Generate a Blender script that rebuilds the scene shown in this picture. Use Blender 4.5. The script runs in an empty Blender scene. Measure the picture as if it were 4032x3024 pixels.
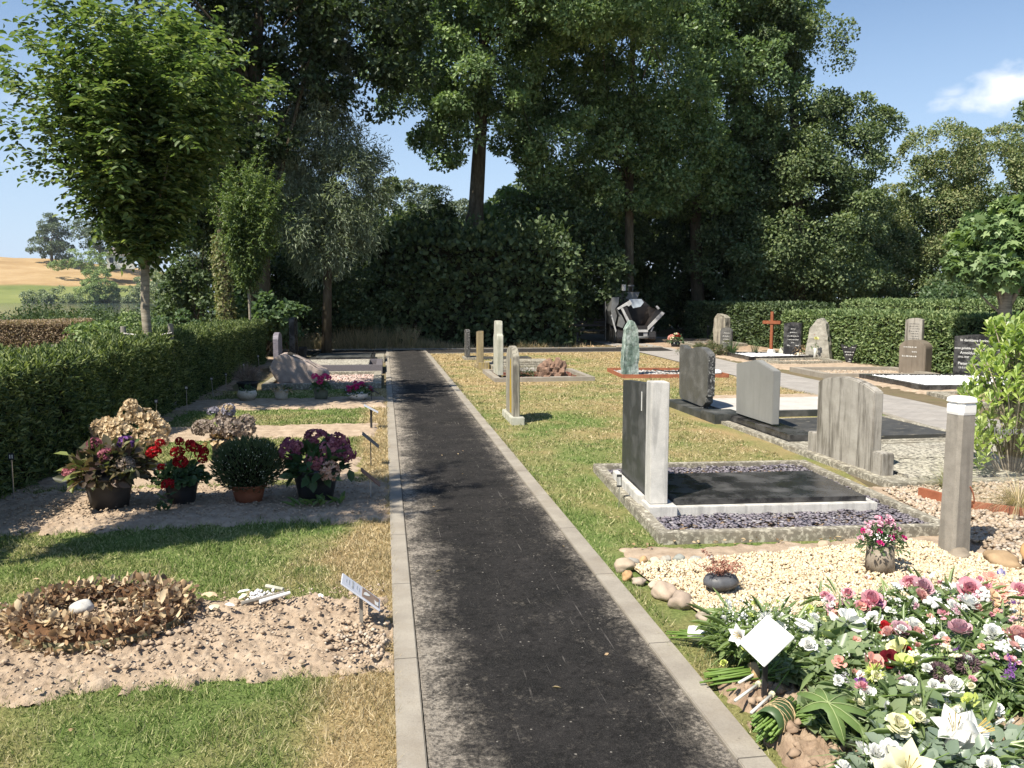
import bpy, bmesh, math, random
import numpy as np
from mathutils import Vector, Matrix, noise
PI = math.pi
sc = bpy.context.scene
COL = sc.collection
rng = np.random.default_rng(7)
random.seed(7)

# ---------------------------------------------------------------- object helpers
def link(o, parent=None):
    COL.objects.link(o)
    if parent is not None: o.parent = parent
    return o
def tag(o, label=None, cat=None, group=None, kind=None):
    if label: o['label'] = label
    if cat: o['category'] = cat
    if group: o['group'] = group
    if kind: o['kind'] = kind
    return o
def thing(name, label, cat, loc=(0, 0, 0), rz=0, group=None, rot=None):
    o = bpy.data.objects.new(name, None)
    o.empty_display_size = .1
    o.location = loc
    o.rotation_euler = rot if rot else (0, 0, rz)
    return tag(link(o), label, cat, group)
def copy_tree(o, parent=None):
    c = o.copy(); link(c, parent)
    for ch in o.children: copy_tree(ch, c)
    return c
def dup(root, loc, rz=0, label=None, group=None, scale=None):
    kids = list(root.children)
    r = root.copy(); COL.objects.link(r)
    for k in kids: copy_tree(k, r)
    r.location = loc; r.rotation_euler = (0, 0, rz)
    if scale: r.scale = scale if isinstance(scale, tuple) else (scale,) * 3
    if label: r['label'] = label
    if group: r['group'] = group
    return r

def mesh_np(name, V, Fs, mat, parent=None, smooth=False, kind=None):
    """V: (n,3); Fs: list of (m,k) index arrays -> ONE mesh object"""
    me = bpy.data.meshes.new(name)
    V = np.asarray(V, dtype=np.float32)
    me.vertices.add(len(V)); me.vertices.foreach_set('co', V.ravel())
    Fs = [np.asarray(f, dtype=np.int32) for f in Fs if len(f)]
    idx = np.concatenate([f.ravel() for f in Fs])
    tot = np.concatenate([np.full(len(f), f.shape[1], dtype=np.int32) for f in Fs])
    start = np.concatenate([[0], np.cumsum(tot)[:-1]]).astype(np.int32)
    me.loops.add(len(idx)); me.loops.foreach_set('vertex_index', idx)
    me.polygons.add(len(tot)); me.polygons.foreach_set('loop_start', start)
    me.polygons.foreach_set('loop_total', tot)
    if smooth: me.polygons.foreach_set('use_smooth', np.ones(len(tot), dtype=bool))
    me.update(calc_edges=True)
    me.materials.append(mat)
    o = bpy.data.objects.new(name, me)
    if kind: o['kind'] = kind
    return link(o, parent)

class MB:
    """collects solids into one bmesh"""
    def __init__(s): s.bm = bmesh.new()
    def _add(s, verts, faces, M=None):
        vs = [s.bm.verts.new(M @ Vector(v) if M else v) for v in verts]
        for f in faces:
            try: s.bm.faces.new([vs[i] for i in f])
            except ValueError: pass
        return vs
    def box(s, x0, x1, y0, y1, z0, z1, M=None, bev=0):
        t = bmesh.new()
        v = [t.verts.new(p) for p in [(x0,y0,z0),(x1,y0,z0),(x1,y1,z0),(x0,y1,z0),(x0,y0,z1),(x1,y0,z1),(x1,y1,z1),(x0,y1,z1)]]
        for f in [(0,3,2,1),(4,5,6,7),(0,1,5,4),(1,2,6,5),(2,3,7,6),(3,0,4,7)]: t.faces.new([v[i] for i in f])
        s._merge(t, M, bev); return s
    def _merge(s, t, M=None, bev=0, seg=2):
        if bev: bmesh.ops.bevel(t, geom=t.edges[:], offset=bev, segments=seg, affect='EDGES', clamp_overlap=True)
        t.verts.index_update()
        s._add([v.co.copy() for v in t.verts], [[v.index for v in f.verts] for f in t.faces], M)
        t.free()
    def prism(s, prof, a0, a1, axis='x', M=None, bev=0, jit=0, cuts=0, seed=0):
        """prof: list of 2D points; extruded along axis. axis x: prof=(y,z); y: prof=(x,z); z: prof=(x,y)"""
        t = bmesh.new()
        def p3(p, a): return {'x': (a, p[0], p[1]), 'y': (p[0], a, p[1]), 'z': (p[0], p[1], a)}[axis]
        A = [t.verts.new(p3(p, a0)) for p in prof]; B = [t.verts.new(p3(p, a1)) for p in prof]
        n = len(prof)
        t.faces.new(A); t.faces.new(B[::-1])
        for i in range(n): t.faces.new([A[i], B[i], B[(i+1) % n], A[(i+1) % n]])
        bmesh.ops.recalc_face_normals(t, faces=t.faces[:])
        if cuts:
            bmesh.ops.triangulate(t, faces=t.faces[:])
            for _ in range(cuts): bmesh.ops.subdivide_edges(t, edges=t.edges[:], cuts=1, use_grid_fill=True)
            for v in t.verts:
                q = v.co * 5 + Vector((seed * 3.1, seed, 0))
                d = noise.noise_vector(q) * .7 + noise.noise_vector(q * 2.7) * .35 + noise.noise_vector(q * 6) * .15
                v.co += d * jit
        s._merge(t, M, bev); return s
    def lathe(s, prof, n=24, M=None, sq=1):
        """prof list of (r,z); open ends closed when r==0"""
        verts = []; faces = []
        for r, z in prof:
            for k in range(n):
                a = 2 * PI * k / n
                verts.append((r * math.cos(a), r * math.sin(a) * sq, z))
        for i in range(len(prof) - 1):
            for k in range(n):
                a, b = i * n + k, i * n + (k + 1) % n
                faces.append((a, b, b + n, a + n))
        s._add(verts, faces, M); bmesh.ops.remove_doubles(s.bm, verts=s.bm.verts[:], dist=1e-5); return s
    def tube(s, pts, rad, n=7, M=None, cap=True):
        pts = [Vector(p) for p in pts]
        if not hasattr(rad, '__len__'): rad = [rad] * len(pts)
        verts = []; faces = []
        up = Vector((0, 0, 1))
        for i, p in enumerate(pts):
            d = (pts[min(i+1, len(pts)-1)] - pts[max(i-1, 0)]).normalized()
            u = d.cross(up if abs(d.z) < .95 else Vector((1, 0, 0))).normalized(); w = d.cross(u)
            for k in range(n):
                a = 2 * PI * k / n
                verts.append(p + (u * math.cos(a) + w * math.sin(a)) * rad[i])
        for i in range(len(pts) - 1):
            for k in range(n):
                a, b = i * n + k, i * n + (k + 1) % n
                faces.append((a, b, b + n, a + n))
        if cap: faces.append(list(range(n))[::-1]); faces.append([len(verts) - n + k for k in range(n)])
        s._add(verts, faces, M); return s
    def rock(s, c, r, seed=0, sub=2, rough=.25, flat=0, M=None):
        t = bmesh.new(); bmesh.ops.create_icosphere(t, subdivisions=sub, radius=1)
        off = Vector((seed * 1.7, seed * .9, seed * 2.3))
        for v in t.verts:
            k = 1 + rough * noise.noise(v.co * 1.3 + off) * 1.6 + rough * .4 * noise.noise(v.co * 4 + off)
            v.co = Vector((v.co.x * r[0] * k, v.co.y * r[1] * k, v.co.z * r[2] * k))
        if flat:
            for v in t.verts: v.co.z = max(v.co.z, -r[2] * flat)
        for v in t.verts: v.co += Vector(c)
        s._merge(t, M); return s
    def poly(s, pts): s._add(pts, [list(range(len(pts)))]); return s
    def build(s, name, mat, parent=None, smooth=False, kind=None, label=None, recalc=True):
        if recalc: bmesh.ops.recalc_face_normals(s.bm, faces=s.bm.faces[:])
        me = bpy.data.meshes.new(name); s.bm.to_mesh(me); s.bm.free()
        if smooth: me.polygons.foreach_set('use_smooth', np.ones(len(me.polygons), dtype=bool))
        me.materials.append(mat)
        o = bpy.data.objects.new(name, me)
        if kind: o['kind'] = kind
        if label: o['label'] = label
        return link(o, parent)
def T(x, y, z): return Matrix.Translation((x, y, z))
def R(a, ax='Z'): return Matrix.Rotation(a, 4, ax)

# ---------------------------------------------------------------- leaf scattering
def norm(a): return a / np.maximum(np.linalg.norm(a, axis=-1, keepdims=True), 1e-9)
def rdir(n, g=rng): return norm(g.normal(size=(n, 3)))
TM = {  # x across, y along (0..1), z normal
 'blade': (np.array([[-.5,0,0],[.5,0,0],[0,1,0]]), [[[0,1,2]]]),
 'quad': (np.array([[0,0,0],[.5,.5,.06],[0,1,0],[-.5,.5,.06]]), [[[0,1,2,3]]]),
 'leaf': (np.array([[0,0,0],[.42,.3,.1],[.36,.65,.08],[0,1,-.06],[-.36,.65,.08],[-.42,.3,.1]]), [[[0,1,2,3],[0,3,4,5]]]),
 'lobed': (np.array([[0,0,0],[.28,.1,.02],[.22,.32,.05],[.55,.5,0],[.26,.6,.05],[.3,.9,0],[0,1,.04],[-.3,.86,.02],[-.24,.6,.06],[-.52,.46,0],[-.2,.3,.05],[-.26,.12,0]]), [[list(range(12))]]),
 'maple': (np.array([[0,0,0],[.22,.06,0],[.62,.1,-.05],[.36,.36,.04],[.6,.62,-.06],[.2,.6,.03],[0,1,-.05],[-.2,.6,.03],[-.6,.62,-.06],[-.36,.36,.04],[-.62,.1,-.05],[-.22,.06,0]]), [[list(range(12))]]),
 'petal': (np.array([[0,0,0],[.35,.35,.05],[.5,.75,.1],[.2,1,.22],[-.2,1,.22],[-.5,.75,.1],[-.35,.35,.05]]), [[list(range(7))]]),
}
def scatter(name, tm, P, D, N, S, mat, parent=None, W=None, kind=None, smooth=False):
    tv, tf = TM[tm]
    P = np.asarray(P, float); D = norm(np.asarray(D, float)); N = np.asarray(N, float)
    X = norm(np.cross(D, N)); N = np.cross(X, D)
    S = np.broadcast_to(np.asarray(S, float), (len(P),)); W = S if W is None else np.broadcast_to(np.asarray(W, float), (len(P),))
    V = P[:, None, :] + tv[None, :, 0, None] * X[:, None, :] * W[:, None, None] + tv[None, :, 1, None] * D[:, None, :] * S[:, None, None] + tv[None, :, 2, None] * N[:, None, :] * S[:, None, None]
    k = len(tv); base = (np.arange(len(P)) * k)[:, None]
    Fs = [(base[:, None, :] + np.array(f)[None, :, :]).reshape(-1, len(f[0])) for f in tf]
    return mesh_np(name, V.reshape(-1, 3), Fs, mat, parent, smooth=smooth, kind=kind)

def nz(p, sc=1.0, seed=0):
    """cheap smooth value noise on (n,2|3) arrays, -1..1"""
    p = np.asarray(p, float) * sc + seed * 17.31
    if p.shape[1] == 2: p = np.concatenate([p, np.zeros((len(p), 1))], 1)
    i = np.floor(p).astype(np.int64); f = p - i; f = f * f * (3 - 2 * f)
    def h(a, b, c):
        n = (a * 374761393 + b * 668265263 + c * 2147483647 + 12345) & 0xffffffff
        n = ((n ^ (n >> 13)) * 1274126177) & 0xffffffff
        return ((n ^ (n >> 16)) & 0xffff) / 32767.5 - 1
    r = 0
    for dx in (0, 1):
        for dy in (0, 1):
            for dz in (0, 1):
                w = (f[:,0] if dx else 1-f[:,0]) * (f[:,1] if dy else 1-f[:,1]) * (f[:,2] if dz else 1-f[:,2])
                r = r + w * h(i[:,0]+dx, i[:,1]+dy, i[:,2]+dz)
    return r
def fbm(p, sc=1.0, oct=4, seed=0):
    r = 0; a = 1
    for k in range(oct): r = r + a * nz(p, sc * 2.03 ** k, seed + k); a *= .5
    return r

# ---------------------------------------------------------------- materials
class NT:
    def __init__(s, name):
        s.m = bpy.data.materials.new(name); s.m.use_nodes = True; s.t = s.m.node_tree; s.n = s.t.nodes
        s.b = s.n['Principled BSDF']; s.out = s.n['Material Output']
    def new(s, typ, **k):
        n = s.n.new(typ)
        for a, v in k.items(): setattr(n, a, v)
        return n
    def l(s, a, b): s.t.links.new(a, b)
    def coord(s, which='Object'): return s.new('ShaderNodeTexCoord').outputs[which]
    def noise(s, vec, scale, detail=6, rough=.6, dist=0, stretch=None):
        if stretch:
            mp = s.new('ShaderNodeMapping'); mp.inputs['Scale'].default_value = stretch; s.l(vec, mp.inputs[0]); vec = mp.outputs[0]
        n = s.new('ShaderNodeTexNoise'); n.inputs['Scale'].default_value = scale; n.inputs['Detail'].default_value = detail
        n.inputs['Roughness'].default_value = rough; n.inputs['Distortion'].default_value = dist
        s.l(vec, n.inputs['Vector']); return n.outputs['Fac']
    def ramp(s, fac, stops, interp='LINEAR'):
        r = s.new('ShaderNodeValToRGB'); cr = r.color_ramp; cr.interpolation = interp
        while len(cr.elements) < len(stops): cr.elements.new(.5)
        for e, (p, c) in zip(cr.elements, stops):
            e.position = p; e.color = (c[0], c[1], c[2], 1) if hasattr(c, '__len__') else (c, c, c, 1)
        s.l(fac, r.inputs[0]); return r.outputs['Color']
    def mix(s, fac, a, b, mode='MIX'):
        m = s.new('ShaderNodeMix', data_type='RGBA', blend_type=mode)
        for sock, v in ((m.inputs['Factor'], fac), (m.inputs['A'], a), (m.inputs['B'], b)):
            if isinstance(v, bpy.types.NodeSocket): s.l(v, sock)
            elif sock.type == 'RGBA': sock.default_value = (*v, 1)
            else: sock.default_value = v
        return m.outputs['Result']
    def math(s, op, a, b=0.0, clamp=False):
        m = s.new('ShaderNodeMath', operation=op, use_clamp=clamp)
        for k, v in ((0, a), (1, b)):
            if isinstance(v, bpy.types.NodeSocket): s.l(v, m.inputs[k])
            else: m.inputs[k].default_value = v
        return m.outputs[0]
    def bump(s, h, strength=.5, dist=.01):
        b = s.new('ShaderNodeBump'); b.inputs['Strength'].default_value = strength; b.inputs['Distance'].default_value = dist
        s.l(h, b.inputs['Height']); s.l(b.outputs[0], s.b.inputs['Normal'])
    def base(s, v): s.l(v, s.b.inputs['Base Color']) if isinstance(v, bpy.types.NodeSocket) else setattr(s.b.inputs['Base Color'], 'default_value', (*v, 1))
    def set(s, rough=.8, spec=.3, metal=0): s.b.inputs['Roughness'].default_value = rough; s.b.inputs['Specular IOR Level'].default_value = spec; s.b.inputs['Metallic'].default_value = metal; return s.m
    def island(s): return s.new('ShaderNodeNewGeometry').outputs['Random Per Island']

def m_simple(name, c1, c2=None, scale=8, rough=.8, spec=.3, bump=.3, bdist=.004, metal=0, detail=8, stretch=None, c3=None):
    t = NT(name); v = t.coord(); c2 = c2 or tuple(x * .75 for x in c1)
    f = t.noise(v, scale, detail, .65, stretch=stretch)
    st = [(.3, c2), (.62, c1)] + ([(.75, c3)] if c3 else [])
    t.base(t.ramp(f, st))
    if bump: t.bump(t.noise(v, scale * 4, 6, .7, stretch=stretch), bump, bdist)
    return t.set(rough, spec, metal)
def m_leaf(name, cols, trans=.35, rough=.45, spec=.26, patch=None):
    """leaf/petal: colour varies per leaf; some light passes through"""
    t = NT(name); n = len(cols)
    cols = [(r + .06 * (g - r), g, b + .20 * (g - b)) for r, g, b in cols]
    c = t.ramp(t.island(), [(i / max(n - 1, 1), cc) for i, cc in enumerate(cols)])
    if patch:
        f = t.noise(t.coord(), patch[0], 3, .5)
        c = t.mix(t.ramp(f, [(.40, 0), (.62, .8)]), c, patch[1], 'MULTIPLY')
    t.base(c); t.set(rough, spec)
    tr = t.new('ShaderNodeBsdfTranslucent')
    sat = t.mix(1.0, c, (1.35, 1.45, .7) if trans > 0 else (1, 1, 1), 'MULTIPLY')
    t.l(sat, tr.inputs[0])
    mx = t.new('ShaderNodeMixShader'); mx.inputs[0].default_value = trans
    t.l(t.b.outputs[0], mx.inputs[1]); t.l(tr.outputs[0], mx.inputs[2]); t.l(mx.outputs[0], t.out.inputs[0])
    return t.m
def m_petal(name, cols, trans=.3, rough=.6):
    t = NT(name); n = len(cols)
    c = t.ramp(t.island(), [(i / max(n - 1, 1), cc) for i, cc in enumerate(cols)])
    t.base(c); t.set(rough, .2)
    tr = t.new('ShaderNodeBsdfTranslucent'); t.l(c, tr.inputs[0])
    mx = t.new('ShaderNodeMixShader'); mx.inputs[0].default_value = trans
    t.l(t.b.outputs[0], mx.inputs[1]); t.l(tr.outputs[0], mx.inputs[2]); t.l(mx.outputs[0], t.out.inputs[0])
    return t.m
def m_stones(name, cols, rough=.7):
    t = NT(name); n = len(cols)
    c = t.ramp(t.island(), [(i / max(n - 1, 1), cc) for i, cc in enumerate(cols)])
    f = t.noise(t.coord(), 60, 3); c = t.mix(.35, c, t.ramp(f, [(.3, .35), (.7, 1)]), 'MULTIPLY')
    t.base(c); return t.set(rough, .3)
# ---------------------------------------------------------------- camera, light, world
cam_d = bpy.data.cameras.new('camera'); cam = bpy.data.objects.new('camera', cam_d); COL.objects.link(cam)
cam.location = (0, 0, 1.65)
cam_d.sensor_width = 36; cam_d.lens = 36 * 1789 / 2212
cam_d.clip_start = .05; cam_d.clip_end = 6000
cam.rotation_euler = (PI / 2 - math.radians(5.888), 0, -math.radians(8.756))
sc.camera = cam
AZ = math.atan2(-.80, -.60); EL = math.radians(54)
w = bpy.data.worlds.new('World'); sc.world = w; w.use_nodes = True
wt = w.node_tree; bg = wt.nodes['Background']
sky = wt.nodes.new('ShaderNodeTexSky'); sky.sky_type = 'NISHITA'; sky.sun_disc = False
sky.sun_elevation = EL; sky.sun_rotation = AZ; sky.air_density = 1.1; sky.dust_density = .25; sky.ozone_density = 3.5; sky.altitude = 0
# a few small fair-weather clouds low over the horizon
tc = wt.nodes.new('ShaderNodeTexCoord')
def wn(typ, **k):
    n = wt.nodes.new(typ)
    for a, v in k.items(): setattr(n, a, v)
    return n
def cloud(direction, rx, rz, seed, strength):
    d = Vector(direction).normalized()
    ax = Vector((d.y, -d.x, 0)).normalized()
    def dot(vec):
        n = wn('ShaderNodeVectorMath', operation='DOT_PRODUCT'); wt.links.new(tc.outputs['Generated'], n.inputs[0]); n.inputs[1].default_value = vec; return n.outputs['Value']
    def m(op, a, b=0., clamp=False):
        n = wn('ShaderNodeMath', operation=op, use_clamp=clamp)
        for k, v in ((0, a), (1, b)):
            if isinstance(v, bpy.types.NodeSocket): wt.links.new(v, n.inputs[k])
            else: n.inputs[k].default_value = v
        return n.outputs[0]
    u = m('DIVIDE', dot(ax), rx); v = m('DIVIDE', m('SUBTRACT', dot((0, 0, 1)), d.z), rz)
    v = m('MULTIPLY', v, m('ADD', 1.0, m('MULTIPLY', m('LESS_THAN', v, 0.), .9)))
    rr = m('SQRT', m('ADD', m('MULTIPLY', u, u), m('MULTIPLY', v, v)))
    nzn = wn('ShaderNodeTexNoise'); nzn.inputs['Scale'].default_value = 22; nzn.inputs['Detail'].default_value = 8; nzn.inputs['Roughness'].default_value = .55
    mp = wn('ShaderNodeMapping'); mp.inputs['Location'].default_value = (seed, seed * 2, 0); mp.inputs['Scale'].default_value = (1, 1, 1.8)
    wt.links.new(tc.outputs['Generated'], mp.inputs[0]); wt.links.new(mp.outputs[0], nzn.inputs['Vector'])
    e = m('SUBTRACT', m('ADD', 1.0, m('MULTIPLY', m('SUBTRACT', nzn.outputs['Fac'], .5), 2.6)), rr)
    e = m('MULTIPLY', m('POWER', m('MULTIPLY', e, 1.15, True), 1.3), strength)
    front = m('GREATER_THAN', dot(d), .5)
    return m('MULTIPLY', e, front)
c1 = cloud((0.619, 0.759, 0.202), .066, .030, 3.0, .97)
c2 = cloud((0.577, 0.790, 0.208), .026, .010, 5.0, .4)
c3 = cloud((-.30, .95, .135), .10, .012, 9.0, .16)
c4 = cloud((-.36, .93, .20), .05, .010, 1.0, .12)
c5 = cloud((.03, .99, .085), .08, .02, 2.0, .8)
def wmax(a, b):
    n = wn('ShaderNodeMath', operation='MAXIMUM'); wt.links.new(a, n.inputs[0]); wt.links.new(b, n.inputs[1]); return n.outputs[0]
cm = c1
for c in (c2, c3, c4, c5): cm = wmax(cm, c)
sp = wn('ShaderNodeSeparateXYZ'); wt.links.new(tc.outputs['Generated'], sp.inputs[0])
hr = wn('ShaderNodeValToRGB'); wt.links.new(sp.outputs[2], hr.inputs[0]); hr.color_ramp.elements[0].position = .0; hr.color_ramp.elements[0].color = (.85,) * 3 + (1,); hr.color_ramp.elements[1].position = .34; hr.color_ramp.elements[1].color = (0, 0, 0, 1)
hz_ = wn('ShaderNodeMix', data_type='RGBA'); wt.links.new(hr.outputs[0], hz_.inputs['Factor']); wt.links.new(sky.outputs[0], hz_.inputs['A']); hz_.inputs['B'].default_value = (4.1, 5.2, 7.0, 1)
mx = wn('ShaderNodeMix', data_type='RGBA'); wt.links.new(cm, mx.inputs['Factor']); wt.links.new(hz_.outputs['Result'], mx.inputs['A']); mx.inputs['B'].default_value = (7.6, 7.9, 8.4, 1)
wt.links.new(mx.outputs['Result'], bg.inputs['Color']); bg.inputs['Strength'].default_value = .074
sun_d = bpy.data.lights.new('sun', 'SUN'); sun_d.energy = 4.6; sun_d.angle = math.radians(.55); sun_d.color = (1, .925, .80)
sun = bpy.data.objects.new('sun', sun_d); COL.objects.link(sun)
to = Vector((-.80 * math.cos(EL), -.60 * math.cos(EL), math.sin(EL)))
sun.rotation_euler = to.to_track_quat('Z', 'Y').to_euler(); sun.location = (-20, -25, 40)
sc.view_settings.view_transform = 'Standard'; sc.view_settings.look = 'None'; sc.view_settings.gamma = 1
sc.view_settings.exposure = 1.0
sc.cycles.max_bounces = 5; sc.cycles.diffuse_bounces = 3; sc.cycles.transmission_bounces = 3; sc.cycles.transparent_max_bounces = 8
sc.cycles.glossy_bounces = 2; sc.cycles.volume_bounces = 0
sc.cycles.caustics_reflective = False; sc.cycles.caustics_refractive = False
sc.cycles.use_denoising = True

# ---------------------------------------------------------------- ground materials
def dryness(t, v):
    """0 green .. 1 straw, a property of the turf: scorched patches and a scorched rim along the kerb"""
    a = t.noise(v, 1.3, 5, .6, .4); b = t.noise(v, .35, 3, .5)
    s = t.math('ADD', t.math('MULTIPLY', a, .6), t.math('MULTIPLY', b, .55))
    sep = t.new('ShaderNodeSeparateXYZ'); t.l(v, sep.inputs[0]); X, Y = sep.outputs[0], sep.outputs[1]
    # scorched rim just left of the left kerb
    rim = t.math('MULTIPLY', t.math('MULTIPLY', t.math('GREATER_THAN', X, -.42), t.math('LESS_THAN', X, .1)), t.math('MULTIPLY', t.math('ADD', X, .42), .9))
    s = t.math('ADD', s, rim)
    # lawns left of the path were watered, the wide lawn to the right less so farther off
    s = t.math('ADD', s, t.math('MULTIPLY', t.math('GREATER_THAN', X, 1.2), t.math('MULTIPLY', t.math('SUBTRACT', Y, 5.5), .010, False)))
    s = t.math('SUBTRACT', s, t.math('ADD', .015, t.math('MULTIPLY', t.math('LESS_THAN', X, 1.2), .025)))
    return t.ramp(s, [(.48, 0), (.74, 1)])
def lawn_mat():
    t = NT('lawn'); v = t.coord(); d = dryness(t, v)
    n = t.noise(v, 55, 5, .75)
    g = t.ramp(n, [(.3, (.065, .105, .028)), (.55, (.15, .205, .06)), (.75, (.27, .30, .12))])
    y = t.ramp(n, [(.3, (.19, .135, .065)), (.6, (.40, .30, .15)), (.8, (.55, .43, .24))])
    t.base(t.mix(d, g, y)); t.bump(n, .9, .02); return t.set(.9, .1)
def blade_mat():
    t = NT('grass_blades'); v = t.coord(); d = dryness(t, v); i = t.island()
    d2 = t.math('ADD', d, t.math('MULTIPLY', t.math('SUBTRACT', i, .5), .75), True)
    g = t.ramp(i, [(0, (.08, .14, .03)), (.5, (.185, .26, .07)), (1, (.37, .43, .17))])
    y = t.ramp(i, [(0, (.30, .225, .12)), (.6, (.50, .40, .23)), (1, (.70, .60, .39))])
    c = t.mix(d2, g, y); t.base(c); t.set(.7, .15)
    tr = t.new('ShaderNodeBsdfTranslucent'); t.l(c, tr.inputs[0])
    mx = t.new('ShaderNodeMixShader'); mx.inputs[0].default_value = .35
    t.l(t.b.outputs[0], mx.inputs[1]); t.l(tr.outputs[0], mx.inputs[2]); t.l(mx.outputs[0], t.out.inputs[0]); return t.m
def soil_mat(name='soil', a=(.385, .30, .218), b=(.26, .195, .14), c=(.48, .39, .295)):
    t = NT(name); v = t.coord()
    f = t.noise(v, 9, 8, .7); t.base(t.ramp(f, [(.3, b), (.52, a), (.72, c)]))
    t.bump(t.noise(v, 90, 6, .8), .8, .01); return t.set(.95, .1)
def asphalt_mat():
    t = NT('asphalt'); v = t.coord()
    grain = t.noise(v, 240, 3, .8); f = t.noise(v, 3, 6, .6)
    c = t.ramp(grain, [(.36, (.006, .006, .006)), (.52, (.026, .0255, .025)), (.66, (.088, .084, .078))])
    c = t.mix(t.ramp(f, [(.35, 0), (.7, .45)]), c, (.065, .059, .057))
    sep = t.new('ShaderNodeSeparateXYZ'); t.l(v, sep.inputs[0]); X, Y = sep.outputs[0], sep.outputs[1]
    c = t.mix(t.ramp(t.noise(v, 26, 5, .75), [(.38, .55), (.5, .0)]), c, (.010, .010, .010))
    c = t.mix(t.ramp(t.noise(v, 34, 4, .8), [(.56, 0), (.68, .4)]), c, (.12, .11, .10))
    # blown sand and dust, thick along the left kerb, thin streaks over the rest
    edge = t.math('MULTIPLY', t.math('MULTIPLY', t.math('SUBTRACT', .44, X), 1.3, True), t.math('GREATER_THAN', X, .05))
    redge = t.math('MULTIPLY', t.math('MULTIPLY', t.math('SUBTRACT', X, 1.02), 1.6, True), t.math('LESS_THAN', X, 1.3))
    st = t.noise(v, 2.2, 8, .7, .6); st2 = t.noise(v, 14, 6, .75, stretch=(1.6, .35, 1))
    s = t.math('ADD', t.math('ADD', t.math('MULTIPLY', st, .75), edge), t.math('ADD', t.math('MULTIPLY', st2, .35), redge))
    nearf = t.math('MULTIPLY', t.math('SUBTRACT', 3.4, Y), .08, True)
    s = t.math('ADD', s, t.math('MULTIPLY', nearf, 1.0)); s = t.math('ADD', s, t.math('MULTIPLY', t.math('SUBTRACT', t.noise(v, 45, 5, .8), .5), .9)); s = t.math('ADD', s, t.math('MULTIPLY', t.math('SUBTRACT', t.noise(v, 9, 5, .7), .5), .5))
    m = t.math('MULTIPLY', t.ramp(s, [(.64, 0), (.84, .32), (1.02, 1)]), t.ramp(t.noise(v, 90, 3, .8), [(.30, .45), (.55, 1)]))
    c = t.mix(m, c, t.ramp(t.noise(v, 60, 5, .7), [(.3, (.27, .235, .19)), (.7, (.48, .43, .36))]))
    vo = t.new('ShaderNodeTexVoronoi'); vo.inputs['Scale'].default_value = 30; t.l(v, vo.inputs['Vector'])
    vc = t.new('ShaderNodeSeparateXYZ'); t.l(vo.outputs['Color'], vc.inputs[0])
    spk = t.math('MULTIPLY', t.math('LESS_THAN', vo.outputs['Distance'], t.math('MULTIPLY', vc.outputs[1], .17)), t.math('GREATER_THAN', vc.outputs[0], .6))
    c = t.mix(t.math('MULTIPLY', spk, .7), c, (.38, .35, .31))
    # thin scratches left by the roller and rakes, running along the path
    sc1 = t.noise(v, 9, 3, .5, .3, stretch=(6, .16, 1))
    sc2 = t.noise(v, 5, 4, .6)
    m2 = t.math('MULTIPLY', t.ramp(sc1, [(.66, 0), (.70, .5)]), t.ramp(sc2, [(.45, 0), (.6, 1)]))
    c = t.mix(m2, c, (.26, .24, .22))
    t.base(c); t.bump(t.math('ADD', grain, t.math('MULTIPLY', t.noise(v, 70, 4, .7), 1.2)), 1., .010); return t.set(.92, .08)
def paving_mat():
    t = NT('paving'); v = t.coord()
    br = t.new('ShaderNodeTexBrick'); br.inputs['Scale'].default_value = 1; br.inputs['Brick Width'].default_value = .2; br.inputs['Row Height'].default_value = .1
    br.inputs['Mortar Size'].default_value = .005; br.inputs['Color1'].default_value = (.30, .285, .265, 1); br.inputs['Color2'].default_value = (.34, .325, .305, 1); br.inputs['Mortar'].default_value = (.25, .235, .215, 1)
    t.l(v, br.inputs['Vector']); f = t.noise(v, 2.5, 8, .65)
    c = t.mix(.55, br.outputs['Color'], t.ramp(f, [(.3, (.62, .6, .58)), (.7, (1.15, 1.1, 1.05))]), 'MULTIPLY')
    c = t.mix(t.ramp(t.noise(v, 5, 6, .7), [(.58, 0), (.75, .6)]), c, (.38, .34, .29))
    t.base(c); t.bump(br.outputs['Fac'], -.25, .004); return t.set(.85, .2)
def concrete_mat(name, a=(.36, .325, .275), b=(.27, .245, .21), joints=None, lich=0.):
    t = NT(name); v = t.coord(); f = t.noise(v, 4, 8, .6); g = t.noise(v, 130, 3, .7)
    c = t.ramp(f, [(.3, b), (.65, a)]); c = t.mix(.35, c, t.ramp(g, [(.3, .55), (.65, 1.)]), 'MULTIPLY')
    if joints:
        sep = t.new('ShaderNodeSeparateXYZ'); t.l(v, sep.inputs[0])
        j = t.math('LESS_THAN', t.math('FRACT', t.math('ADD', sep.outputs[joints[0]], joints[2])), .008 / joints[1]) if joints[1] == 1 else t.math('LESS_THAN', t.math('FRACT', t.math('MULTIPLY', sep.outputs[joints[0]], 1 / joints[1])), .008 / joints[1])
        c = t.mix(t.math('MULTIPLY', j, .75), c, (.05, .045, .04))
    if lich:
        l = t.noise(v, 26, 6, .7); c = t.mix(t.ramp(l, [(.60 - lich * .1, 0), (.68 - lich * .1, .8)]), c, (.52, .49, .40))
        l = t.noise(v, 7, 6, .7); c = t.mix(t.ramp(l, [(.5, 0), (.7, .6)]), c, (.10, .09, .075))
    dz = t.noise(v, 2.7, 7, .75); c = t.mix(t.ramp(dz, [(.50, 0), (.68, .42)]), c, (.20, .165, .12))
    c = t.mix(t.ramp(t.noise(v, 30, 4, .8), [(.62, 0), (.72, .5)]), c, (.10, .085, .065))
    t.base(c); t.bump(t.math('ADD', g, t.noise(v, 18, 4, .7)), .5, .004); return t.set(.9, .15)
MA = {}
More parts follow.
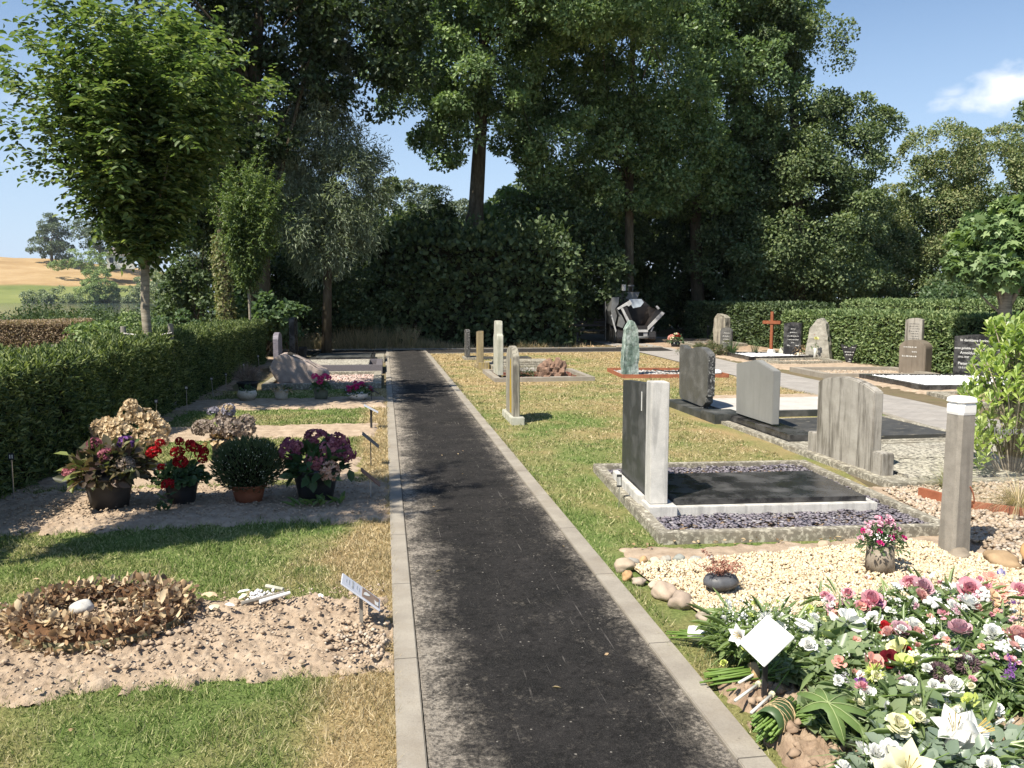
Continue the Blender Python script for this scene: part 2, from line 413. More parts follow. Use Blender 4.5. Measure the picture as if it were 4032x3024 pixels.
MA['lawn'] = lawn_mat(); MA['blade'] = blade_mat(); MA['soil'] = soil_mat(); MA['soil2'] = soil_mat('clod_soil', (.34, .25, .175), (.20, .14, .098), (.44, .345, .25))
MA['asphalt'] = asphalt_mat(); MA['paving'] = paving_mat()
MA['kerb'] = concrete_mat('kerb_concrete', (.33, .30, .25), (.24, .215, .18), joints=(1, 1, .37)); MA['kerb2'] = concrete_mat('worn_concrete', (.27, .25, .2), (.16, .145, .115), lich=1.)

# ---------------------------------------------------------------- ground, water, hill
def terrain():
    radii = np.array([0, 3, 6, 10, 15, 20, 25, 30, 36, 42, 50, 58, 64, 72, 90, 120, 160, 220, 300, 400, 470, 490, 500, 506, 516, 530, 545, 560, 575, 590, 605, 620, 650, 700, 800, 1000, 1400, 2200, 4000.])
    az = np.radians(np.arange(-180, 180, 1.0)); n = len(az)
    A, Rr = np.meshgrid(az, radii); deg = np.degrees(A)
    crest = np.interp(deg, [-180, -60, -23, -19, -17, -15.5, -13.5, -11, 180], [0, 27, 27.4, 26.6, 24.0, 22.5, 19, 0, 0])
    inl = np.clip((deg + 75) / 6, 0, 1) * np.clip((-9 - deg) / 2, 0, 1)
    z = np.where((Rr > 56) & (Rr < 503), -2.0, 0) * inl
    z = np.where((Rr >= 42) & (Rr <= 56), -.2 * inl, z)
    hz = np.interp(Rr.ravel(), [0, 500, 503, 508, 620, 660, 5000], [0, 0, -.0, .035, 1, 1.02, 1.0]).reshape(Rr.shape) * crest
    wob = fbm(np.stack([deg.ravel() * .6, Rr.ravel() * .01], 1), 1, 3).reshape(Rr.shape)
    z = z + hz * (1 + .03 * wob)
    X = Rr * np.sin(A); Y = Rr * np.cos(A)
    V = np.stack([X, Y, z], -1).reshape(-1, 3)
    def quads(r0, r1):
        i, j = np.meshgrid(np.arange(r0, r1), np.arange(n), indexing='ij'); j2 = (j + 1) % n
        return np.stack([i * n + j, (i + 1) * n + j, (i + 1) * n + j2, i * n + j2], -1).reshape(-1, 4)
    k = int(np.searchsorted(radii, 503)) - 0
    def sub(name, r0, r1, m):
        q = quads(r0, r1); u, inv = np.unique(q, return_inverse=True)
        mesh_np(name, V[u], [inv.reshape(q.shape)[:, ::-1]], m, smooth=True, kind='structure')
    t = NT('ground'); v = t.coord(); f = t.noise(v, .6, 8, .7)
    t.base(t.ramp(f, [(.35, (.085, .075, .04)), (.5, (.17, .135, .085)), (.65, (.10, .11, .045))])); t.bump(t.noise(v, 30, 6, .8), .8, .02); gm = t.set(.95, .1)
    sub('ground', 0, k - 1, gm)
    t = NT('field'); v = t.coord(); sep = t.new('ShaderNodeSeparateXYZ'); t.l(v, sep.inputs[0])
    f = t.noise(v, .035, 8, .65, stretch=(1, 1, 6)); f2 = t.noise(v, .012, 3, .5)
    y = t.ramp(f, [(.3, (.25, .165, .08)), (.5, (.34, .235, .12)), (.72, (.44, .33, .19))])
    g = t.ramp(f, [(.3, (.12, .15, .05)), (.6, (.19, .21, .075)), (.8, (.30, .27, .12))])
    s = t.math('ADD', sep.outputs[2], t.math('MULTIPLY', t.math('SUBTRACT', f2, .5), 9.))
    t.base(t.mix(t.ramp(t.math('MULTIPLY', s, .05), [(.47, 0), (.53, 1)]), g, y)); fm = t.set(.95, .05)
    sub('hill', k - 1, len(radii) - 1, fm)
terrain()
hz_m = bpy.data.materials.new('haze'); hz_m.use_nodes = True; hn = hz_m.node_tree; hn.nodes.remove(hn.nodes['Principled BSDF'])
pv = hn.nodes.new('ShaderNodeVolumePrincipled'); pv.inputs['Color'].default_value = (.80, .88, 1, 1); pv.inputs['Density'].default_value = .00009; pv.inputs['Anisotropy'].default_value = .2
hn.links.new(pv.outputs[0], hn.nodes['Material Output'].inputs['Volume'])
MB().box(-4100, 4100, -4100, 4100, -3.2, 75).build('haze', hz_m, kind='stuff')
t = NT('water'); t.base((.02, .035, .045)); t.set(.08, .5)
t.bump(t.noise(t.coord(), .8, 4, .6, stretch=(1, .25, 1)), .12, .05); MA['water'] = t.m
mb = MB()
pts = [(52 * math.sin(math.radians(a)), 52 * math.cos(math.radians(a)), -.6) for a in range(-78, -7, 5)] + [(508 * math.sin(math.radians(a)), 508 * math.cos(math.radians(a)), -.6) for a in range(-8, -79, -5)]
mb.poly(pts).build('lake', MA['water'], kind='structure')

def sheet(name, poly, z, mat, z0=None):
    mb = MB()
    if z0 is None: mb.poly([(x, y, z) for x, y in poly])
    else: mb.prism(poly, z0, z, 'z', bev=.004)
    o = mb.build(name, mat, kind='structure')
    return o
# lawns as sheets, the path and road as thin slabs
sheet('lawn', [(-3.2, 1.2), (.02, 1.2), (.02, 15.3), (-3.2, 15.3)], .006, MA['lawn'])
sheet('lawn', [(1.34, 1.2), (2.4, 1.2), (3.6, 4), (4.5, 8), (7.3, 9), (7.35, 16), (7.7, 24.9), (1.34, 24.9)], .006, MA['lawn'])
sheet('path', [(.13, 1.0), (1.21, 1.0), (1.21, 25.0), (.13, 25.0)], .016, MA['asphalt'])
sheet('path', [(-3.4, 25.0), (9.0, 25.0), (9.2, 26.6), (-3.4, 26.9)], .017, MA['asphalt'])
sheet('road', [(4.6, 0.0), (5.6, 3.5), (6.3, 6.0), (6.9, 9.2), (7.35, 12.4), (7.4, 16.5), (7.75, 24.0), (7.8, 26.6), (8.3, 40), (12, 34), (10.2, 26.8), (9.3, 25.0), (8.75, 18), (8.45, 12), (7.9, 7.0), (7.2, 3.5), (6.2, 0.0)][::-1], .012, MA['paving'])
0 and sheet('road', [(6.3, 6.0), (7.9, 6.0), (8.45, 12), (8.75, 18), (9.3, 25.0), (10.2, 26.8), (12, 34), (8.3, 40), (7.8, 26.6), (7.75, 24.0), (7.4, 16.5), (7.35, 12.4), (6.9, 9.2)], .012, MA['paving'])
sheet('kerb', [(.02, 1.0), (.125, 1.0), (.125, 24.9), (.02, 24.9)], .03, MA['kerb'], -.1)
sheet('kerb', [(1.215, 1.0), (1.33, 1.0), (1.33, 24.9), (1.215, 24.9)], .026, MA['kerb'], -.1)
sheet('kerb', [(-3.4, 26.9), (9.2, 26.6), (9.2, 26.7), (-3.4, 27.0)], .05, MA['kerb'], -.1)
sheet('kerb', [(1.36, 24.93), (7.7, 24.88), (7.7, 24.93), (1.36, 24.99)], .02, MA['kerb'], -.1)
# kerb of the paved road along the graves
mb = MB()
for (a, b) in [((4.52, 0.0), (5.52, 3.5)), ((5.52, 3.5), (6.2, 6.0)), ((6.2, 6.0), (6.83, 9.2)), ((6.83, 9.2), (7.28, 12.4)), ((7.28, 12.4), (7.33, 16.5))]:
    mb.prism([(a[0]-.04, a[1]), (a[0]+.04, a[1]), (b[0]+.04, b[1]), (b[0]-.04, b[1])], -.1, .02, 'z')
mb.build('kerb', MA['kerb'], kind='structure')

# soil beds: real relief, clods
def bed(name, x0, x1, y0, y1, res, h, clod, mat, wob=.06, seed=0, edge=.12):
    nx = max(4, int((x1 - x0) / res)); ny = max(4, int((y1 - y0) / res))
    gx, gy = np.meshgrid(np.linspace(x0, x1, nx), np.linspace(y0, y1, ny), indexing='ij')
    yy = gy + wob * fbm(np.stack([gx.ravel(), gx.ravel() * 0 + np.sign(gy.ravel() - (y0 + y1) / 2)], 1), 1.8, 3, seed).reshape(gx.shape) * np.abs(gy - (y0 + y1) / 2) / ((y1 - y0) / 2)
    P = np.stack([gx.ravel(), gy.ravel()], 1)
    e = np.minimum(np.minimum((gy - y0), (y1 - gy)), np.minimum(gx - x0 + .05, x1 - gx + .05)).ravel() / edge
    e = e + .55 * fbm(P, 9, 3, seed + 21); e = np.clip(e, 0, 1); e = e * e * (3 - 2 * e)
    c = np.abs(nz(P, 16, seed)) * .45 + np.abs(nz(P, 34, seed + 3)) * .4 + np.abs(nz(P, 70, seed + 5)) * .32
    big = fbm(P, 3, 3, seed + 9)
    z = .002 + e * (h * (.75 + .25 * big)) + clod * (c - .25) * (.5 + .5 * e) - .022 * (1 - e)
    V = np.stack([gx.ravel(), yy.ravel(), z], 1)
    i, j = np.meshgrid(np.arange(nx - 1), np.arange(ny - 1), indexing='ij')
    q = np.stack([i * ny + j, (i + 1) * ny + j, (i + 1) * ny + j + 1, i * ny + j + 1], -1).reshape(-1, 4)
    return mesh_np(name, V, [q], mat, smooth=True, kind='structure')
bed('soil', -3.6, .018, 3.50, 4.58, .009, .034, .040, MA['soil'], seed=1)
bed('soil', -3.6, .018, 6.05, 7.45, .012, .03, .034, MA['soil'], seed=2)
bed('soil', -3.3, -.25, 7.5, 8.7, .025, .02, .015, MA['soil'], seed=3)
bed('soil', -3.3, -.1, 9.9, 11.05, .025, .03, .02, MA['soil'], seed=4)
bed('soil', -3.3, .01, 12.5, 14.0, .025, .04, .01, MA['soil'], seed=5)
bed('soil', -4.6, -2.75, 1.2, 24, .05, .02, .02, MA['soil2'], seed=6, edge=.25)
bed('soil', 1.36, 2.9, 1.9, 3.28, .009, .06, .06, MA['soil2'], seed=7)
bed('soil', 1.5, 4.2, 4.75, 5.2, .02, .022, .01, MA['soil'], seed=8)
bed('soil', 3.75, 5.5, 1.0, 6.6, .03, .015, .01, MA['soil'], seed=9)
bed('soil', 9.15, 11.9, 8, 25, .07, .03, .02, MA['soil'], seed=10, edge=.3)
bed('soil', 9.3, 13, 25, 33, .09, .03, .02, MA['soil2'], seed=11, edge=.3)
bed('soil', 5.2, 7.3, 12.3, 13.4, .04, .02, .01, MA['soil'], seed=12)

# ---------------------------------------------------------------- grass blades
BEDS = [(-3.6, .02, 3.64, 4.44), (-3.6, .02, 6.2, 7.3), (-3.3, -.25, 7.62, 8.55), (-3.3, -.1, 10.02, 10.92), (-3.3, .02, 12.62, 13.88)]
def grass_field(name, poly, n, hmin, hmax, seed, excl=(), wide=1.0):
    g = np.random.default_rng(seed)
    poly = np.array(poly); lo = poly.min(0); hi = poly.max(0)
    P = g.uniform(lo, hi, size=(int(n * 6), 2))
    # thin out with distance so that blades stay near pixel size
    d = np.hypot(P[:, 0], P[:, 1]); P = P[g.random(len(P)) < np.clip((4.2 / d) ** 1.7, 0, 1)]
    x, y = P[:, 0], P[:, 1]; ins = np.zeros(len(P), bool); k = len(poly)
    for i in range(k):
        a, b = poly[i], poly[(i + 1) % k]
        c = ((a[1] > y) != (b[1] > y)) & (x < (b[0] - a[0]) * (y - a[1]) / (b[1] - a[1] + 1e-12) + a[0]); ins ^= c
    P = P[ins]
    for (x0, x1, y0, y1) in excl:
        jit = g.normal(0, .03, len(P)) + .045 * fbm(P, 4, 2, 77); P = P[~((P[:, 0] > x0) & (P[:, 0] < x1) & (P[:, 1] > y0 + jit) & (P[:, 1] < y1 - jit))]
    P = P[(fbm(P, 5, 3, seed) + g.normal(0, .5, len(P))) > -.6][:n]
    d = np.hypot(P[:, 0], P[:, 1]); m = len(P)
    tuft = 1 + .5 * fbm(P, 7, 2, seed + 4)
    S = g.uniform(hmin, hmax, m) * np.clip(tuft, .4, 2.0)
    W = .0044 * np.clip(d / 3.4, 1, 9) * g.uniform(.7, 1.4, m) * wide
    D = g.normal(size=(m, 3)) * .75; D[:, 2] = np.abs(g.normal(.8, .35, m)) + .15
    N = rdir(m, g)
    return scatter(name, 'blade', np.c_[P, np.full(m, .004)], D, N, S, MA['blade'], W=W, kind='stuff')
RL = [(1.345, 1.3), (2.2, 1.3), (3.2, 3.6), (3.2, 5.1), (4.15, 6.4), (4.3, 12.0), (7.25, 12.2), (7.6, 24.7), (1.35, 24.8)]
EXR = [(1.36, 3.3, 1.9, 3.24), (1.42, 4, 3.5, 5.12), (1.84, 4.05, 5.1, 7.55), (4.1, 7.3, 6.3, 12.3), (5.3, 7.2, 12.35, 13.35), (2.2, 4.2, 15.9, 18.6), (4.85, 7.2, 16.4, 18.4)]
grass_field('grass', [(-3.05, 1.9), (.035, 1.9), (.035, 15.2), (-3.05, 15.2)], 135000, .018, .046, 1, BEDS)
grass_field('grass', RL, 150000, .018, .042, 2, EXR)
# dry longer tufts hanging over the kerb edges
def rim(x, y0, y1, n, seed, side):
    g = np.random.default_rng(seed); y = g.uniform(y0, y1, n); k = fbm(np.c_[y, y * 0], 3, 3, seed) > -.25; y = y[k]; m = len(y)
    P = np.c_[x + side * np.abs(g.normal(0, .03, m)), y, np.full(m, .004)]
    D = np.c_[-side * g.uniform(-.4, 1.2, m), g.normal(0, .6, m), g.uniform(.3, 1.2, m)]
    t = 'grass'; scatter(t, 'blade', P, D, rdir(m, g), g.uniform(.03, .075, m), MA['blade'], W=.0025 * np.clip(y / 3.6, 1, 8), kind='stuff')
rim(.018, 1.9, 15, 4200, 5, -1); rim(1.335, 3.5, 24, 3600, 6, 1)
# ---------------------------------------------------------------- stone materials
def streaked(name, a, b, dark, sc=6, rough=.85, lich=None, amt=.5):
    """stone with run-off streaks down its faces"""
    t = NT(name); v = t.coord(); f = t.noise(v, sc, 8, .65)
    c = t.ramp(f, [(.3, b), (.65, a)])
    s = t.noise(v, 9, 6, .65, .3, stretch=(1.3, 1.3, .13))
    c = t.mix(t.ramp(s, [(.48, 0), (.62, amt)]), c, dark)
    g = t.noise(v, 150, 3, .7); c = t.mix(.3, c, t.ramp(g, [(.35, .5), (.6, 1.)]), 'MULTIPLY')
    if lich:
        l = t.noise(v, 5, 7, .7, stretch=(1, 1, .3)); c = t.mix(t.ramp(l, [(lich[1], 0), (lich[1] + .08, lich[2])]), c, lich[0])
    t.base(c); t.bump(g, .4, .002); return t.set(rough, .2)
def granite(name, a, b, speck, rough=.25, dens=.62, sc=90, spec=.5):
    t = NT(name); v = t.coord(); g = t.noise(v, sc, 4, .7); f = t.noise(v, 5, 5, .6)
    c = t.ramp(g, [(.35, b), (dens - .06, a), (dens + .04, speck)])
    c = t.mix(t.ramp(f, [(.45, 0), (.8, .35)]), c, (.3, .29, .27)); t.base(c)
    t.l(t.ramp(f, [(.3, rough), (.8, min(1, rough + .35))]), t.b.inputs['Roughness']); t.b.inputs['Specular IOR Level'].default_value = spec; return t.m
MA['weath'] = streaked('weathered_concrete', (.40, .375, .33), (.27, .25, .215), (.085, .075, .06), amt=.8, lich=((.16, .14, .09), .64, .5))
MA['grey'] = streaked('grey_limestone', (.255, .255, .24), (.205, .205, .195), (.17, .165, .155), sc=2, rough=.6, amt=.25)
MA['dgran'] = granite('speckled_dark_granite', (.085, .085, .08), (.055, .055, .052), (.24, .24, .22), .35, .66, 60)
MA['edge'] = granite('rough_granite_edge', (.03, .03, .03), (.015, .015, .015), (.35, .35, .33), .6, .60, 40)
MA['black'] = granite('polished_black_granite', (.022, .022, .024), (.014, .014, .015), (.07, .07, .07), .12, .68, 120)
MA['blackm'] = granite('honed_black_granite', (.038, .042, .04), (.026, .028, .027), (.10, .10, .10), .42, .7, 80)
MA['marble'] = streaked('white_marble', (.62, .60, .56), (.46, .45, .42), (.28, .275, .26), sc=10, rough=.6, amt=.6)
MA['pale'] = streaked('pale_limestone', (.50, .49, .42), (.36, .36, .29), (.22, .23, .17), sc=7, amt=.5)
MA['brown'] = streaked('brown_lichened_stone', (.34, .28, .17), (.22, .18, .11), (.12, .10, .06), sc=9, amt=.5, lich=((.42, .30, .06), .58, .7))
MA['yellowl'] = streaked('grey_stone_with_yellow_lichen', (.36, .335, .27), (.25, .23, .18), (.11, .10, .085), sc=6, amt=.85)
MA['serp'] = (lambda t: (t.base(t.mix(t.ramp(t.noise(t.coord(), 8, 8, .75, stretch=(1, 1, .3)), [(.46, 0), (.62, 1)]), t.ramp(t.noise(t.coord(), 5, 8, .7, .5, stretch=(1, 1, .35)), [(.3, (.045, .075, .06)), (.5, (.15, .21, .175)), (.66, (.34, .40, .36))]), (.40, .45, .42))), t.bump(t.noise(t.coord(), 25, 6, .8, stretch=(1, 1, .4)), .8, .015), t.set(.6, .3))[-1])(NT('green_serpentine'))
MA['rock'] = m_simple('rough_grey_rock', (.36, .34, .29), (.21, .20, .17), 7, .85, .2, .8, .01, c3=(.46, .44, .38))
MA['boulder'] = m_simple('pink_grey_boulder', (.44, .36, .31), (.32, .26, .225), 6, .8, .25, .6, .01, c3=(.54, .47, .42))
MA['slate'] = m_stones('purple_slate', [(.13, .115, .14), (.20, .18, .21), (.26, .235, .26), (.16, .145, .17), (.36, .34, .35)], .75)
MA['cream'] = m_stones('cream_pebbles', [(.56, .43, .27), (.66, .55, .38), (.72, .62, .45), (.46, .33, .19), (.76, .68, .54)], .7)
MA['creamb'] = m_simple('cream_bed', (.60, .49, .33), (.40, .31, .20), 60, .9)
MA['tan'] = m_stones('tan_gravel', [(.40, .30, .21), (.50, .40, .29), (.32, .24, .17), (.56, .48, .38), (.36, .31, .26)], .8)
MA['pink'] = m_stones('pink_gravel', [(.55, .38, .32), (.62, .48, .42), (.48, .32, .27), (.68, .60, .54)], .8)
MA['white_gravel'] = m_stones('white_gravel', [(.74, .74, .74), (.82, .82, .82), (.62, .62, .62)], .7)
MA['redbark'] = m_stones('red_bark', [(.16, .05, .035), (.24, .09, .06), (.10, .04, .03), (.30, .17, .12)], .8)
MA['corten'] = m_simple('rusty_steel', (.34, .13, .07), (.20, .075, .045), 12, .8, .2, .3, .002)
MA['lichplate'] = concrete_mat('lichened_slab', (.15, .14, .125), (.09, .085, .075), lich=1.6)
MA['dplate'] = (lambda t: (t.base(t.mix(t.ramp(t.noise(t.coord(), 14, 6, .7, stretch=(.35, 1.6, 1)), [(.58, 0), (.66, .8)]), t.ramp(t.noise(t.coord(), 3, 6, .6), [(.3, (.035, .035, .033)), (.7, (.075, .072, .066))]), (.30, .27, .20))), t.set(.55, .4))[-1])(NT('dark_slab_with_chips'))
MA['lightslab'] = concrete_mat('light_terrazzo', (.52, .50, .46), (.43, .41, .38))
MA['white'] = m_simple('white_paint', (.80, .79, .76), (.70, .69, .66), 10, .5, .4, .05)
MA['letter'] = m_simple('pale_lettering', (.75, .74, .7), (.6, .6, .57), 30, .5, .3, 0)
MA['ink'] = m_simple('grey_ink', (.12, .12, .12), None, 30, .6, .2, 0)
MA['plastic'] = m_simple('black_plastic_pot', (.030, .031, .034), (.020, .021, .023), 14, .42, .45, .1, .002)
MA['dusty'] = m_simple('dusty_black_pot', (.055, .052, .05), (.028, .028, .030), 6, .6, .3, .2, .002, c3=(.13, .12, .11))
MA['terra'] = m_simple('terracotta', (.32, .115, .06), (.22, .075, .04), 9, .8, .2, .2, .002)
MA['wood'] = streaked('silvered_oak', (.30, .275, .235), (.22, .20, .17), (.14, .13, .11), sc=12, rough=.8, amt=.5)
MA['redwood'] = streaked('red_stained_wood', (.30, .105, .05), (.21, .07, .035), (.13, .05, .025), sc=12, rough=.5, amt=.4)
MA['wicker'] = m_simple('white_wicker', (.62, .57, .47), (.30, .26, .20), 60, .8, .2, .6, .004, stretch=(1, 1, 4))
MA['steel'] = m_simple('brushed_steel', (.45, .45, .44), (.32, .32, .32), 30, .35, .5, .1, .001, metal=.8)
MA['bark'] = (lambda t: (t.base(t.ramp(t.noise(t.coord(), 9, 8, .75, .4, stretch=(1, 1, .22)), [(.3, (.035, .028, .020)), (.55, (.115, .095, .065)), (.75, (.21, .18, .13))])), t.bump(t.noise(t.coord(), 14, 6, .8, .4, stretch=(1, 1, .2)), 1., .04), t.set(.95, .1))[-1])(NT('oak_bark'))
MA['ybark'] = (lambda t: (t.base(t.ramp(t.noise(t.coord(), 8, 6, .7, .4, stretch=(.6, .6, 3.5)), [(.3, (.13, .11, .08)), (.55, (.27, .235, .18)), (.75, (.38, .34, .27))])), t.bump(t.noise(t.coord(), 12, 5, .7, stretch=(.5, .5, 4)), .5, .01), t.set(.85, .2))[-1])(NT('young_bark'))

# ---------------------------------------------------------------- gravel and chips
def chips(name, region, n, s, mat, z=.01, seed=0, flat=.6, parent=None, zf=None, relief=0., kind='stuff'):
    """region: polygon; small faceted stones (squashed octahedra), each its own island"""
    g = np.random.default_rng(seed); poly = np.array(region); lo = poly.min(0); hi = poly.max(0)
    P = g.uniform(lo, hi, size=(n * 3, 2)); x, y = P.T; ins = np.zeros(len(P), bool); k = len(poly)
    for i in range(k):
        a, b = poly[i], poly[(i + 1) % k]
        ins ^= ((a[1] > y) != (b[1] > y)) & (x < (b[0] - a[0]) * (y - a[1]) / (b[1] - a[1] + 1e-12) + a[0])
    P = P[ins][:n]; m = len(P)
    o = np.array([[1,0,0],[.3,.95,0],[-.9,.5,0],[-.7,-.7,0],[.4,-.9,0],[.1,.1,1],[0,-.1,-1]], float)
    F = np.array([[0,1,5],[1,2,5],[2,3,5],[3,4,5],[4,0,5],[1,0,6],[2,1,6],[3,2,6],[4,3,6],[0,4,6]])
    S = g.uniform(.55, 1.3, m)[:, None, None] * s * g.uniform(.7, 1.2, (m, 1, 3)); S[:, :, 2] *= flat
    A = rdir(m, g); A = A * np.array([.35, .35, 0]) + np.array([0, 0, 1]); A = norm(A)
    B = norm(np.cross(A, rdir(m, g))); C = np.cross(A, B)
    L = o[None] * S
    V = L[..., 0, None] * B[:, None] + L[..., 1, None] * C[:, None] + L[..., 2, None] * A[:, None]
    zz = z + g.uniform(0, s * .5, m) + relief * np.abs(fbm(P, 4, 3, seed))
    V += np.c_[P, zz][:, None, :]
    Fs = (np.arange(m) * 7)[:, None, None] + F[None]
    return mesh_np(name, V.reshape(-1, 3), [Fs.reshape(-1, 3)], mat, parent, kind=kind)

def lines(parent, x, rows, mat=None, face=-1, h=.02, name='inscription', axis='x', words=None, seed=1):
    """worn, illegible lettering: rows of small strokes standing 1.5 mm proud. rows: (z, y0, y1)"""
    g = random.Random(seed); mb = MB()
    for (z, a, b) in rows:
        y = a
        while y < b:
            w_ = g.uniform(.012, .05)
            if y + w_ > b: break
            n = max(1, int(w_ / .009))
            for i in range(n):
                hh = h * g.choice([.65, .65, 1])
                yy = y + i * .009
                if axis == 'x': mb.box(x - .0015, x + .0015, yy, yy + .0055, z, z + hh)
                else: mb.box(yy, yy + .0055, x - .0015, x + .0015, z, z + hh)
            y += n * .009 + .014
    return mb.build(name, mat or MA['letter'], parent)
def words(txt, size, M, mat, parent, name='inscription', align='CENTER'):
    cu = bpy.data.curves.new(name, 'FONT'); cu.body = txt; cu.size = size; cu.align_x = align; cu.extrude = .001
    tmp = bpy.data.objects.new('tmp', cu); COL.objects.link(tmp)
    dg = bpy.context.evaluated_depsgraph_get(); me = bpy.data.meshes.new_from_object(tmp.evaluated_get(dg))
    bpy.data.objects.remove(tmp); bpy.data.curves.remove(cu)
    me.transform(M); me.materials.clear(); me.materials.append(mat); me.name = name
    return link(bpy.data.objects.new(name, me), parent)

def frame(parent, x0, x1, y0, y1, wd, h, mat, name='kerb_frame', z0=-.05, bev=.006):
    mb = MB()
    mb.box(x0, x1, y0, y0 + wd, z0, h, bev=bev); mb.box(x0, x1, y1 - wd, y1, z0, h, bev=bev)
    mb.box(x0, x0 + wd, y0 + wd + .002, y1 - wd - .002, z0, h - .002, bev=bev); mb.box(x1 - wd, x1, y0 + wd + .002, y1 - wd - .002, z0, h - .002, bev=bev)
    return mb.build(name, mat, parent)

def arch(w_, h, rise, n=14, shoulder=0):
    """(y,z) outline, y 0..w_, flat shoulders then a segment arch"""
    p = [(0, 0), (w_, 0)]
    for i in range(n + 1):
        a = i / n; y = w_ - shoulder - a * (w_ - 2 * shoulder)
        u = (y - w_ / 2) / (w_ / 2 - shoulder + 1e-9)
        if i == 0 and shoulder: p.append((w_, h - rise))
        p.append((y, h - rise + rise * math.sqrt(max(0, 1 - u * u)) ** 1.0))
        if i == n and shoulder: p.append((0, h - rise))
    return p

# ================================================================ graves right of the path
# 1 round-topped stone beside the kerb
g1 = thing('round_top_headstone', 'weathered round-topped headstone with a yellow lichen stripe standing alone beside the path kerb', 'headstone', (1.66, 10.55, 0))
MB().prism([(a + .1, b + .1) for a, b in arch(.68, .92, .24, 16)], .0, .085, 'x', bev=.008).build('slab', MA['yellowl'], g1)
mb = MB(); mb.prism([(.28, .13), (.40, .13), (.42, .4), (.39, .7), (.36, .86), (.30, .84), (.31, .6), (.27, .4)], -.0025, .002, 'x'); mb.build('lichen_stripe', m_simple('yellow_lichen', (.45, .30, .03), (.30, .22, .06), 22, .9, .1, .3), g1)
mb = MB(); mb.box(-.04, .135, .0, .12, -.05, .105, bev=.008); mb.box(-.035, .125, .125, .92, -.05, .10, bev=.008); mb.build('plinth', MA['pale'], g1)

# 2 pale shouldered stone on a bordered bed with bark and stones
g2 = thing('shouldered_headstone', 'tall pale limestone headstone with stepped shoulders on a concrete border of red bark', 'headstone', (2.22, 16.1, 0))
prof = [(0, .1), (.62, .1), (.62, .82), (.60, .90), (.52, .94), (.50, 1.13), (.47, 1.20), (.15, 1.20), (.12, 1.13), (.10, .94), (.02, .90), (0, .82)]
mb = MB(); mb.prism([(y + .45, z) for y, z in prof], .03, .155, 'x', bev=.01); mb.build('slab', MA['pale'], g2)
frame(g2, -.08, 1.95, .0, 2.1, .13, .09, MA['kerb'], name='border')
chips('bark_mulch', [(.1, .15), (1.8, .15), (1.8, 1.95), (.1, 1.95)], 900, .028, MA['redbark'], .02, 21, .5, g2)
mb = MB(); mb.box(.55, .95, .25, .5, .03, .06, bev=.01); mb.box(1.1, 1.55, .18, .42, .03, .07, bev=.012); mb.build('stepping_stone', MA['rock'], g2)
rk = thing('ornamental_rock', 'gnarled brown rock pile sitting in the bark bed behind the pale headstone', 'rock', (3.36, 16.75, .03))
for k, (c, r, s_) in enumerate([((-.12, 0, .12), (.15, .14, .17), 3), ((.02, .02, .2), (.12, .12, .13), 5), ((.2, -.02, .12), (.17, .15, .18), 8), ((-.02, -.08, .06), (.14, .1, .1), 11), ((-.02, .05, .31), (.05, .05, .07), 14)]):
    MB().rock(c, r, s_, 3, .55).build('rock', m_simple('gnarled_rock', (.27, .17, .12), (.12, .08, .06), 14, .9, .2, .9, .012, c3=(.46, .36, .28)), rk)

# 3, 4 narrow stones further on
g3 = thing('lichen_headstone', 'narrow brown headstone with yellow lichen and a stepped concrete kerb behind it', 'headstone', (2.16, 19.3, 0))
MB().prism([(0, .1), (.5, .1), (.5, .86), (0, .90)], .02, .14, 'x', bev=.006).build('slab', MA['brown'], g3)
mb = MB(); mb.box(.0, .26, -.12, -.0, -.03, .16, bev=.006); mb.box(-.02, .3, .002, .62, -.03, .10, bev=.006); mb.build('plinth', MA['brown'], g3)
mb = MB(); mb.box(.3, 1.95, -.35, 1.1, -.03, .10, bev=.006); mb.box(.45, 1.85, -.2, .95, .102, .14, bev=.006); mb.box(.6, 1.75, -.05, .8, .142, .175, bev=.006); mb.build('grave_slab', MA['kerb2'], g3)
g4 = thing('dark_headstone', 'thin dark grey headstone farthest along the right kerb near the crossing path', 'headstone', (2.16, 22.2, 0))
MB().prism(arch(.6, .82, .05, 8), .02, .12, 'x', bev=.006).build('slab', MA['edge'], g4)
mb = MB(); mb.box(-.04, .4, -.06, .7, -.03, .07, bev=.005); mb.build('plinth', MA['kerb2'], g4)
mb = MB(); mb.box(.4, 1.8, -.02, .66, -.03, .05, bev=.005); mb.build('grave_slab', MA['dplate'], g4)

# 5 serpentine menhir in a rusty border
g5 = thing('standing_stone', 'tall rough green-veined standing stone rising from a low rusty steel border', 'headstone', (5.17, 17.0, 0), .12)
pf = [(-.17, -.05), (.17, -.05), (.165, .25), (.175, .55), (.15, .85), (.13, 1.02), (.06, 1.16), (-.02, 1.19), (-.07, 1.10), (-.13, 1.0), (-.145, .8), (-.18, .5), (-.19, .25)]
mb = MB(); mb.prism(pf, -.06, .10, 'y', cuts=3, jit=.028, seed=4); mb.build('stone', MA['serp'], g5, smooth=False)
mb = MB()
for a, b in [((4.86, 16.55), (7.1, 16.35)), ((7.1, 16.35), (7.15, 17.9)), ((7.15, 17.9), (5.0, 18.2)), ((5.0, 18.2), (4.86, 16.55))]:
    d = Vector((b[0]-a[0], b[1]-a[1])).normalized(); n_ = Vector((-d.y, d.x)) * .012
    mb.prism([(a[0]+n_.x, a[1]+n_.y), (a[0]-n_.x, a[1]-n_.y), (b[0]-n_.x, b[1]-n_.y), (b[0]+n_.x, b[1]+n_.y)], -.03, .085, 'z')
o = mb.build('steel_border', MA['corten']); tag(o, 'low rusty steel strip bordering the gravel bed of the green standing stone', 'border')
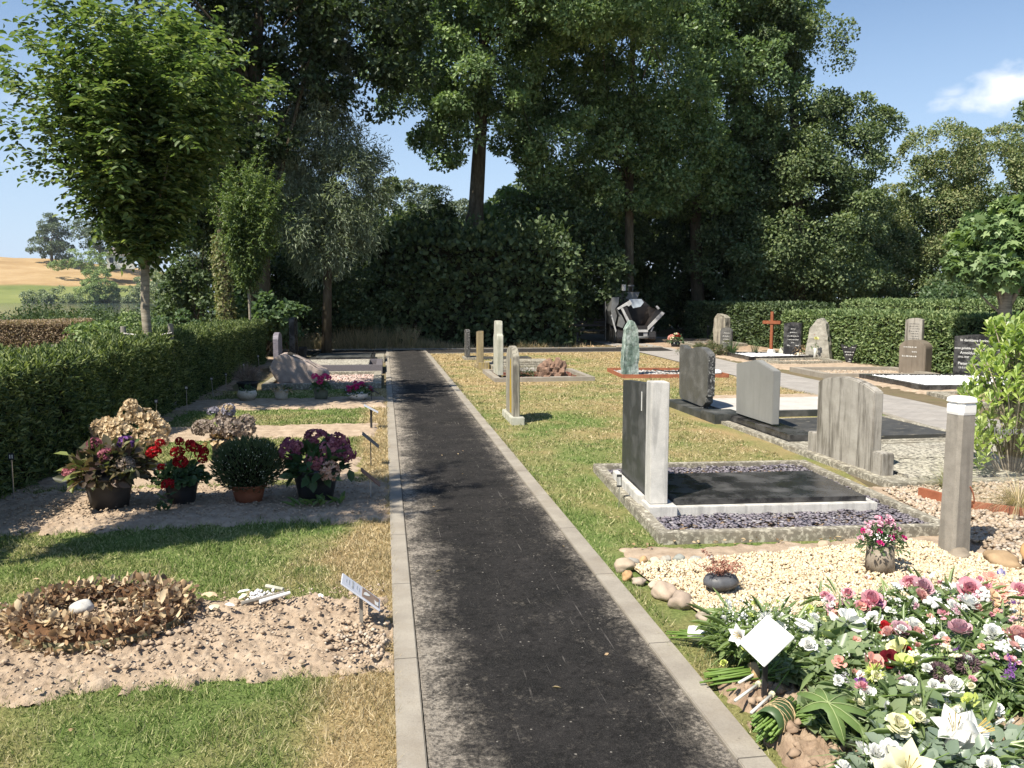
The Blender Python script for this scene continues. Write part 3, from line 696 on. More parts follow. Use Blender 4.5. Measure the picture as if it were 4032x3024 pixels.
chips('gravel', [(4.9, 16.6), (7.0, 16.45), (7.05, 17.8), (5.05, 18.1)], 1200, .03, m_stones('mixed_gravel', [(.08, .08, .08), (.5, .5, .48), (.3, .28, .26), (.62, .6, .58)]), .02, 22)
st = thing('white_stone', 'white rounded stone lying at the far end of the rusty steel bed', 'stone', (6.95, 16.7, .06)); MB().rock((0, 0, .03), (.12, .1, .07), 2, 3, .2).build('stone', MA['white'], st, smooth=True)
st = thing('rusty_post', 'slim rusty steel post standing behind the green standing stone', 'post', (6.22, 19.9, 0))
mb = MB(); mb.box(-.03, .03, -.008, .008, 0, .52); mb.build('post', MA['corten'], st)
mb = MB(); mb.box(-.03, .03, -.011, .011, .521, .55); mb.build('cap', MA['corten'], st)
sw = thing('dark_ornament', 'dark metal ornament lying in the rusty steel bed', 'ornament', (6.05, 16.75, .06))
mb = MB(); mb.tube([(-.45, .05, .1), (-.1, 0, .05), (.25, -.02, .06), (.45, .03, .02)], [.01, .014, .02, .012]); mb.build('rod', MA['plastic'], sw)
mb = MB(); mb.rock((.2, 0, .08), (.11, .05, .05), 4, 2, .3); mb.build('figure', MA['plastic'], sw)

# 6 speckled granite, wavy top
g6 = thing('wavy_headstone', 'dark speckled granite headstone with a wavy top beside a light stone slab', 'headstone', (4.38, 10.25, 0))
p6 = [(.72, .20), (.85, .12), (.95, .12), (1.75, .14), (1.80, .20), (1.82, .6), (1.82, .95)]
for u, z in [(0, .955), (.06, .955), (.13, .94), (.22, .915), (.30, .905), (.38, .91), (.46, .925), (.54, .945), (.62, .958), (.70, .962), (.78, .958), (.86, .945), (.93, .92), (1, .885)]:
    p6.append((1.80 - u * 1.10, z))
p6 += [(.68, .84), (.68, .30), (.72, .28)]
MB().prism(p6, .06, .165, 'x', bev=.008).build('slab', MA['dgran'], g6)
mb = MB()
mb.prism([(y, z) for y, z in [(.677, .29), (.67, .86), (.66, .86), (.664, .29)]], .065, .16, 'x'); mb.build('rough_edge', MA['edge'], g6)
mb = MB(); mb.box(.07, .15, .84, .96, .05, .125); mb.build('dowel_block', MA['edge'], g6)
mb = MB(); mb.box(-.10, .33, .0, .50, -.05, .135, bev=.006); mb.box(-.10, .24, .502, 2.0, -.05, .10, bev=.006); mb.build('plinth', MA['blackm'], g6)
mb = MB(); mb.box(.30, 2.45, .55, 1.95, .03, .10, bev=.006); mb.build('grave_slab', MA['lightslab'], g6)
mb = MB(); mb.box(.34, 2.50, .50, .548, -.04, .095, bev=.004); mb.box(2.452, 2.50, .55, 1.98, -.04, .095, bev=.004); mb.build('slab_kerb', MA['blackm'], g6)

# 7 grey stone with an off-centre peak on black granite
g7 = thing('peaked_headstone', 'smooth grey headstone with an off-centre peak standing on a black granite base', 'headstone', (4.5, 9.15, 0))
MB().prism([(.10, .14), (1.13, .14), (1.16, .80), (.62, .885), (.56, .885), (.10, .79)], .08, .175, 'x', bev=.008).build('slab', MA['grey'], g7)
mb = MB(); mb.box(.0, .32, -.52, 1.3, -.05, .12, bev=.005); mb.build('plinth', MA['black'], g7)
mb = MB(); mb.box(.324, 2.08, -.45, 1.02, .0, .075, bev=.005); mb.build('grave_slab', MA['dplate'], g7)
frame(g7, -.14, 2.33, -.66, 1.22, .12, .05, MA['kerb2'])
chips('chips', [(2.08, -.5), (2.22, -.5), (2.22, 1.1), (2.08, 1.1)], 300, .02, MA['tan'], .0, 24, parent=g7)

# 8 tall streaked concrete headstone with wing blocks
g8 = thing('arched_headstone', 'broad streaked concrete headstone with a low arched top and short wing blocks', 'headstone', (4.36, 6.45, 0))
MB().prism([(y + .48, z) for y, z in [(0, .03), (1.0, .03)] + [(1.0 - i / 14 * 1.0, .80 + .09 * math.sin(PI * (i / 14)) ** .8 * (1 - .0 * i)) for i in range(15)]], .06, .155, 'x', bev=.01).build('slab', MA['weath'], g8)
for a_, b_ in ((.30, .47), (1.49, 1.62)): MB().box(.045, .17, a_, b_, .03, .26, bev=.008).build('wing_block', MA['weath'], g8)
mb = MB(); mb.box(-.04, .22, .0, 2.0, -.05, .06, bev=.008); mb.build('plinth', MA['kerb2'], g8)
mb = MB(); mb.box(.25, 2.5, .15, .95, -.02, .07, bev=.008); mb.box(.25, 2.5, .955, 1.75, -.02, .075, bev=.008); mb.build('grave_slab', MA['lichplate'], g8)
frame(g8, .222, 2.62, .0, 2.0, .12, .055, MA['kerb2'])

# 9 near grave: black headstone, white pillar, slate bed
g9 = thing('black_headstone_grave', 'black headstone joined to a white marble pillar inside a concrete-edged bed of purple slate', 'grave', (1.80, 5.20, 0), math.radians(-3.6))
frame(g9, .0, 2.1, .0, 2.38, .085, .085, MA['kerb2'])
mb = MB(); mb.poly([(.08, .08, .015), (2.02, .08, .015), (2.02, 2.3, .015), (.08, 2.3, .015)]).build('slate_bed_base', MA['soil2'], g9)
chips('slate_chippings', [(.085, .085), (2.015, .085), (2.015, 2.29), (.085, 2.29)], 7800, .021, MA['slate'], .035, 31, .22, g9, relief=.02)
sl = MB(); sl.prism([(.80, .125), (1.66, .125), (1.66, .955), (.80, 1.01)], .115, .195, 'x', bev=.005)
sl.build('headstone_slab', MA['blackm'], g9)
mb = MB(); mb.box(.108, .114, .98, .984, .78, .93); mb.build('bird_dropping', MA['letter'], g9)
mb = MB(); mb.box(.10, .235, .64, .797, .122, 1.035, bev=.004); mb.build('marble_pillar', MA['marble'], g9)
mb = MB(); mb.box(.075, .29, .56, .80, -.02, .12, bev=.004); mb.box(.055, .105, .802, 1.75, -.02, .15, bev=.004); mb.box(.206, .29, .802, 1.75, -.02, .12, bev=.004); mb.build('marble_base', MA['marble'], g9)
mb = MB(); mb.box(.294, 1.86, .60, .67, -.02, .105, bev=.004); mb.box(1.80, 1.86, .672, 1.58, -.02, .105, bev=.004); mb.box(.294, 1.86, 1.582, 1.65, -.02, .105, bev=.004); mb.build('marble_edging', MA['marble'], g9)
mb = MB(); mb.box(.296, 1.795, .655, 1.60, .108, .145, bev=.004); mb.build('black_plate', MA['black'], g9)
nm = thing('grave_marker', 'small black numbered marker on a pin beside the black headstone kerb', 'marker', (1.815, 6.22, 0), -.2)
mb = MB(); mb.box(-.02, .02, -.005, .005, .17, .27, bev=.002); mb.build('plate', MA['plastic'], nm)
mb = MB()
for k in (-.011, 0, .011): mb.box(k - .003, k + .003, -.0065, -.005, .185, .25)
mb.build('numerals', MA['letter'], nm)
mb = MB(); mb.tube([(0, 0, 0), (0, 0, .17)], .004); mb.build('pin', MA['steel'], nm)

# wooden post with a white cap
wp = thing('wooden_post', 'weathered grey square wooden post with a white wax-covered top', 'post', (3.60, 4.70, 0), .12)
oc = lambda r, c: [(r, -r + c), (r, r - c), (r - c, r), (-r + c, r), (-r, r - c), (-r, -r + c), (-r + c, -r), (r - c, -r)]
mb = MB(); t_ = bmesh.new()
for r, z in ((.088, -.05), (.084, .4), (.082, .985)):
    pass
def loft(mb, secs):
    vs = []; n = len(secs[0][0])
    for prof, z in secs: vs += [(x, y, z) for x, y in prof]
    fs = [tuple(range(n))[::-1], tuple((len(secs) - 1) * n + k for k in range(n))]
    for i in range(len(secs) - 1):
        for k in range(n): fs.append((i*n+k, i*n+(k+1) % n, (i+1)*n+(k+1) % n, (i+1)*n+k))
    mb._add(vs, fs)
t_.free()
loft(mb, [(oc(.074, .018), -.05), (oc(.068, .018), .4), (oc(.065, .02), .985)]); mb.build('shaft', MA['wood'], wp)
mb = MB(); loft(mb, [(oc(.067, .022), .925), (oc(.070, .024), .94), (oc(.071, .026), .985), (oc(.065, .025), .99), (oc(.066, .025), 1.0), (oc(.077, .032), 1.005), (oc(.074, .032), 1.025), (oc(.056, .025), 1.035)]); mb.build('cap', MA['white'], wp)
mb = MB(); mb.tube([(.03, -.073, .47), (.05, -.078, .43), (.065, -.076, .38), (.072, -.064, .355)], .005, 5); mb.build('hook', MA['corten'], wp)
# glass memorial panel right of the post, mostly out of frame
MA['glass'] = (lambda t: ([t.n.remove(t.b)], t.l((lambda m_: (m_.inputs[0].__setattr__('default_value', .06), t.l(t.new('ShaderNodeBsdfTransparent').outputs[0], m_.inputs[1]), t.l((lambda gq: (gq.inputs['Roughness'].__setattr__('default_value', .03), gq)[1])(t.new('ShaderNodeBsdfGlossy')).outputs[0], m_.inputs[2]), m_.outputs[0])[-1])(t.new('ShaderNodeMixShader')), t.out.inputs[0]), t.m)[-1])(NT('clear_glass'))
gp = thing('glass_panel', 'clear glass memorial panel with pale lettering beside the wooden post', 'panel', (3.70, 4.66, 0), .06)
mb = MB(); mb.box(.0, .72, -.005, .005, .1, .98, bev=.002); mb.build('pane', MA['glass'], gp)
words('Nooit vergeten', .075, T(.10, -.008, .79) @ R(PI/2, 'X'), m_simple('etched_lettering', (.22, .22, .20), None, 30, .6, .2, 0), gp, align='LEFT')

# gravel plot right of the kerb, tan stones, brick-red edging
chips('gravel', [(3.95, 5.2), (3.75, 4.2), (5.6, 4.2), (6.0, 6.7), (4.2, 6.4)], 7500, .022, MA['tan'], .02, 33, relief=.02)
mb = MB()
for a, b in [((4.35, 6.12), (4.45, 5.62)), ((4.45, 5.62), (4.75, 5.3)), ((4.75, 5.3), (5.5, 5.2))]:
    d = Vector((b[0]-a[0], b[1]-a[1])).normalized(); n_ = Vector((-d.y, d.x)) * .02
    mb.prism([(a[0]+n_.x, a[1]+n_.y), (a[0]-n_.x, a[1]-n_.y), (b[0]-n_.x, b[1]-n_.y), (b[0]+n_.x, b[1]+n_.y)], -.03, .10, 'z')
tag(mb.build('brick_edging', MA['terra']), 'brick-red edging strip in the tan gravel behind the wooden post', 'edging')

# cream pebble bed with a rim of boulders
PB = [(1.46, 4.74), (1.49, 4.45), (1.56, 4.2), (1.60, 3.9), (1.80, 3.66), (2.3, 3.5), (3.3, 3.5), (3.75, 4.0), (3.8, 4.5), (3.45, 4.92), (2.6, 4.86), (1.9, 4.77)]
mb = MB(); mb.poly([(x, y, .03) for x, y in PB]); mb.build('pebble_bed', MA['creamb'], kind='structure')
chips('pebbles', PB, 21000, .0105, MA['cream'], .035, 34, .8, relief=.018)
bl = [(1.415, 4.72, .085, .055, (.42, .34, .25)), (1.385, 4.56, .05, .04, (.48, .30, .15)), (1.43, 4.47, .055, .03, (.42, .35, .28)), (1.50, 4.39, .055, .03, (.5, .42, .32)), (1.50, 4.24, .095, .06, (.43, .34, .26)), (1.55, 4.10, .09, .06, (.35, .28, .22)), (1.60, 3.90, .07, .03, (.40, .33, .26)), (1.49, 4.80, .055, .035, (.34, .32, .28)), (1.57, 4.82, .04, .035, (.52, .33, .17)), (1.645, 4.82, .045, .03, (.5, .44, .34)), (1.71, 4.82, .05, .035, (.40, .37, .31)), (1.80, 4.81, .06, .035, (.30, .31, .28)), (1.90, 4.81, .045, .03, (.36, .36, .33)), (1.99, 4.79, .05, .03, (.42, .40, .36)), (2.62, 4.90, .06, .03, (.45, .38, .30)), (2.85, 4.95, .06, .04, (.46, .36, .26)), (3.72, 4.42, .13, .07, (.34, .24, .14)), (3.95, 4.36, .17, .13, (.45, .28, .13)), (3.58, 4.62, .11, .05, (.25, .21, .16)), (4.22, 4.1, .14, .06, (.4, .26, .15)), (3.25, 5.0, .05, .03, (.4, .34, .27)), (2.38, 4.87, .05, .03, (.44, .36, .28)), (1.72, 3.70, .09, .03, (.42, .35, .29))]
pl = ['beside the path kerb', 'at the corner of the bed', 'along the path side of the bed', 'between two flat stones', 'flat and tan', 'grey-brown and angular', 'half sunk near the flowers', 'greenish on the lawn side', 'orange on the lawn side', 'yellowish on the lawn side', 'olive on the lawn side', 'dark grey-green and largest on the lawn side', 'small and grey on the lawn side', 'pale grey at the end of the lawn side', 'low and tan by the slate kerb', 'pinkish by the slate kerb', 'oblong brown in front of the post', 'large orange-brown right of the post', 'flat grey at the post foot', 'brown at the far right', 'tiny near the slate kerb corner', 'buff by the bare soil', 'buff and sunken at the grass tuft']
bcache = {}
for k, (x, y, r, h, c) in enumerate(bl):
    if c not in bcache: bcache[c] = m_simple('border_stone_%d' % len(bcache), c, tuple(v * .7 for v in c), 9, .75, .25, .5, .004, c3=tuple(min(1, v * 1.25) for v in c))
    o = MB().rock((0, 0, 0), (r * .78, r * .62, h * .85), k * 3 + 1, 3, .22).build('border_stone', bcache[c], smooth=True)
    o.location = (x, y, h * .55 + .01); o.rotation_euler = (0, 0, k * 1.3)
    tag(o, 'border stone of the cream pebble bed, ' + pl[k], 'stone', 'stones around the cream pebble bed')
o = MB().rock((0, 0, 0), (.09, .07, .05), 5, 3, .2).build('white_stone', MA['white'], smooth=True); o.location = (3.20, 4.86, .075); tag(o, 'bright white stone on the cream pebbles beside the petunia vase', 'stone')

# ================================================================ signs
def sign(name, label, loc, w_, l_, tilt, h, mat, stake, stake_mat, rz=0, pic=None, side=1, group='name signs on stakes'):
    """plate leaning over a stake; its long side runs down towards the path (+X side=1, -X side=-1)"""
    s = thing(name, label, 'sign', loc, rz, group)
    M = T(0, 0, h) @ R(tilt * side, 'Y')
    mb = MB(); mb.box(-l_/2, l_/2, -w_/2, w_/2, -.004, .004, M=M, bev=.0015); p = mb.build('plate', mat, s)
    if pic: pic(s, M, w_, l_)
    mb = MB(); mb.box(-stake, stake, -stake*.6, stake*.6, -.05, h - .012); mb.build('stake', stake_mat, s)
    return s
def pic1(s, M, w_, l_):
    mb = MB(); mb.box(l_*.02, l_*.46, -w_*.40, w_*.40, .0045, .006, M=M); ph = mb.build('photo_panel', m_simple('sepia_print', (.33, .24, .18), (.22, .15, .11), 8, .5), s)
    mb = MB(); 
    mb.prism([(l_*.05, -.03), (l_*.12, -.02), (l_*.2, .0), (l_*.22, .02), (l_*.12, .03), (l_*.07, .01)], .0065, .0075, 'z', M=M)
    mb.prism([(l_*.36, -.05), (l_*.44, -.05), (l_*.44, .01), (l_*.40, -.01), (l_*.34, .0)], .0065, .0075, 'z', M=M); mb.build('pale_figure', MA['letter'], ph)
    mb = MB()
    for k, (u, a, b) in enumerate([(-.40, -.02, .02), (-.33, -.03, .035), (-.25, -.05, .05), (-.23, -.045, .04), (-.13, -.02, .03), (-.07, -.03, .02)]):
        y = a
        while y < b:
            mb.box(l_*u, l_*u + (.006 if k in (2, 3) else .004), y, y + .006, .0045, .0055, M=M); y += .009
    mb.build('text_lines', m_simple('faded_print', (.42, .43, .44), None, 30, .5), s)
MA['signw'] = m_simple('pale_sign_plate', (.60, .62, .68), (.56, .58, .63), 5, .35, .4, 0)
sign('name_sign', 'pale grey photo sign on a stake beside the dried wreath', (-.135, 4.04, 0), .15, .235, .68, .205, MA['signw'], .009, MA['wood'], 0, pic1)
sign('name_sign', 'rusty brown name sign on a chain-like stake right of the purple hydrangea', (-.13, 6.75, 0), .13, .20, .72, .20, m_simple('copper_plate', (.23, .12, .09), (.15, .08, .06), 10, .5, .4, .1), .006, MA['steel'])
sign('name_sign', 'dark blue-grey name sign on a thin stake behind the hydrangea pot', (-.15, 8.15, 0), .17, .21, .72, .27, m_simple('navy_plate', (.035, .045, .06), (.03, .035, .05), 6, .4, .4, 0), .005, MA['plastic'])
sign('name_sign', 'light grey name sign on a thick black stake beyond the hydrangea', (-.18, 10.5, 0), .14, .20, .50, .27, MA['signw'], .014, MA['plastic'])
sign('name_sign', 'thin dark name sign leaning over the white petunia bowl', (-.22, 13.35, 0), .12, .30, .62, .22, MA['plastic'], .006, MA['plastic'])
sd = sign('flower_sign', 'blank white square sign on a black stake among the bouquets', (1.49, 3.00, .02), .225, .165, .74, .27, MA['white'], .010, MA['plastic'], 0, None, -1)

# number stakes along the hedge
for k, (x, y, h, lb) in enumerate([(-2.98, 7.1, .36, 'nearest, at the frame edge by the hedge foot'), (-2.85, 8.75, .36, 'behind the black pot of dark hydrangea'), (-2.85, 10.9, .34, 'behind the cream dried hydrangea'), (-2.8, 12.3, .36, 'beyond the cream dried hydrangea'), (-2.85, 14.3, .30, 'left of the bare dry bush'), (-2.8, 15.3, .28, 'behind the bare dry bush'), (-2.8, 17.2, .30, 'beside the boulder grave'), (-2.85, 19.5, .32, 'near the black headstones')]):
    s = thing('plot_marker', 'thin metal plot marker along the hedge, ' + lb, 'marker', (x, y, 0), 0, 'plot markers along the left hedge')
    mb = MB(); mb.tube([(.02 * math.sin(k * 2), 0, 0), (0, 0, h)], .0055, 5); mb.build('pin', MA['steel'], s)
    mb = MB(); mb.box(-.022, .022, -.005, .005, h, h + .055, bev=.002); pl_ = mb.build('plate', MA['plastic'], s)
    mb = MB(); mb.box(-.013, -.004, -.0065, -.0055, h + .012, h + .042); mb.box(.004, .013, -.0065, -.0055, h + .012, h + .042); mb.build('numerals', MA['letter'], pl_)

# ================================================================ graves left of the path, far end
gb = thing('boulder_grave', 'stone-edged grave of pink gravel with a sloping boulder bearing a plaque', 'grave', (-2.22, 15.45, 0))
frame(gb, .0, 2.15, .0, 2.6, .16, .10, MA['kerb2'])
chips('pink_gravel', [(.15, .15), (2.0, .15), (2.0, 2.45), (.15, 2.45)], 2600, .022, MA['pink'], .03, 41, parent=gb)
bo = MB().prism([(-.34, .0), (-.1, -.03), (.26, -.02), (.46, .06), (.54, .15), (.50, .22), (.20, .36), (-.12, .52), (-.28, .55), (-.42, .48), (-.52, .34), (-.46, .14)], -.30, .34, 'y', T(.62, .75, .06), cuts=3, jit=.045, seed=3)
bo.build('boulder', MA['boulder'], gb, smooth=True)
Mq = T(.74, .77, .43) @ R(math.radians(27), 'Y')
mb = MB(); mb.box(-.38, .34, -.24, .24, .012, .03, M=Mq, bev=.004); pq = mb.build('plaque', m_simple('brown_plaque', (.10, .085, .07), (.07, .06, .05), 8, .35, .4, 0), gb)
mb = MB(); gg = random.Random(4)
for r in range(4):
    for k in range(8):
        if gg.random() < .75: mb.box(-.28 + r * .07, -.245 + r * .07, -.18 + k * .042, -.18 + k * .042 + .024, .031, .033, M=Mq)
mb.build('lettering', MA['letter'], pq)
gs = thing('granite_grave', 'grey granite grave slab strewn with pale chips and a plum-grey headstone', 'grave', (-2.25, 18.4, 0))
frame(gs, .3, 2.2, .0, 1.9, .14, .20, m_simple('plum_granite', (.17, .155, .165), (.11, .10, .11), 40, .4, .4, .1), z0=-.03)
mb = MB(); mb.box(.45, 1.9, .15, 1.75, .0, .205, bev=.006); mb.build('grave_slab', MA['lichplate'], gs)
mb = MB(); mb.prism(arch(.7, .88, .14, 12), -.24, -.12, 'x', T(0, .9, 0), bev=.008); mb.build('headstone_slab', m_simple('plum_granite_stone', (.24, .22, .245), (.13, .12, .14), 9, .35, .4, .1, stretch=(1, 1, 2.5)), gs)
mb = MB(); mb.box(-.34, .0, .8, 1.75, -.02, .12, bev=.005); mb.build('plinth', MA['blackm'], gs)
gt = thing('black_grave', 'polished black grave with a tall dark headstone beside the crossing path', 'grave', (-2.2, 21.3, 0))
frame(gt, .3, 2.0, .0, 1.9, .14, .16, MA['black'], z0=-.03)
mb = MB(); mb.box(.45, 1.85, .15, 1.75, .0, .17, bev=.006); mb.build('grave_slab', MA['blackm'], gt)
mb = MB(); mb.prism([(0, .05), (.8, .05), (.8, 1.10), (.65, 1.16), (.1, 1.16), (0, 1.12)], -.22, -.08, 'x', T(0, .6, 0), bev=.006); mb.build('headstone_slab', MA['black'], gt)
mb = MB(); mb.box(-.3, .25, .5, 1.5, -.02, .10, bev=.005); mb.box(-.04, .16, 1.1, 1.3, .105, .38, bev=.01); mb.build('plinth', MA['black'], gt)
cb = thing('curb_block', 'short mossy concrete block between the black grave and the path', 'block', (-.20, 21.6, 0)); MB().box(-.05, .2, 0, 1.2, -.03, .16, bev=.01).build('block', MA['kerb2'], cb)

# ================================================================ graves along the far road
def rear_stone(name, label, loc, prof, th, mat, rz=0, base=None, rows=None, lmat=None, cuts=0, jit=0, seed=0, cat='headstone'):
    s = thing(name, label, cat, loc, rz)
    mb = MB(); mb.prism(prof, -th/2, th/2, 'x', bev=0 if cuts else .006, cuts=cuts, jit=jit, seed=seed); mb.build('slab', mat, s)
    if base: mb = MB(); mb.box(*base, bev=.006); mb.build('plinth', MA['kerb2'], s)
    if rows: lines(s, -th/2 - .002, rows, lmat, h=.028)
    return s
FZ = math.radians(28)   # these stones are turned a little towards the camera
# red wooden cross
cx = thing('wooden_cross', 'tall red-brown wooden cross on a white foot in front of the green hedge', 'cross', (11.0, 22.4, 0), -.9)
mb = MB(); mb.box(-.042, .042, -.035, .035, .14, 1.28, bev=.006); mb.build('upright', MA['redwood'], cx)
mb = MB(); mb.box(-.27, .27, -.055, .055, .92, 1.02, bev=.01); mb.build('crossbar', MA['redwood'], cx)
mb = MB(); mb.prism([(-.13, 0), (.13, 0), (.07, .2), (-.07, .2)], -.08, .08, 'y', bev=.01); mb.build('foot', MA['white'], cx)
s = thing('white_pot', 'white round planter tipped against the foot of the wooden cross', 'pot', (11.28, 22.2, .10), 0, rot=(.5, .5, 0)); MB().lathe([(.0, -.1), (.12, -.1), (.17, .08), (.15, .08), (.11, -.06), (0, -.06)], 16).build('pot', MA['pale'], s, smooth=True)
s = rear_stone('black_headstone', 'upright polished black headstone with small white lettering right of the cross', (11.3, 21.7, 0), [(-.24, .05), (.24, .05), (.24, .96), (.05, 1.0), (-.24, .97)], .22, MA['black'], FZ + .35, (-.2, .2, -.34, .34, -.02, .08), [(.80, -.08, .06), (.70, -.13, .10), (.60, -.17, .16), (.50, -.17, .18), (.42, -.05, .05), (.34, -.18, -.06), (.34, .06, .18)])
rear_stone('pale_rock_headstone', 'rough pale pointed rock headstone with a rose leaning on it', (11.75, 21.1, 0), [(-.34, -.05), (.34, -.05), (.33, .3), (.27, .55), (.22, .86), (.05, 1.10), (-.08, 1.12), (-.2, .98), (-.24, .7), (-.30, .4)], .22, MA['rock'], FZ + .2, None, [(.66, -.18, .14)], m_simple('red_lettering', (.3, .1, .07), None, 20, .8), cuts=2, jit=.03, seed=6)
rear_stone('wedge_headstone', 'small black wedge-shaped headstone tapering to its foot by the hedge', (11.75, 19.6, 0), [(-.06, 0), (.06, 0), (.22, .50), (.05, .44), (.0, .40), (-.05, .45), (-.20, .50)], .05, MA['black'], FZ + .25, None, [(.40, -.15, -.06), (.40, .06, .15), (.28, -.12, .13), (.21, -.09, .10), (.10, -.05, .05), (.04, -.04, .04)])
rear_stone('tall_grey_headstone', 'tall rough grey-brown stone pillar in the shade of the dark hedge', (11.9, 28.1, 0), [(-.25, -.05), (.25, -.05), (.27, .5), (.24, .95), (.10, 1.12), (-.12, 1.06), (-.24, .98), (-.27, .4)], .28, MA['yellowl'], FZ, None, None, cuts=2, jit=.03, seed=9)
rear_stone('small_dark_headstone', 'small dark arched headstone between the juniper and the hedge corner', (10.9, 24.9, 0), arch(.42, .74, .12, 8), .09, MA['dgran'], FZ + .1, (-.12, .12, -.05, .5, -.02, .06), [(.55, .06, .3), (.45, .08, .34), (.35, .08, .3), (.25, .08, .34)])
rear_stone('white_edged_headstone', 'dark headstone with a white inscribed band deep in the hedge shade', (12.7, 30.9, 0), [(-.22, 0), (.22, 0), (.22, .62), (.12, .66), (.1, .95), (-.1, .95), (-.12, .66), (-.22, .62)], .12, MA['blackm'], FZ, (-.2, .2, -.5, .5, -.02, .08), [(.55, -.22, .2), (.57, -.2, .22)])
s = thing('brown_headstone', 'polished brown round-shouldered headstone in front of a paler upright stone', 'headstone', (11.35, 16.35, 0), -1.12)
MB().prism([(-.29, .02), (.29, .02), (.30, .60)] + [(.30 * math.cos(a), .60 + .17 * math.sin(a)) for a in np.linspace(.2, PI - .2, 9)] + [(-.30, .60)], -.14, .14, 'y', bev=.012).build('slab', streaked('brown_polished', (.22, .185, .145), (.16, .135, .105), (.11, .09, .07), sc=3, rough=.35, amt=.5), s)
lines(s, -.142, [(.60, -.2, .12), (.50, -.0, .17), (.40, -.22, .15)], None, h=.03, axis='y')
s = rear_stone('pale_back_headstone', 'pale inscribed upright headstone standing behind the brown round-shouldered one', (11.75, 17.0, 0), [(-.20, .02), (.20, .02), (.20, 1.16)] + [(.2 - .4 * i / 8, 1.17 + .05 * math.sin(PI * i / 8 * .9)) for i in range(9)] + [(-.20, 1.18)], .09, MA['weath'], .0, (-.12, .12, -.26, .26, -.02, .1))
s.rotation_euler = (0, 0, .42)
lines(s, -.048, [(1.08 - k * .055, -.14 + .02 * (k % 2), .13 - .02 * (k % 3)) for k in range(7)], MA['ink'], h=.022)
s = thing('wide_black_headstone', 'wide black inscribed headstone partly hidden by the bright green shrub', 'headstone', (11.9, 15.2, 0), -1.08)
MB().prism([(-.42, .10), (.55, .10), (.55, .88), (.40, .94), (-.10, .92), (-.42, .88)], -.05, .05, 'y', bev=.006).build('slab', MA['black'], s)
MB().box(-.5, .65, -.14, .14, -.02, .095, bev=.006).build('plinth', MA['black'], s)
for k, (tx, sz, z, x) in enumerate([('In dankbare herinnering', .075, .78, .06), ('aan', .06, .71, .06), ('onze geliefde ouders en grootouders', .062, .62, .06), ('Arnoldus Lambertus', .08, .52, .04), ('19-5-1937', .055, .44, -.22), ('Pietertje Adriana', .08, .30, -.05), ('15-5-1935', .055, .22, -.2)]):
    words(tx, sz, T(x, -.0525, z) @ R(PI/2, 'X'), MA['letter'], s)
def lowgrave(name, label, corners, wd, h, mat, fill, n, cs=.03, z=.03, seed=50):
    s = thing(name, label, 'grave', (corners[0][0], corners[0][1], 0)); ox, oy = corners[0]
    c = [Vector((x - ox, y - oy)) for x, y in corners]; cen = sum(c, Vector((0, 0))) / 4
    inn = [p + (cen - p).normalized() * wd * 1.4 for p in c]
    mb = MB()
    for i in range(4):
        j = (i + 1) % 4; mb.prism([tuple(c[i]), tuple(c[j]), tuple(inn[j]), tuple(inn[i])], -.04, h + .001 * i, 'z')
    mb.build('kerb_frame', mat, s)
    if fill: chips('gravel_fill', [tuple(p) for p in inn], n, cs, fill, z, seed, parent=s)
    return s
lowgrave('gravel_grave', 'black-edged grave filled with bright white gravel beside the paved road', [(9.45, 13.4), (12.2, 13.1), (12.2, 15.2), (9.65, 15.7)], .10, .11, MA['black'], MA['white_gravel'], 3500, .035, .07, 51)
lowgrave('gravel_grave', 'low black-edged grave of pale gravel in front of the wooden cross', [(9.5, 20.6), (11.6, 20.9), (11.7, 22.4), (9.7, 22.7)], .09, .12, MA['black'], MA['white_gravel'], 1600, .035, .07, 52)
lowgrave('concrete_grave', 'sandy concrete kerb of an old grave in front of the brown headstone', [(9.0, 15.9), (11.4, 15.6), (11.5, 17.3), (9.1, 17.6)], .16, .10, MA['kerb'], MA['tan'], 900, .03, .02, 53)
lowgrave('concrete_grave', 'grey concrete kerb in front of the pale pointed rock headstone', [(9.7, 19.3), (11.4, 19.3), (11.5, 20.5), (9.6, 20.4)], .14, .09, MA['kerb2'], MA['tan'], 900, .03, .02, 54)
lowgrave('slab_grave', 'dark low slab nearest the road right of the white gravel grave', [(8.9, 11.2), (11.5, 10.8), (11.9, 12.7), (9.2, 12.9)], .2, .06, MA['kerb2'], MA['soil2'], 900, .03, .03, 55)
lowgrave('shaded_grave', 'dark stone kerb in the shade near the end of the road', [(10.2, 26.3), (12.3, 26.8), (12.4, 28.6), (10.4, 28.4)], .14, .12, MA['kerb2'], MA['soil2'], 700, .03, .03, 56)
s = thing('garden_bench', 'dark slatted bench in deep shade at the end of the hedge', 'bench', (8.0, 31.2, 0), -.1)
for z in (.62, .74, .86): MB().box(-.75, .75, .22, .25, z - .045, z + .045, bev=.005).build('back_slat', MA['wood'] if 0 else MA['plastic'], s)
MB().box(-.75, .75, -.2, .2, .42, .46, bev=.005).build('seat', MA['plastic'], s)
for x in (-.65, .65): MB().box(x - .03, x + .03, -.18, .24, 0, .42, bev=.005).build('leg', MA['plastic'], s)
s = thing('grey_stone_block', 'light grey stone just showing above the left hedge before the brown hedge', 'headstone', (-5.15, 14.1, 0), .3)
MB().box(-.25, .25, -.1, .1, 0, .92, bev=.04).build('slab', MA['weath'], s)
MB().box(-.35, .35, -.16, .16, -.02, .1, bev=.01).build('plinth', MA['kerb2'], s)
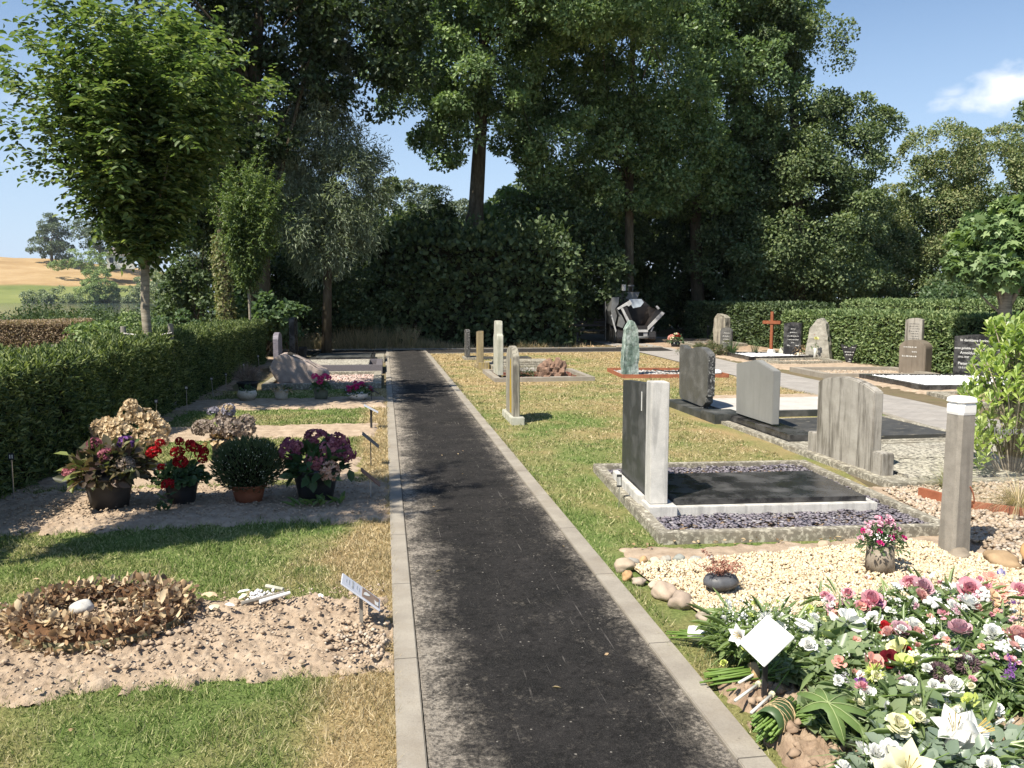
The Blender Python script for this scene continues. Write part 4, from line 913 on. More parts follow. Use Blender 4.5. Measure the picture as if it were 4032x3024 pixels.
# ---------------------------------------------------------------- foliage materials
OAK = [(.028, .052, .012), (.050, .085, .020), (.078, .122, .032), (.125, .17, .055)]
MA['oak'] = m_leaf('oak_leaves', [(r * 2.6, g * 2.45, b * 2.4) for r, g, b in OAK], .30, patch=(.45, (.62, .66, .75)))
MA['oakdark'] = m_leaf('dark_oak_leaves', [(.024, .042, .014), (.042, .07, .02), (.07, .105, .032)], .3)
MA['alder'] = m_leaf('alder_leaves', [(.06, .095, .028), (.11, .16, .045), (.17, .225, .07), (.25, .29, .10)], .3, patch=(.5, (.62, .68, .75)))
MA['ochre'] = m_leaf('dry_field_maple_leaves', [(.09, .135, .038), (.15, .20, .06), (.22, .26, .085), (.31, .30, .12)], .3)
MA['willow'] = m_leaf('willow_leaves', [(.15, .19, .11), (.24, .29, .18), (.35, .40, .27)], .3)
MA['horn'] = m_leaf('young_tree_leaves', [(.045, .085, .018), (.085, .14, .03), (.14, .20, .042), (.24, .29, .07)], .4, .42, .25)
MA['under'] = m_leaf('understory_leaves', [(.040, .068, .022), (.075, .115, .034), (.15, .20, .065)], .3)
MA['hazel'] = m_leaf('hazel_leaves', [(.055, .10, .035), (.09, .15, .05), (.13, .19, .075)], .4)
MA['brightleaf'] = m_leaf('bright_leaves', [(.10, .17, .035), (.16, .24, .05), (.22, .30, .08)], .45)
MA['yew'] = m_leaf('yew_sprigs', [(.030, .055, .013), (.068, .105, .022), (.14, .19, .038), (.26, .30, .07)], .3, .55)
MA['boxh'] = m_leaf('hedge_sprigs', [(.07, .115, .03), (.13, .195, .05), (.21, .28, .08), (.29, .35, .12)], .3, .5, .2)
MA['brownh'] = m_leaf('dry_hedge_leaves', [(.24, .16, .095), (.34, .25, .15), (.44, .34, .22), (.16, .14, .07)], .25, .7)
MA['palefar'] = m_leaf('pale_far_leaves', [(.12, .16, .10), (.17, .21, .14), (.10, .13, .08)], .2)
MA['farD'] = m_leaf('far_dark_leaves', [(.07, .105, .05), (.11, .15, .075), (.16, .20, .10)], .25)
MA['farG'] = m_leaf('far_green_leaves', [(.14, .21, .045), (.22, .30, .07), (.30, .38, .10)], .25)
MA['farR'] = m_leaf('bank_leaves', [(.15, .20, .085), (.22, .27, .12), (.30, .34, .16)], .25)
MA['core'] = m_simple('dark_core', (.018, .018, .010), (.010, .010, .006), 9, .95, .05, .6, .02)  # near-black colour stands for the shade inside dense foliage
MA['coreb'] = m_simple('dry_brown_core', (.08, .055, .035), (.04, .03, .02), 9, .95, .05, .6, .02)

def crown(ells, nsub, nleaf, subr, seed, size, up=.5, squash=.75, jitter=.3, droop=0., lo=.45, ydepth=1.):
    """leaf positions on many small billows that fill the given ellipsoids"""
    g = np.random.default_rng(seed)
    wts = np.array([e[3] * (e[3] + e[4]) for e in ells], float); wts /= wts.sum()
    k = g.choice(len(ells), nsub, p=wts); E = np.array([[e[0], e[1], e[2], e[3], e[3] * ydepth, e[4]] for e in ells], float)[k]
    d = rdir(nsub, g); r = g.uniform(lo, 1.0, nsub) ** .6
    C = E[:, :3] + d * r[:, None] * E[:, 3:]
    R_ = subr * g.uniform(.55, 1.35, nsub)
    n = nsub * nleaf; ci = np.repeat(np.arange(nsub), nleaf)
    u = norm(rdir(n, g) + d[ci] * .55 + np.array([0, 0, up * .6]))
    rad = R_[ci] * (1 - np.abs(g.normal(0, jitter, n)))
    P = C[ci] + u * rad[:, None] * np.array([1, 1, squash])
    D = norm(u * .6 + rdir(n, g) * .8 + np.array([0, 0, -droop])); N = norm(u + np.array([0, 0, .7]) + rdir(n, g) * .55)
    S = size * g.uniform(.65, 1.3, n)
    return P, D, N, S, C
def tree(name, label, loc, ells, nsub, nleaf, subr, size, leafmat, trunk=None, tm='leaf', wfac=.75, seed=1, barkmat=None, group=None, up=.5, droop=0, limbs=10, rz=0, squash=.75, jitter=.3, cat='tree', lo=.45, ydepth=1., woodname='trunk'):
    """trunk: list of (x,y,z,r)"""
    t = thing(name, label, cat, loc, rz, group)
    P, D, N, S, C = crown(ells, nsub, nleaf, subr, seed, size, up, squash, jitter, droop, lo, ydepth)
    z = P[:, 2] > .05; P, D, N, S = P[z], D[z], N[z], S[z]
    scatter('crown', tm, P, D, N, S, leafmat, t, W=S * wfac)
    mb = MB(); g = random.Random(seed)
    if trunk:
        mb.tube([p[:3] for p in trunk], [p[3] for p in trunk], 12)
        top = Vector(trunk[-1][:3]); tr = trunk[-1][3]
        starts = [Vector(p[:3]) for p in trunk[-3:]]
    else:
        starts = [Vector((0, 0, 0))]; tr = .05
    for k in range(limbs):
        s0 = starts[k % len(starts)]; e = Vector(C[g.randrange(len(C))])
        if not trunk: s0 = Vector((g.uniform(-.25, .25), g.uniform(-.2, .2), 0))
        mid = s0.lerp(e, .5) + Vector((g.uniform(-.3, .3), g.uniform(-.3, .3), g.uniform(.1, .5) * (e - s0).length * .3))
        r0 = tr * g.uniform(.35, .7)
        mb.tube([s0, s0.lerp(mid, .5) + Vector((g.uniform(-.1, .1), 0, .05)), mid, mid.lerp(e, .5) + Vector((0, g.uniform(-.2, .2), .1)), e], [r0, r0 * .75, r0 * .55, r0 * .35, r0 * .12], 7)
    mb.build(woodname, barkmat or MA['bark'], t, smooth=True)
    return t

# ---------------------------------------------------------------- big trees behind the cemetery
tree('oak_tree', 'big oak with a bare swollen trunk rising behind the tall hedge above the path end', (3.4, 31, 0),
     [(0.2, 0, 10.8, 3.3, 2.6), (-2.3, -.5, 8.1, 1.2, 0.8), (2.8, -1, 8.4, 1.8, 2.2), (3.0, -.5, 6.8, 1.5, 1.3), (1.7, 0, 7.7, .9, .8), (-1.2, -.5, 8.1, 1.2, 1.2), (-.9, -1, 7.0, .6, .5), (-0.3, 0, 12.9, 3.3, 1.4), (-2.4, -1, 9.9, 1.6, 1.5), (-1.6, -.5, 12.2, 2.2, 1.5), (0, -2, 8.4, 1.5, 1.1), (2.3, -1, 6.9, 1.0, 0.8), (-1.3, -1, 9.9, 1.9, 1.5), (1.5, -4, 13, 3, 2)], 310, 300, .68, .135, MA['oak'],  # last blob reaches forward, shaped to throw shade towards the far hedge
     [(-.12, 0, -.2, .34), (-.1, 0, 2.5, .29), (-.06, 0, 3.9, .31), (-.03, 0, 4.5, .36), (.02, 0, 4.9, .28), (.12, 0, 6.5, .26), (.25, 0, 8.5, .22), (.3, 0, 11, .15), (.3, 0, 14, .08)], seed=11, limbs=16, tm='lobed')
tree('oak_tree', 'tall oak with a straight slim trunk standing right behind the paving machine', (9.6, 32, 0),
     [(0.1, 0, 10.5, 3.6, 3.3), (-1.3, 0, 7.5, 2.4, 1.9), (1.3, 0, 7.5, 2.3, 1.9), (0.0, 0, 13.4, 3.6, 1.5), (-2.5, 0, 10.9, 2.2, 2.5), (0.4, 0, 5.9, 1.7, .9), (-2.4, 0, 6.2, 1.1, 0.8), (-2.5, -5, 12, 2.6, 1.8)], 350, 300, .72, .135, MA['oak'],  # last crown blob added on the camera side to shade the hedge
     [(0, 0, -.2, .22), (.02, 0, 3, .18), (-.02, 0, 6, .17), (.05, 0, 9, .14), (0, 0, 13, .08)], seed=12, limbs=16, tm='lobed')
tree('oak_tree', 'dark oak with a leaning shaded trunk behind the far dark hedge', (13.5, 35, 0),
     [(1.1, 0, 10.9, 3.4, 4.2), (0.3, 0, 6.8, 2.6, 1.6), (2.2, 0, 6.6, 2.2, 2.2), (0.9, 0, 14.2, 3.3, 1.7), (3.7, 0, 14.4, 1.2, 1.0)], 290, 280, .78, .15, MA['oak'],
     [(.35, 0, -.2, .34), (.1, 0, 2.5, .27), (-.02, 0, 5, .24), (.1, 0, 8, .2), (.8, 0, 14, .1)], seed=13, limbs=12, tm='lobed')
tree('alder_tree', 'huge many-billowed tree reaching low to the hedges, its crown stepping down against the sky', (17.8, 34, 0),
     [(-0.8, 0, 10.3, 2.5, 2.8), (1.2, 0, 7.9, 2.4, 2.3), (-0.2, 0, 4.9, 3.7, 2.5), (2.7, 0, 9.2, 1.3, 0.9), (-1.9, 0, 12.9, 1.9, 2.0), (2.2, 0, 4.8, 2.0, 2.2), (-0.0, 0, 12.1, 1.5, 1.1), (1.2, 0, 2.6, 2.9, 1.2), (-2.2, 0, 3.3, 2.3, 1.8), (-1.5, 0, 7.4, 2.6, 1.8)], 430, 270, .70, .13, MA['alder'],
     [(0, 0, -.2, .4), (0, 0, 3, .33), (-.3, 0, 8, .22), (-.6, 0, 12, .1)], seed=14, limbs=12)
tree('field_maple', 'ochre-green twiggy tree spreading beyond the right-hand hedges under the cloud', (28.4, 37, 0),
     [(-0.6, 0, 6.4, 3.2, 3.1), (-3.0, 0, 5.3, 2.5, 2.6), (2.1, 0, 7.4, 2.8, 2.4), (-1.2, 0, 8.5, 2.5, 1.2), (-2.6, 0, 2.9, 3.0, 1.5), (0.8, 0, 3.3, 3.1, 1.8), (-5, 0, 3.2, 1.8, 2.4)], 330, 230, .62, .115, MA['ochre'],
     None, seed=15, limbs=40, squash=1.0, up=.9)
tree('dark_tree', 'dark dense tree at the right edge beyond the ochre tree', (39.0, 44, 0),
     [(-0.8, 0, 11.1, 2.4, 2.8), (-1.9, 0, 7.7, 1.5, 1.6), (0.7, 0, 7.7, 3.7, 3.2), (0, 0, 3.5, 4, 3)], 150, 170, .9, .22, MA['alder'], [(0, 0, -.2, .4), (0, 0, 9, .2)], seed=16, limbs=8)
tree('overhanging_oak', 'very dark oak whose boughs hang into the sky left of the centre', (-3.6, 25, 0),
     [(1.0, 0, 9.4, 1.7, 1.5), (2.9, 0, 9.1, 1.5, .8), (4.2, 0, 9.4, 0.7, 0.4), (4.5, 0, 8.3, 0.4, 0.8), (3.6, 0, 8.3, .7, .4), (3.3, 0, 7.5, .5, .5), (0.2, 0, 6.8, 1.2, 2.0), (2.0, 0, 7.9, .9, 0.5), (-1.0, 0, 5.1, 1.3, 1.7), (-1.3, 0, 7.7, 1.4, 1.5), (0.4, 0, 10.6, 2.2, .9), (3.2, 0, 10.4, 2.0, .5), (-1.8, .5, 9.2, 1.9, 1.6), (-1.6, .5, 6.6, 1.5, 1.6)], 330, 150, .55, .15, MA['oakdark'],
     [(0, 0, -.2, .32), (.1, 0, 3, .27), (0, 0, 7, .22), (.3, 0, 10, .12)], seed=17, limbs=18, tm='lobed')
wl = tree('willow_tree', 'feathery grey-green willow between the dark trees left of the path end', (-1.75, 25.6, 0),
     [(-0.2, 0, 6.2, 1.0, 1.9), (0.7, 0, 5.0, 1.0, 1.6), (-0.9, 0, 4.9, 0.8, 1.9), (0.45, 0, 8.3, 0.35, 1.3), (-.3, 0, 7.6, .5, 1.2), (0.0, 0, 3.4, 1.1, 1.1), (1.5, 0, 4.3, 0.35, 1.5)], 190, 250, .50, .15, MA['willow'],
     [(0, 0, -.2, .16), (.1, 0, 2.5, .12), (0, 0, 5, .08), (.3, 0, 8, .04)], seed=18, limbs=24, wfac=.15, squash=1.25, droop=.6, up=.7, jitter=.7)
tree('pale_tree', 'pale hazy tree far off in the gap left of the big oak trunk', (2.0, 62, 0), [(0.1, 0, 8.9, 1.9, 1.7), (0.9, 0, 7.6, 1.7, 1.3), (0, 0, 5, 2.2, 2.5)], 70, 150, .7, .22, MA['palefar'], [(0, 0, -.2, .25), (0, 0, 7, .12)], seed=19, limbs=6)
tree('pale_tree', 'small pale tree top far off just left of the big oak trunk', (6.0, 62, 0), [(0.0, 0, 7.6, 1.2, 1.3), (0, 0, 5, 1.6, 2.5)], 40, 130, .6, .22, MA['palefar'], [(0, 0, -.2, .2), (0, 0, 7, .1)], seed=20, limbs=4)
tree('young_maple', 'bright sunlit young maple behind the tall hedge right of the big oak trunk', (5.3, 33, 0), [(-0.2, 0, 4.8, 1.4, 1.1), (0.9, 0, 5.4, 1.1, 0.8), (-1.1, 0, 4.3, 0.7, 0.7), (0, 0, 3, 1.4, 1)], 75, 110, .42, .15, MA['brightleaf'], [(0, 0, -.2, .1), (0, 0, 4, .05)], seed=21, limbs=8, tm='maple')
# ---------------------------------------------------------------- understory
def bush(name, label, loc, ells, nsub, nleaf, subr, size, mat, seed, tm='leaf', wfac=.8, limbs=8, group=None, cat='shrub', **k):
    return tree(name, label, loc, ells, nsub, nleaf, subr, size, mat, None, tm, wfac, seed, group=group, limbs=limbs, cat=cat, woodname='stems', **k)
bush('shrub', 'dark leafy shrub behind the young trees left of the ivy-clad trunk', (-5.4, 26.5, 0), [(0.1, 0, 2.6, 1.1, 1.3), (-0.6, 0, 1.7, 0.6, 0.8), (0.8, 0, 1.7, 0.8, 0.9), (-0.1, 0, 4.1, 0.9, 1.1), (.6, 0, 5.2, 1.0, 1.0), (-.1, .3, 1, 1.4, .8)], 120, 170, .42, .11, MA['under'], 31)
bush('shrub', 'grey-green willow scrub beside the lake view', (-6.5, 27, 0), [(-0.05, 0, 1.5, 0.45, 0.9), (0.5, 0, 1.4, 0.5, 0.7), (.9, .5, 3.0, .5, 1.2)], 60, 170, .35, .09, MA['farR'], 32, wfac=.35)
bush('hazel_bush', 'light green broad-leaved hazel just behind the end of the left hedge', (-3.35, 24.6, 0), [(0.0, 0, 1.1, 0.6, 0.6), (-0.5, 0, 1.7, 0.6, 0.6), (0.5, 0, .9, 0.5, 0.5)], 40, 70, .32, .13, MA['hazel'], 33, wfac=.9)
bush('shrub', 'broad dark shrub under the willow by the crossing path', (-1.9, 28.3, 0), [(0, 0, 1.5, 1.3, 1.2), (-0.8, 0, 2.5, 0.9, 1.1), (1.2, 0, 1.5, 1.2, 1.2), (1.9, 0, 1.7, 0.8, 1.3), (-1.6, 0, 1.6, .9, 1.3)], 190, 130, .4, .11, MA['under'], 34)
bush('shrub', 'mid green shrub with lit tips below the gap of sky', (1.0, 30.6, 0), [(0.0, 0, 3.6, 1.0, 1.3), (-0.8, 0, 3.1, 0.8, 1.5), (0.7, 0, 2.4, 1.0, 1.2), (-.6, 0, 4.9, .5, .9)], 90, 140, .38, .11, MA['alder'], 35)
cn = bush('conifer', 'dark spiky conifer top pointing into the sky gap left of the oak trunk', (2.0, 29.6, 0), [(0, 0, 5.6, 0.12, .7), (0, 0, 4.9, 0.35, 0.7), (0, 0, 4.2, 0.65, 0.6), (-0.1, 0, 3.3, 1.0, 0.9)], 100, 90, .28, .13, MA['oakdark'], 36, wfac=.35, cat='conifer', limbs=4)
ug = 'dark shrubs filling the wood edge'
for k, (nm_, lb, loc, es, n) in enumerate([
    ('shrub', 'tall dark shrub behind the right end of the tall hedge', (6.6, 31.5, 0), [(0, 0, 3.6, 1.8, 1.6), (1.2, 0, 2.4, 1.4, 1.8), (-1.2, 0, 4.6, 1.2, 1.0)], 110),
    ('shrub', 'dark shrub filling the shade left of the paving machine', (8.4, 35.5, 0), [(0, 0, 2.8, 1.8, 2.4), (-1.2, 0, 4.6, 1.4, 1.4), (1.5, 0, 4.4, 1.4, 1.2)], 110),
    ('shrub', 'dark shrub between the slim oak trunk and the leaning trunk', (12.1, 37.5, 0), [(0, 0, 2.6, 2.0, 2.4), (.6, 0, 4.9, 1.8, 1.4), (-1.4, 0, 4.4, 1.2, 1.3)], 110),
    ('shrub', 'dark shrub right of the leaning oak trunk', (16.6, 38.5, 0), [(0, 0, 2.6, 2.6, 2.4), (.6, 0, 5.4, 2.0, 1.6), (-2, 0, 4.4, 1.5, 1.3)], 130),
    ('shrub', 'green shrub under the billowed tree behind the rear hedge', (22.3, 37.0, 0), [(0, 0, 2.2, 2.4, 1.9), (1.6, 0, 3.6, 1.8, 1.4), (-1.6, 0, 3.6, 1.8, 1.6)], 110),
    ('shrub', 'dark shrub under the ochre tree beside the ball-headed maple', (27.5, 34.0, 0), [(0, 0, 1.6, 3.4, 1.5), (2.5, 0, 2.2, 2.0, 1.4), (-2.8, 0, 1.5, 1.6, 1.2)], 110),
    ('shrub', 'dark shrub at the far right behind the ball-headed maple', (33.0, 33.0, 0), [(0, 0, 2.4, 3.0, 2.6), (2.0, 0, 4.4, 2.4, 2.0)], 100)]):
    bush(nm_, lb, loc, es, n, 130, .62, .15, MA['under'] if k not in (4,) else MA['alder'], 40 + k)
base = bush('wood_shrub', 'deep shaded shrub standing at the back of the wood', (-4.6, 35, 0), [(0, 0, 2.6, 2.6, 2.6), (1.2, 0, 5.0, 1.8, 1.4), (-1.2, 0, 4.6, 1.7, 1.5)], 130, 110, .75, .2, MA['under'], 60, group=ug)
for k, (x, y, a, s_) in enumerate([(-2.0, 34.5, 1., .9), (0.2, 35.5, 2., .75), (4.6, 37, 3., .8), (7.6, 40.5, 5., 1.15), (11.6, 42.5, 0.5, 1.25), (15.8, 43, 2.5, 1.2), (20, 43, 1.2, 1.15), (24.6, 43.5, 3.4, 1.05), (30, 42.5, 4.4, 1.2), (35, 40, 5.5, 1.1)]):
    dup(base, (x, y, 0), a, scale=s_)
bush('hazel_bush', 'pale green lit bush on the rear hedge line under the billowed tree', (20.3, 27.5, 0), [(0, 0, 1.6, .9, .8), (.7, 0, 1.2, .8, .6), (-.5, 0, 1.1, .6, .6)], 60, 90, .32, .11, MA['hazel'], 71)
bush('hazel_bush', 'wide pale green bush on the rear hedge line left of the ball-headed maple', (23.4, 26.9, 0), [(0, 0, 1.3, 1.3, .7), (1.3, 0, 1.1, .9, .6)], 70, 90, .32, .11, MA['hazel'], 72)

# ball-headed maple on a short trunk between the hedges
tree('ball_maple', 'ball-headed maple with big pointed leaves on a short trunk rising from the right hedge', (12.35, 15.0, 0), [(.15, 0, 2.8, .95, .85), (.5, 0, 3.0, .8, .75), (-.3, 0, 2.45, .6, .5), (.6, 0, 2.3, .8, .55)], 85, 120, .30, .17, MA['oak'],
     [(-.05, 0, -.1, .15), (-.02, 0, 1.3, .125), (0, 0, 1.9, .12), (.05, 0, 2.6, .07)], seed=22, limbs=12, tm='maple', wfac=1.0, barkmat=MA['ybark'])

# ivy-clad trunk
t = thing('ivy_clad_trunk', 'broken trunk wrapped in sunlit yellow-green ivy behind the left hedge', 'tree', (-4.3, 24.0, 0))
MB().tube([(0, 0, 0), (.02, 0, 1.2), (-.05, 0, 2.6), (-.15, 0, 4.2)], [.16, .14, .12, .06], 10).build('trunk', MA['bark'], t, smooth=True)
g_ = np.random.default_rng(3); n = 2600; z = g_.uniform(.2, 3.4, n); a = g_.uniform(0, 2 * PI, n); rr = .16 + .10 * np.abs(nz(np.c_[z * 2, a], 1.5)) + g_.uniform(0, .08, n)
P = np.c_[np.cos(a) * rr - .03 * z, np.sin(a) * rr, z]; u = np.c_[np.cos(a), np.sin(a), z * 0 + .2]
scatter('ivy', 'leaf', P, rdir(n, g_) + np.array([0, 0, -.5]), u + rdir(n, g_) * .4, g_.uniform(.05, .10, n), m_leaf('lit_ivy', [(.13, .17, .035), (.22, .25, .07), (.30, .26, .10), (.09, .13, .03)], .4), t, W=.06)  # yellow of the sunlight is put into the leaf colours

# ---------------------------------------------------------------- young street trees along the left hedge
def young_tree(name, label, loc, seed, H=1.0, rz=0, leafn=1.0):
    t = thing(name, label, 'tree', loc, rz); g = np.random.default_rng(seed); R2 = random.Random(seed)
    mbw = MB(); mbw.tube([(0, 0, -.1), (.01, 0, .8), (-.02, 0, 1.5), (0, .01, 2.1), (.0, 0, 3.2), (.02, 0, 4.6)], [.066, .06, .056, .055, .04, .02], 10)
    Ps, Ds, Ns, Ss = [], [], [], []
    ns = 150
    for k in range(ns):
        az = k * 2.399 + R2.uniform(-.3, .3); z0 = 2.05 + 1.6 * (k / ns) ** 1.3; L = R2.uniform(1.5, 3.6) * (1 - .25 * k / ns)
        spread = R2.choice([.25, .42, .55, .68, .85]) * (1.0 if k < 110 else .8)
        if k < 30: spread = R2.uniform(.35, .62); L = R2.uniform(1.8, 3.2)
        pts = []; p = np.array([0, 0, z0]); d = np.array([math.cos(az) * spread, math.sin(az) * spread, 1 - .35 * spread]); d /= np.linalg.norm(d)
        m = 12
        for i in range(m + 1):
            pts.append(p.copy()); bend = np.array([0, 0, .05]) + g.normal(0, .035, 3)
            if i > 8: bend += np.array([math.cos(az), math.sin(az), -.8]) * .05
            d = d + bend; d /= np.linalg.norm(d); p = p + d * L / m
        if k % 4 == 0: mbw.tube(pts[:9], [.018 * (1 - i / 9) + .004 for i in range(9)], 5)
        # twigs with alternate drooping leaves
        for i in range(1, m + 1):
            for q in range(4 if i < m else 2):
                b = pts[i] + g.normal(0, .03, 3); dv = norm(g.normal(size=3) * .8 + (pts[i] - pts[i-1]) / (L / m) * .9 + np.array([math.cos(az), math.sin(az), 0]) * .5)
                tl = R2.uniform(.18, .5); nl = int(tl / .042 * leafn)
                for j in range(nl):
                    s_ = (j + 1) / nl; sd = 1 if j % 2 else -1
                    sv = np.cross(dv, [0, 0, 1]); sv = sv / (np.linalg.norm(sv) + 1e-6) * sd
                    pp = b + dv * tl * s_ + np.array([0, 0, -.10 * s_ * s_])
                    Ps.append(pp); Ds.append(sv * .9 + dv * .5 + np.array([0, 0, -.45]) + g.normal(0, .25, 3)); Ns.append(np.array([0, 0, 1.]) + g.normal(0, .35, 3)); Ss.append(R2.uniform(.065, .125))
    S = np.array(Ss)
    P_ = np.array(Ps); rr_ = np.hypot(P_[:, 0], P_[:, 1]); kp = P_[:, 2] > 2.0 + .85 * np.maximum(rr_ - .2, 0) + g.normal(0, .10, len(P_))
    P_ = P_[kp]; Ds = np.array(Ds)[kp]; Ns = np.array(Ns)[kp]; S = S[kp]
    scatter('crown', 'leaf', P_, Ds, Ns, S, MA['horn'], t, W=S * .62)
    mbw.build('trunk', MA['ybark'], t, smooth=True)
    mb = MB()
    mb.tube([(.28, .05, -.1), (.28, .05, 1.28)], .035, 10); mb.build('support_stake', MA['wood'], t)
    MB().tube([(-.30, -.02, -.1), (-.30, -.02, 1.25)], .035, 10).build('support_stake', MA['wood'], t)
    MB().tube([(-.33, -.04, 1.15), (-.1, -.09, 1.12), (.06, -.07, 1.10), (.1, .02, 1.1), (.31, .0, 1.15)], .018, 6).build('strap', MA['plastic'], t)
    return t
y1 = young_tree('young_tree', 'young tree with a vase-shaped crown and pale staked trunk rising from the left hedge', (-3.42, 12.8, 0), 5)
y2 = dup(y1, (-3.3, 21.4, 0), 2.0, 'slimmer young tree with a low crown farther along the left hedge', scale=(.55, .55, .86))
y3 = dup(y1, (-3.5, 4.58, 0), 4.0, 'nearest staked young tree, out at the left edge, shading the plots', scale=(.5, .5, 1.12))
y1.scale = (1.1, 1.1, 1.0)
# ---------------------------------------------------------------- hedges
def hedge(name, label, x0, x1, y0, y1, h, dens, size, mat, core=None, seed=0, wob=.05, wfac=.5, shoots=.0, faces='xXyYt', tm='leaf', rz=0, cat='hedge'):
    t = thing(name, label, cat, ((x0 + x1) / 2, (y0 + y1) / 2, 0), rz); g = np.random.default_rng(seed)
    a, b = (x1 - x0) / 2, (y1 - y0) / 2; Ps, Us = [], []
    def face(n, f): 
        P, U = f(g.uniform(-1, 1, n), g.uniform(0, 1, n)); Ps.append(P); Us.append(np.broadcast_to(U, P.shape))
    cx, cy = (x0 + x1) / 2, (y0 + y1) / 2
    def D(area, dist): return max(10, int(area * dens * min(1, (9. / max(dist, 3)) ** 1.3)))
    dm = math.hypot(cx, cy) * .8
    if 'x' in faces: face(D(2 * b * h, dm), lambda u, v: (np.c_[-a + 0 * u, u * b, v * h], [-1, 0, .15]))
    if 'X' in faces: face(D(2 * b * h, dm), lambda u, v: (np.c_[a + 0 * u, u * b, v * h], [1, 0, .15]))
    if 'y' in faces: face(D(2 * a * h, dm), lambda u, v: (np.c_[u * a, -b + 0 * u, v * h], [0, -1, .15]))
    if 'Y' in faces: face(D(2 * a * h, dm), lambda u, v: (np.c_[u * a, b + 0 * u, v * h], [0, 1, .15]))
    if 't' in faces: face(D(4 * a * b, dm), lambda u, v: (np.c_[u * a, (v * 2 - 1) * b, h + 0 * u], [0, 0, 1]))
    P = np.concatenate(Ps); U = np.concatenate(Us).astype(float)
    w_ = fbm(P, 1.3, 4, seed)[:, None]; w2 = fbm(P, 7, 2, seed + 3)[:, None]
    dep = np.abs(g.normal(0, .05, len(P)))[:, None]
    P = P + U * (w_ * wob + w2 * wob * .5 - dep)
    if shoots:
        top = (U[:, 2] > .9) | (g.random(len(P)) < .12)
        P[top] += (U[top] * np.abs(g.normal(0, shoots, top.sum()))[:, None])
    P[:, 2] = np.maximum(P[:, 2], .02)
    S = size * g.uniform(.6, 1.4, len(P)) * max(1, (dm / 9.) ** .55)
    Dr = norm(U * .8 + rdir(len(P), g) * .9 + np.array([0, 0, .35])); N = norm(U + rdir(len(P), g) * .7 + np.array([0, 0, .5]))
    scatter('foliage', tm, P, Dr, N, S, mat, t, W=S * wfac)
    MB().box(-a + .1, a - .1, -b + .1, b - .1, 0, h - .09).build('core_fill', core or MA['core'], t)  # solid box added against see-through; inner shade put into its colour
    return t
hedge('clipped_hedge', 'long dark green yew hedge running beside the left-hand plots, sunlit on top', -3.98, -3.08, .5, 22.6, 1.03, 4200, .05, MA['yew'], seed=1, wob=.08, shoots=.04, wfac=.34)
hedge('brown_hedge', 'dried brown clipped hedge beyond the left green hedge', -16, -7.0, 20.4, 21.6, 1.14, 4500, .026, MA['brownh'], MA['coreb'], 2, .03, wfac=.6, cat='hedge', faces='yYXt')
hedge('clipped_hedge', 'sunlit clipped hedge behind the cross and rock headstone', 12.1, 13.9, 15.8, 24.0, 1.24, 2400, .055, MA['boxh'], seed=3, wob=.05, shoots=.03)
hedge('clipped_hedge', 'near clipped hedge behind the brown and wide black headstones', 12.75, 14.4, 8.5, 16.1, 1.24, 2400, .055, MA['boxh'], seed=4, wob=.05, shoots=.03)
hedge('clipped_hedge', 'shaded dark hedge beside the paving machine', 12.6, 14.6, 25.2, 33.5, 1.42, 2000, .06, MA['under'], seed=5, wob=.06, shoots=.03)  # darker leaves than the sunlit hedges: its shade is put into the colour
hedge('rear_hedge', 'long low hedge top running behind the sunlit hedges', 16.4, 18.2, 9, 28, 1.50, 1700, .06, MA['boxh'], seed=6, wob=.07, shoots=.03)
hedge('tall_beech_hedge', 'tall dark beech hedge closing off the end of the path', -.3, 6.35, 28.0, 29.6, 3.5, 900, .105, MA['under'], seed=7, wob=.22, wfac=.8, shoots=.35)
def boxbush(label, loc, r, h, seed, mat='boxh'):
    return bush('hedge_bush', label, loc, [(0, 0, h * .5, r, h * .5), (r * .5, 0, h * .35, r * .7, h * .4), (-r * .5, 0, h * .4, r * .6, h * .4)], 70, 110, .2, .06, MA[mat], seed, limbs=5, cat='bush', jitter=.2)
boxbush('ragged green bush just behind the left hedge before the brown hedge', (-4.75, 14.9, 0), .5, 1.25, 81)
boxbush('leafy bush behind the left hedge beside the nearer young tree', (-4.8, 17.4, 0), .6, 1.3, 82)
boxbush('low bush behind the left hedge between the two young trees', (-5.0, 20.6, 0), .9, 1.35, 83, 'hazel')
boxbush('narrow dark bush at the left edge of the lake view', (-11.3, 23.6, 0), .55, 2.0, 84, 'yew')
# reeds and nettles in front of the water
g_ = np.random.default_rng(9); n = 22000; x = g_.uniform(-24, -3.5, n); y = 27 + g_.uniform(-.0, 4, n) + (x + 12) * -.1
P = np.c_[x, y, np.zeros(n)]; hh = g_.uniform(.85, 1.25, n) * (1 + .25 * fbm(P, .8, 2, 3))
scatter('reeds', 'blade', P, np.c_[g_.normal(0, .18, n), g_.normal(0, .18, n), np.ones(n)], rdir(n, g_), hh, MA['under'], W=.035, kind='stuff')
m = 60000; k = g_.integers(0, n, m); P2 = P[k] + np.c_[g_.normal(0, .06, m), g_.normal(0, .06, m), hh[k] * g_.uniform(.4, 1.02, m)]
scatter('undergrowth', 'leaf', P2, rdir(m, g_), rdir(m, g_) + np.array([0, 0, 1]), g_.uniform(.06, .13, m), MA['under'], W=.06, kind='stuff')
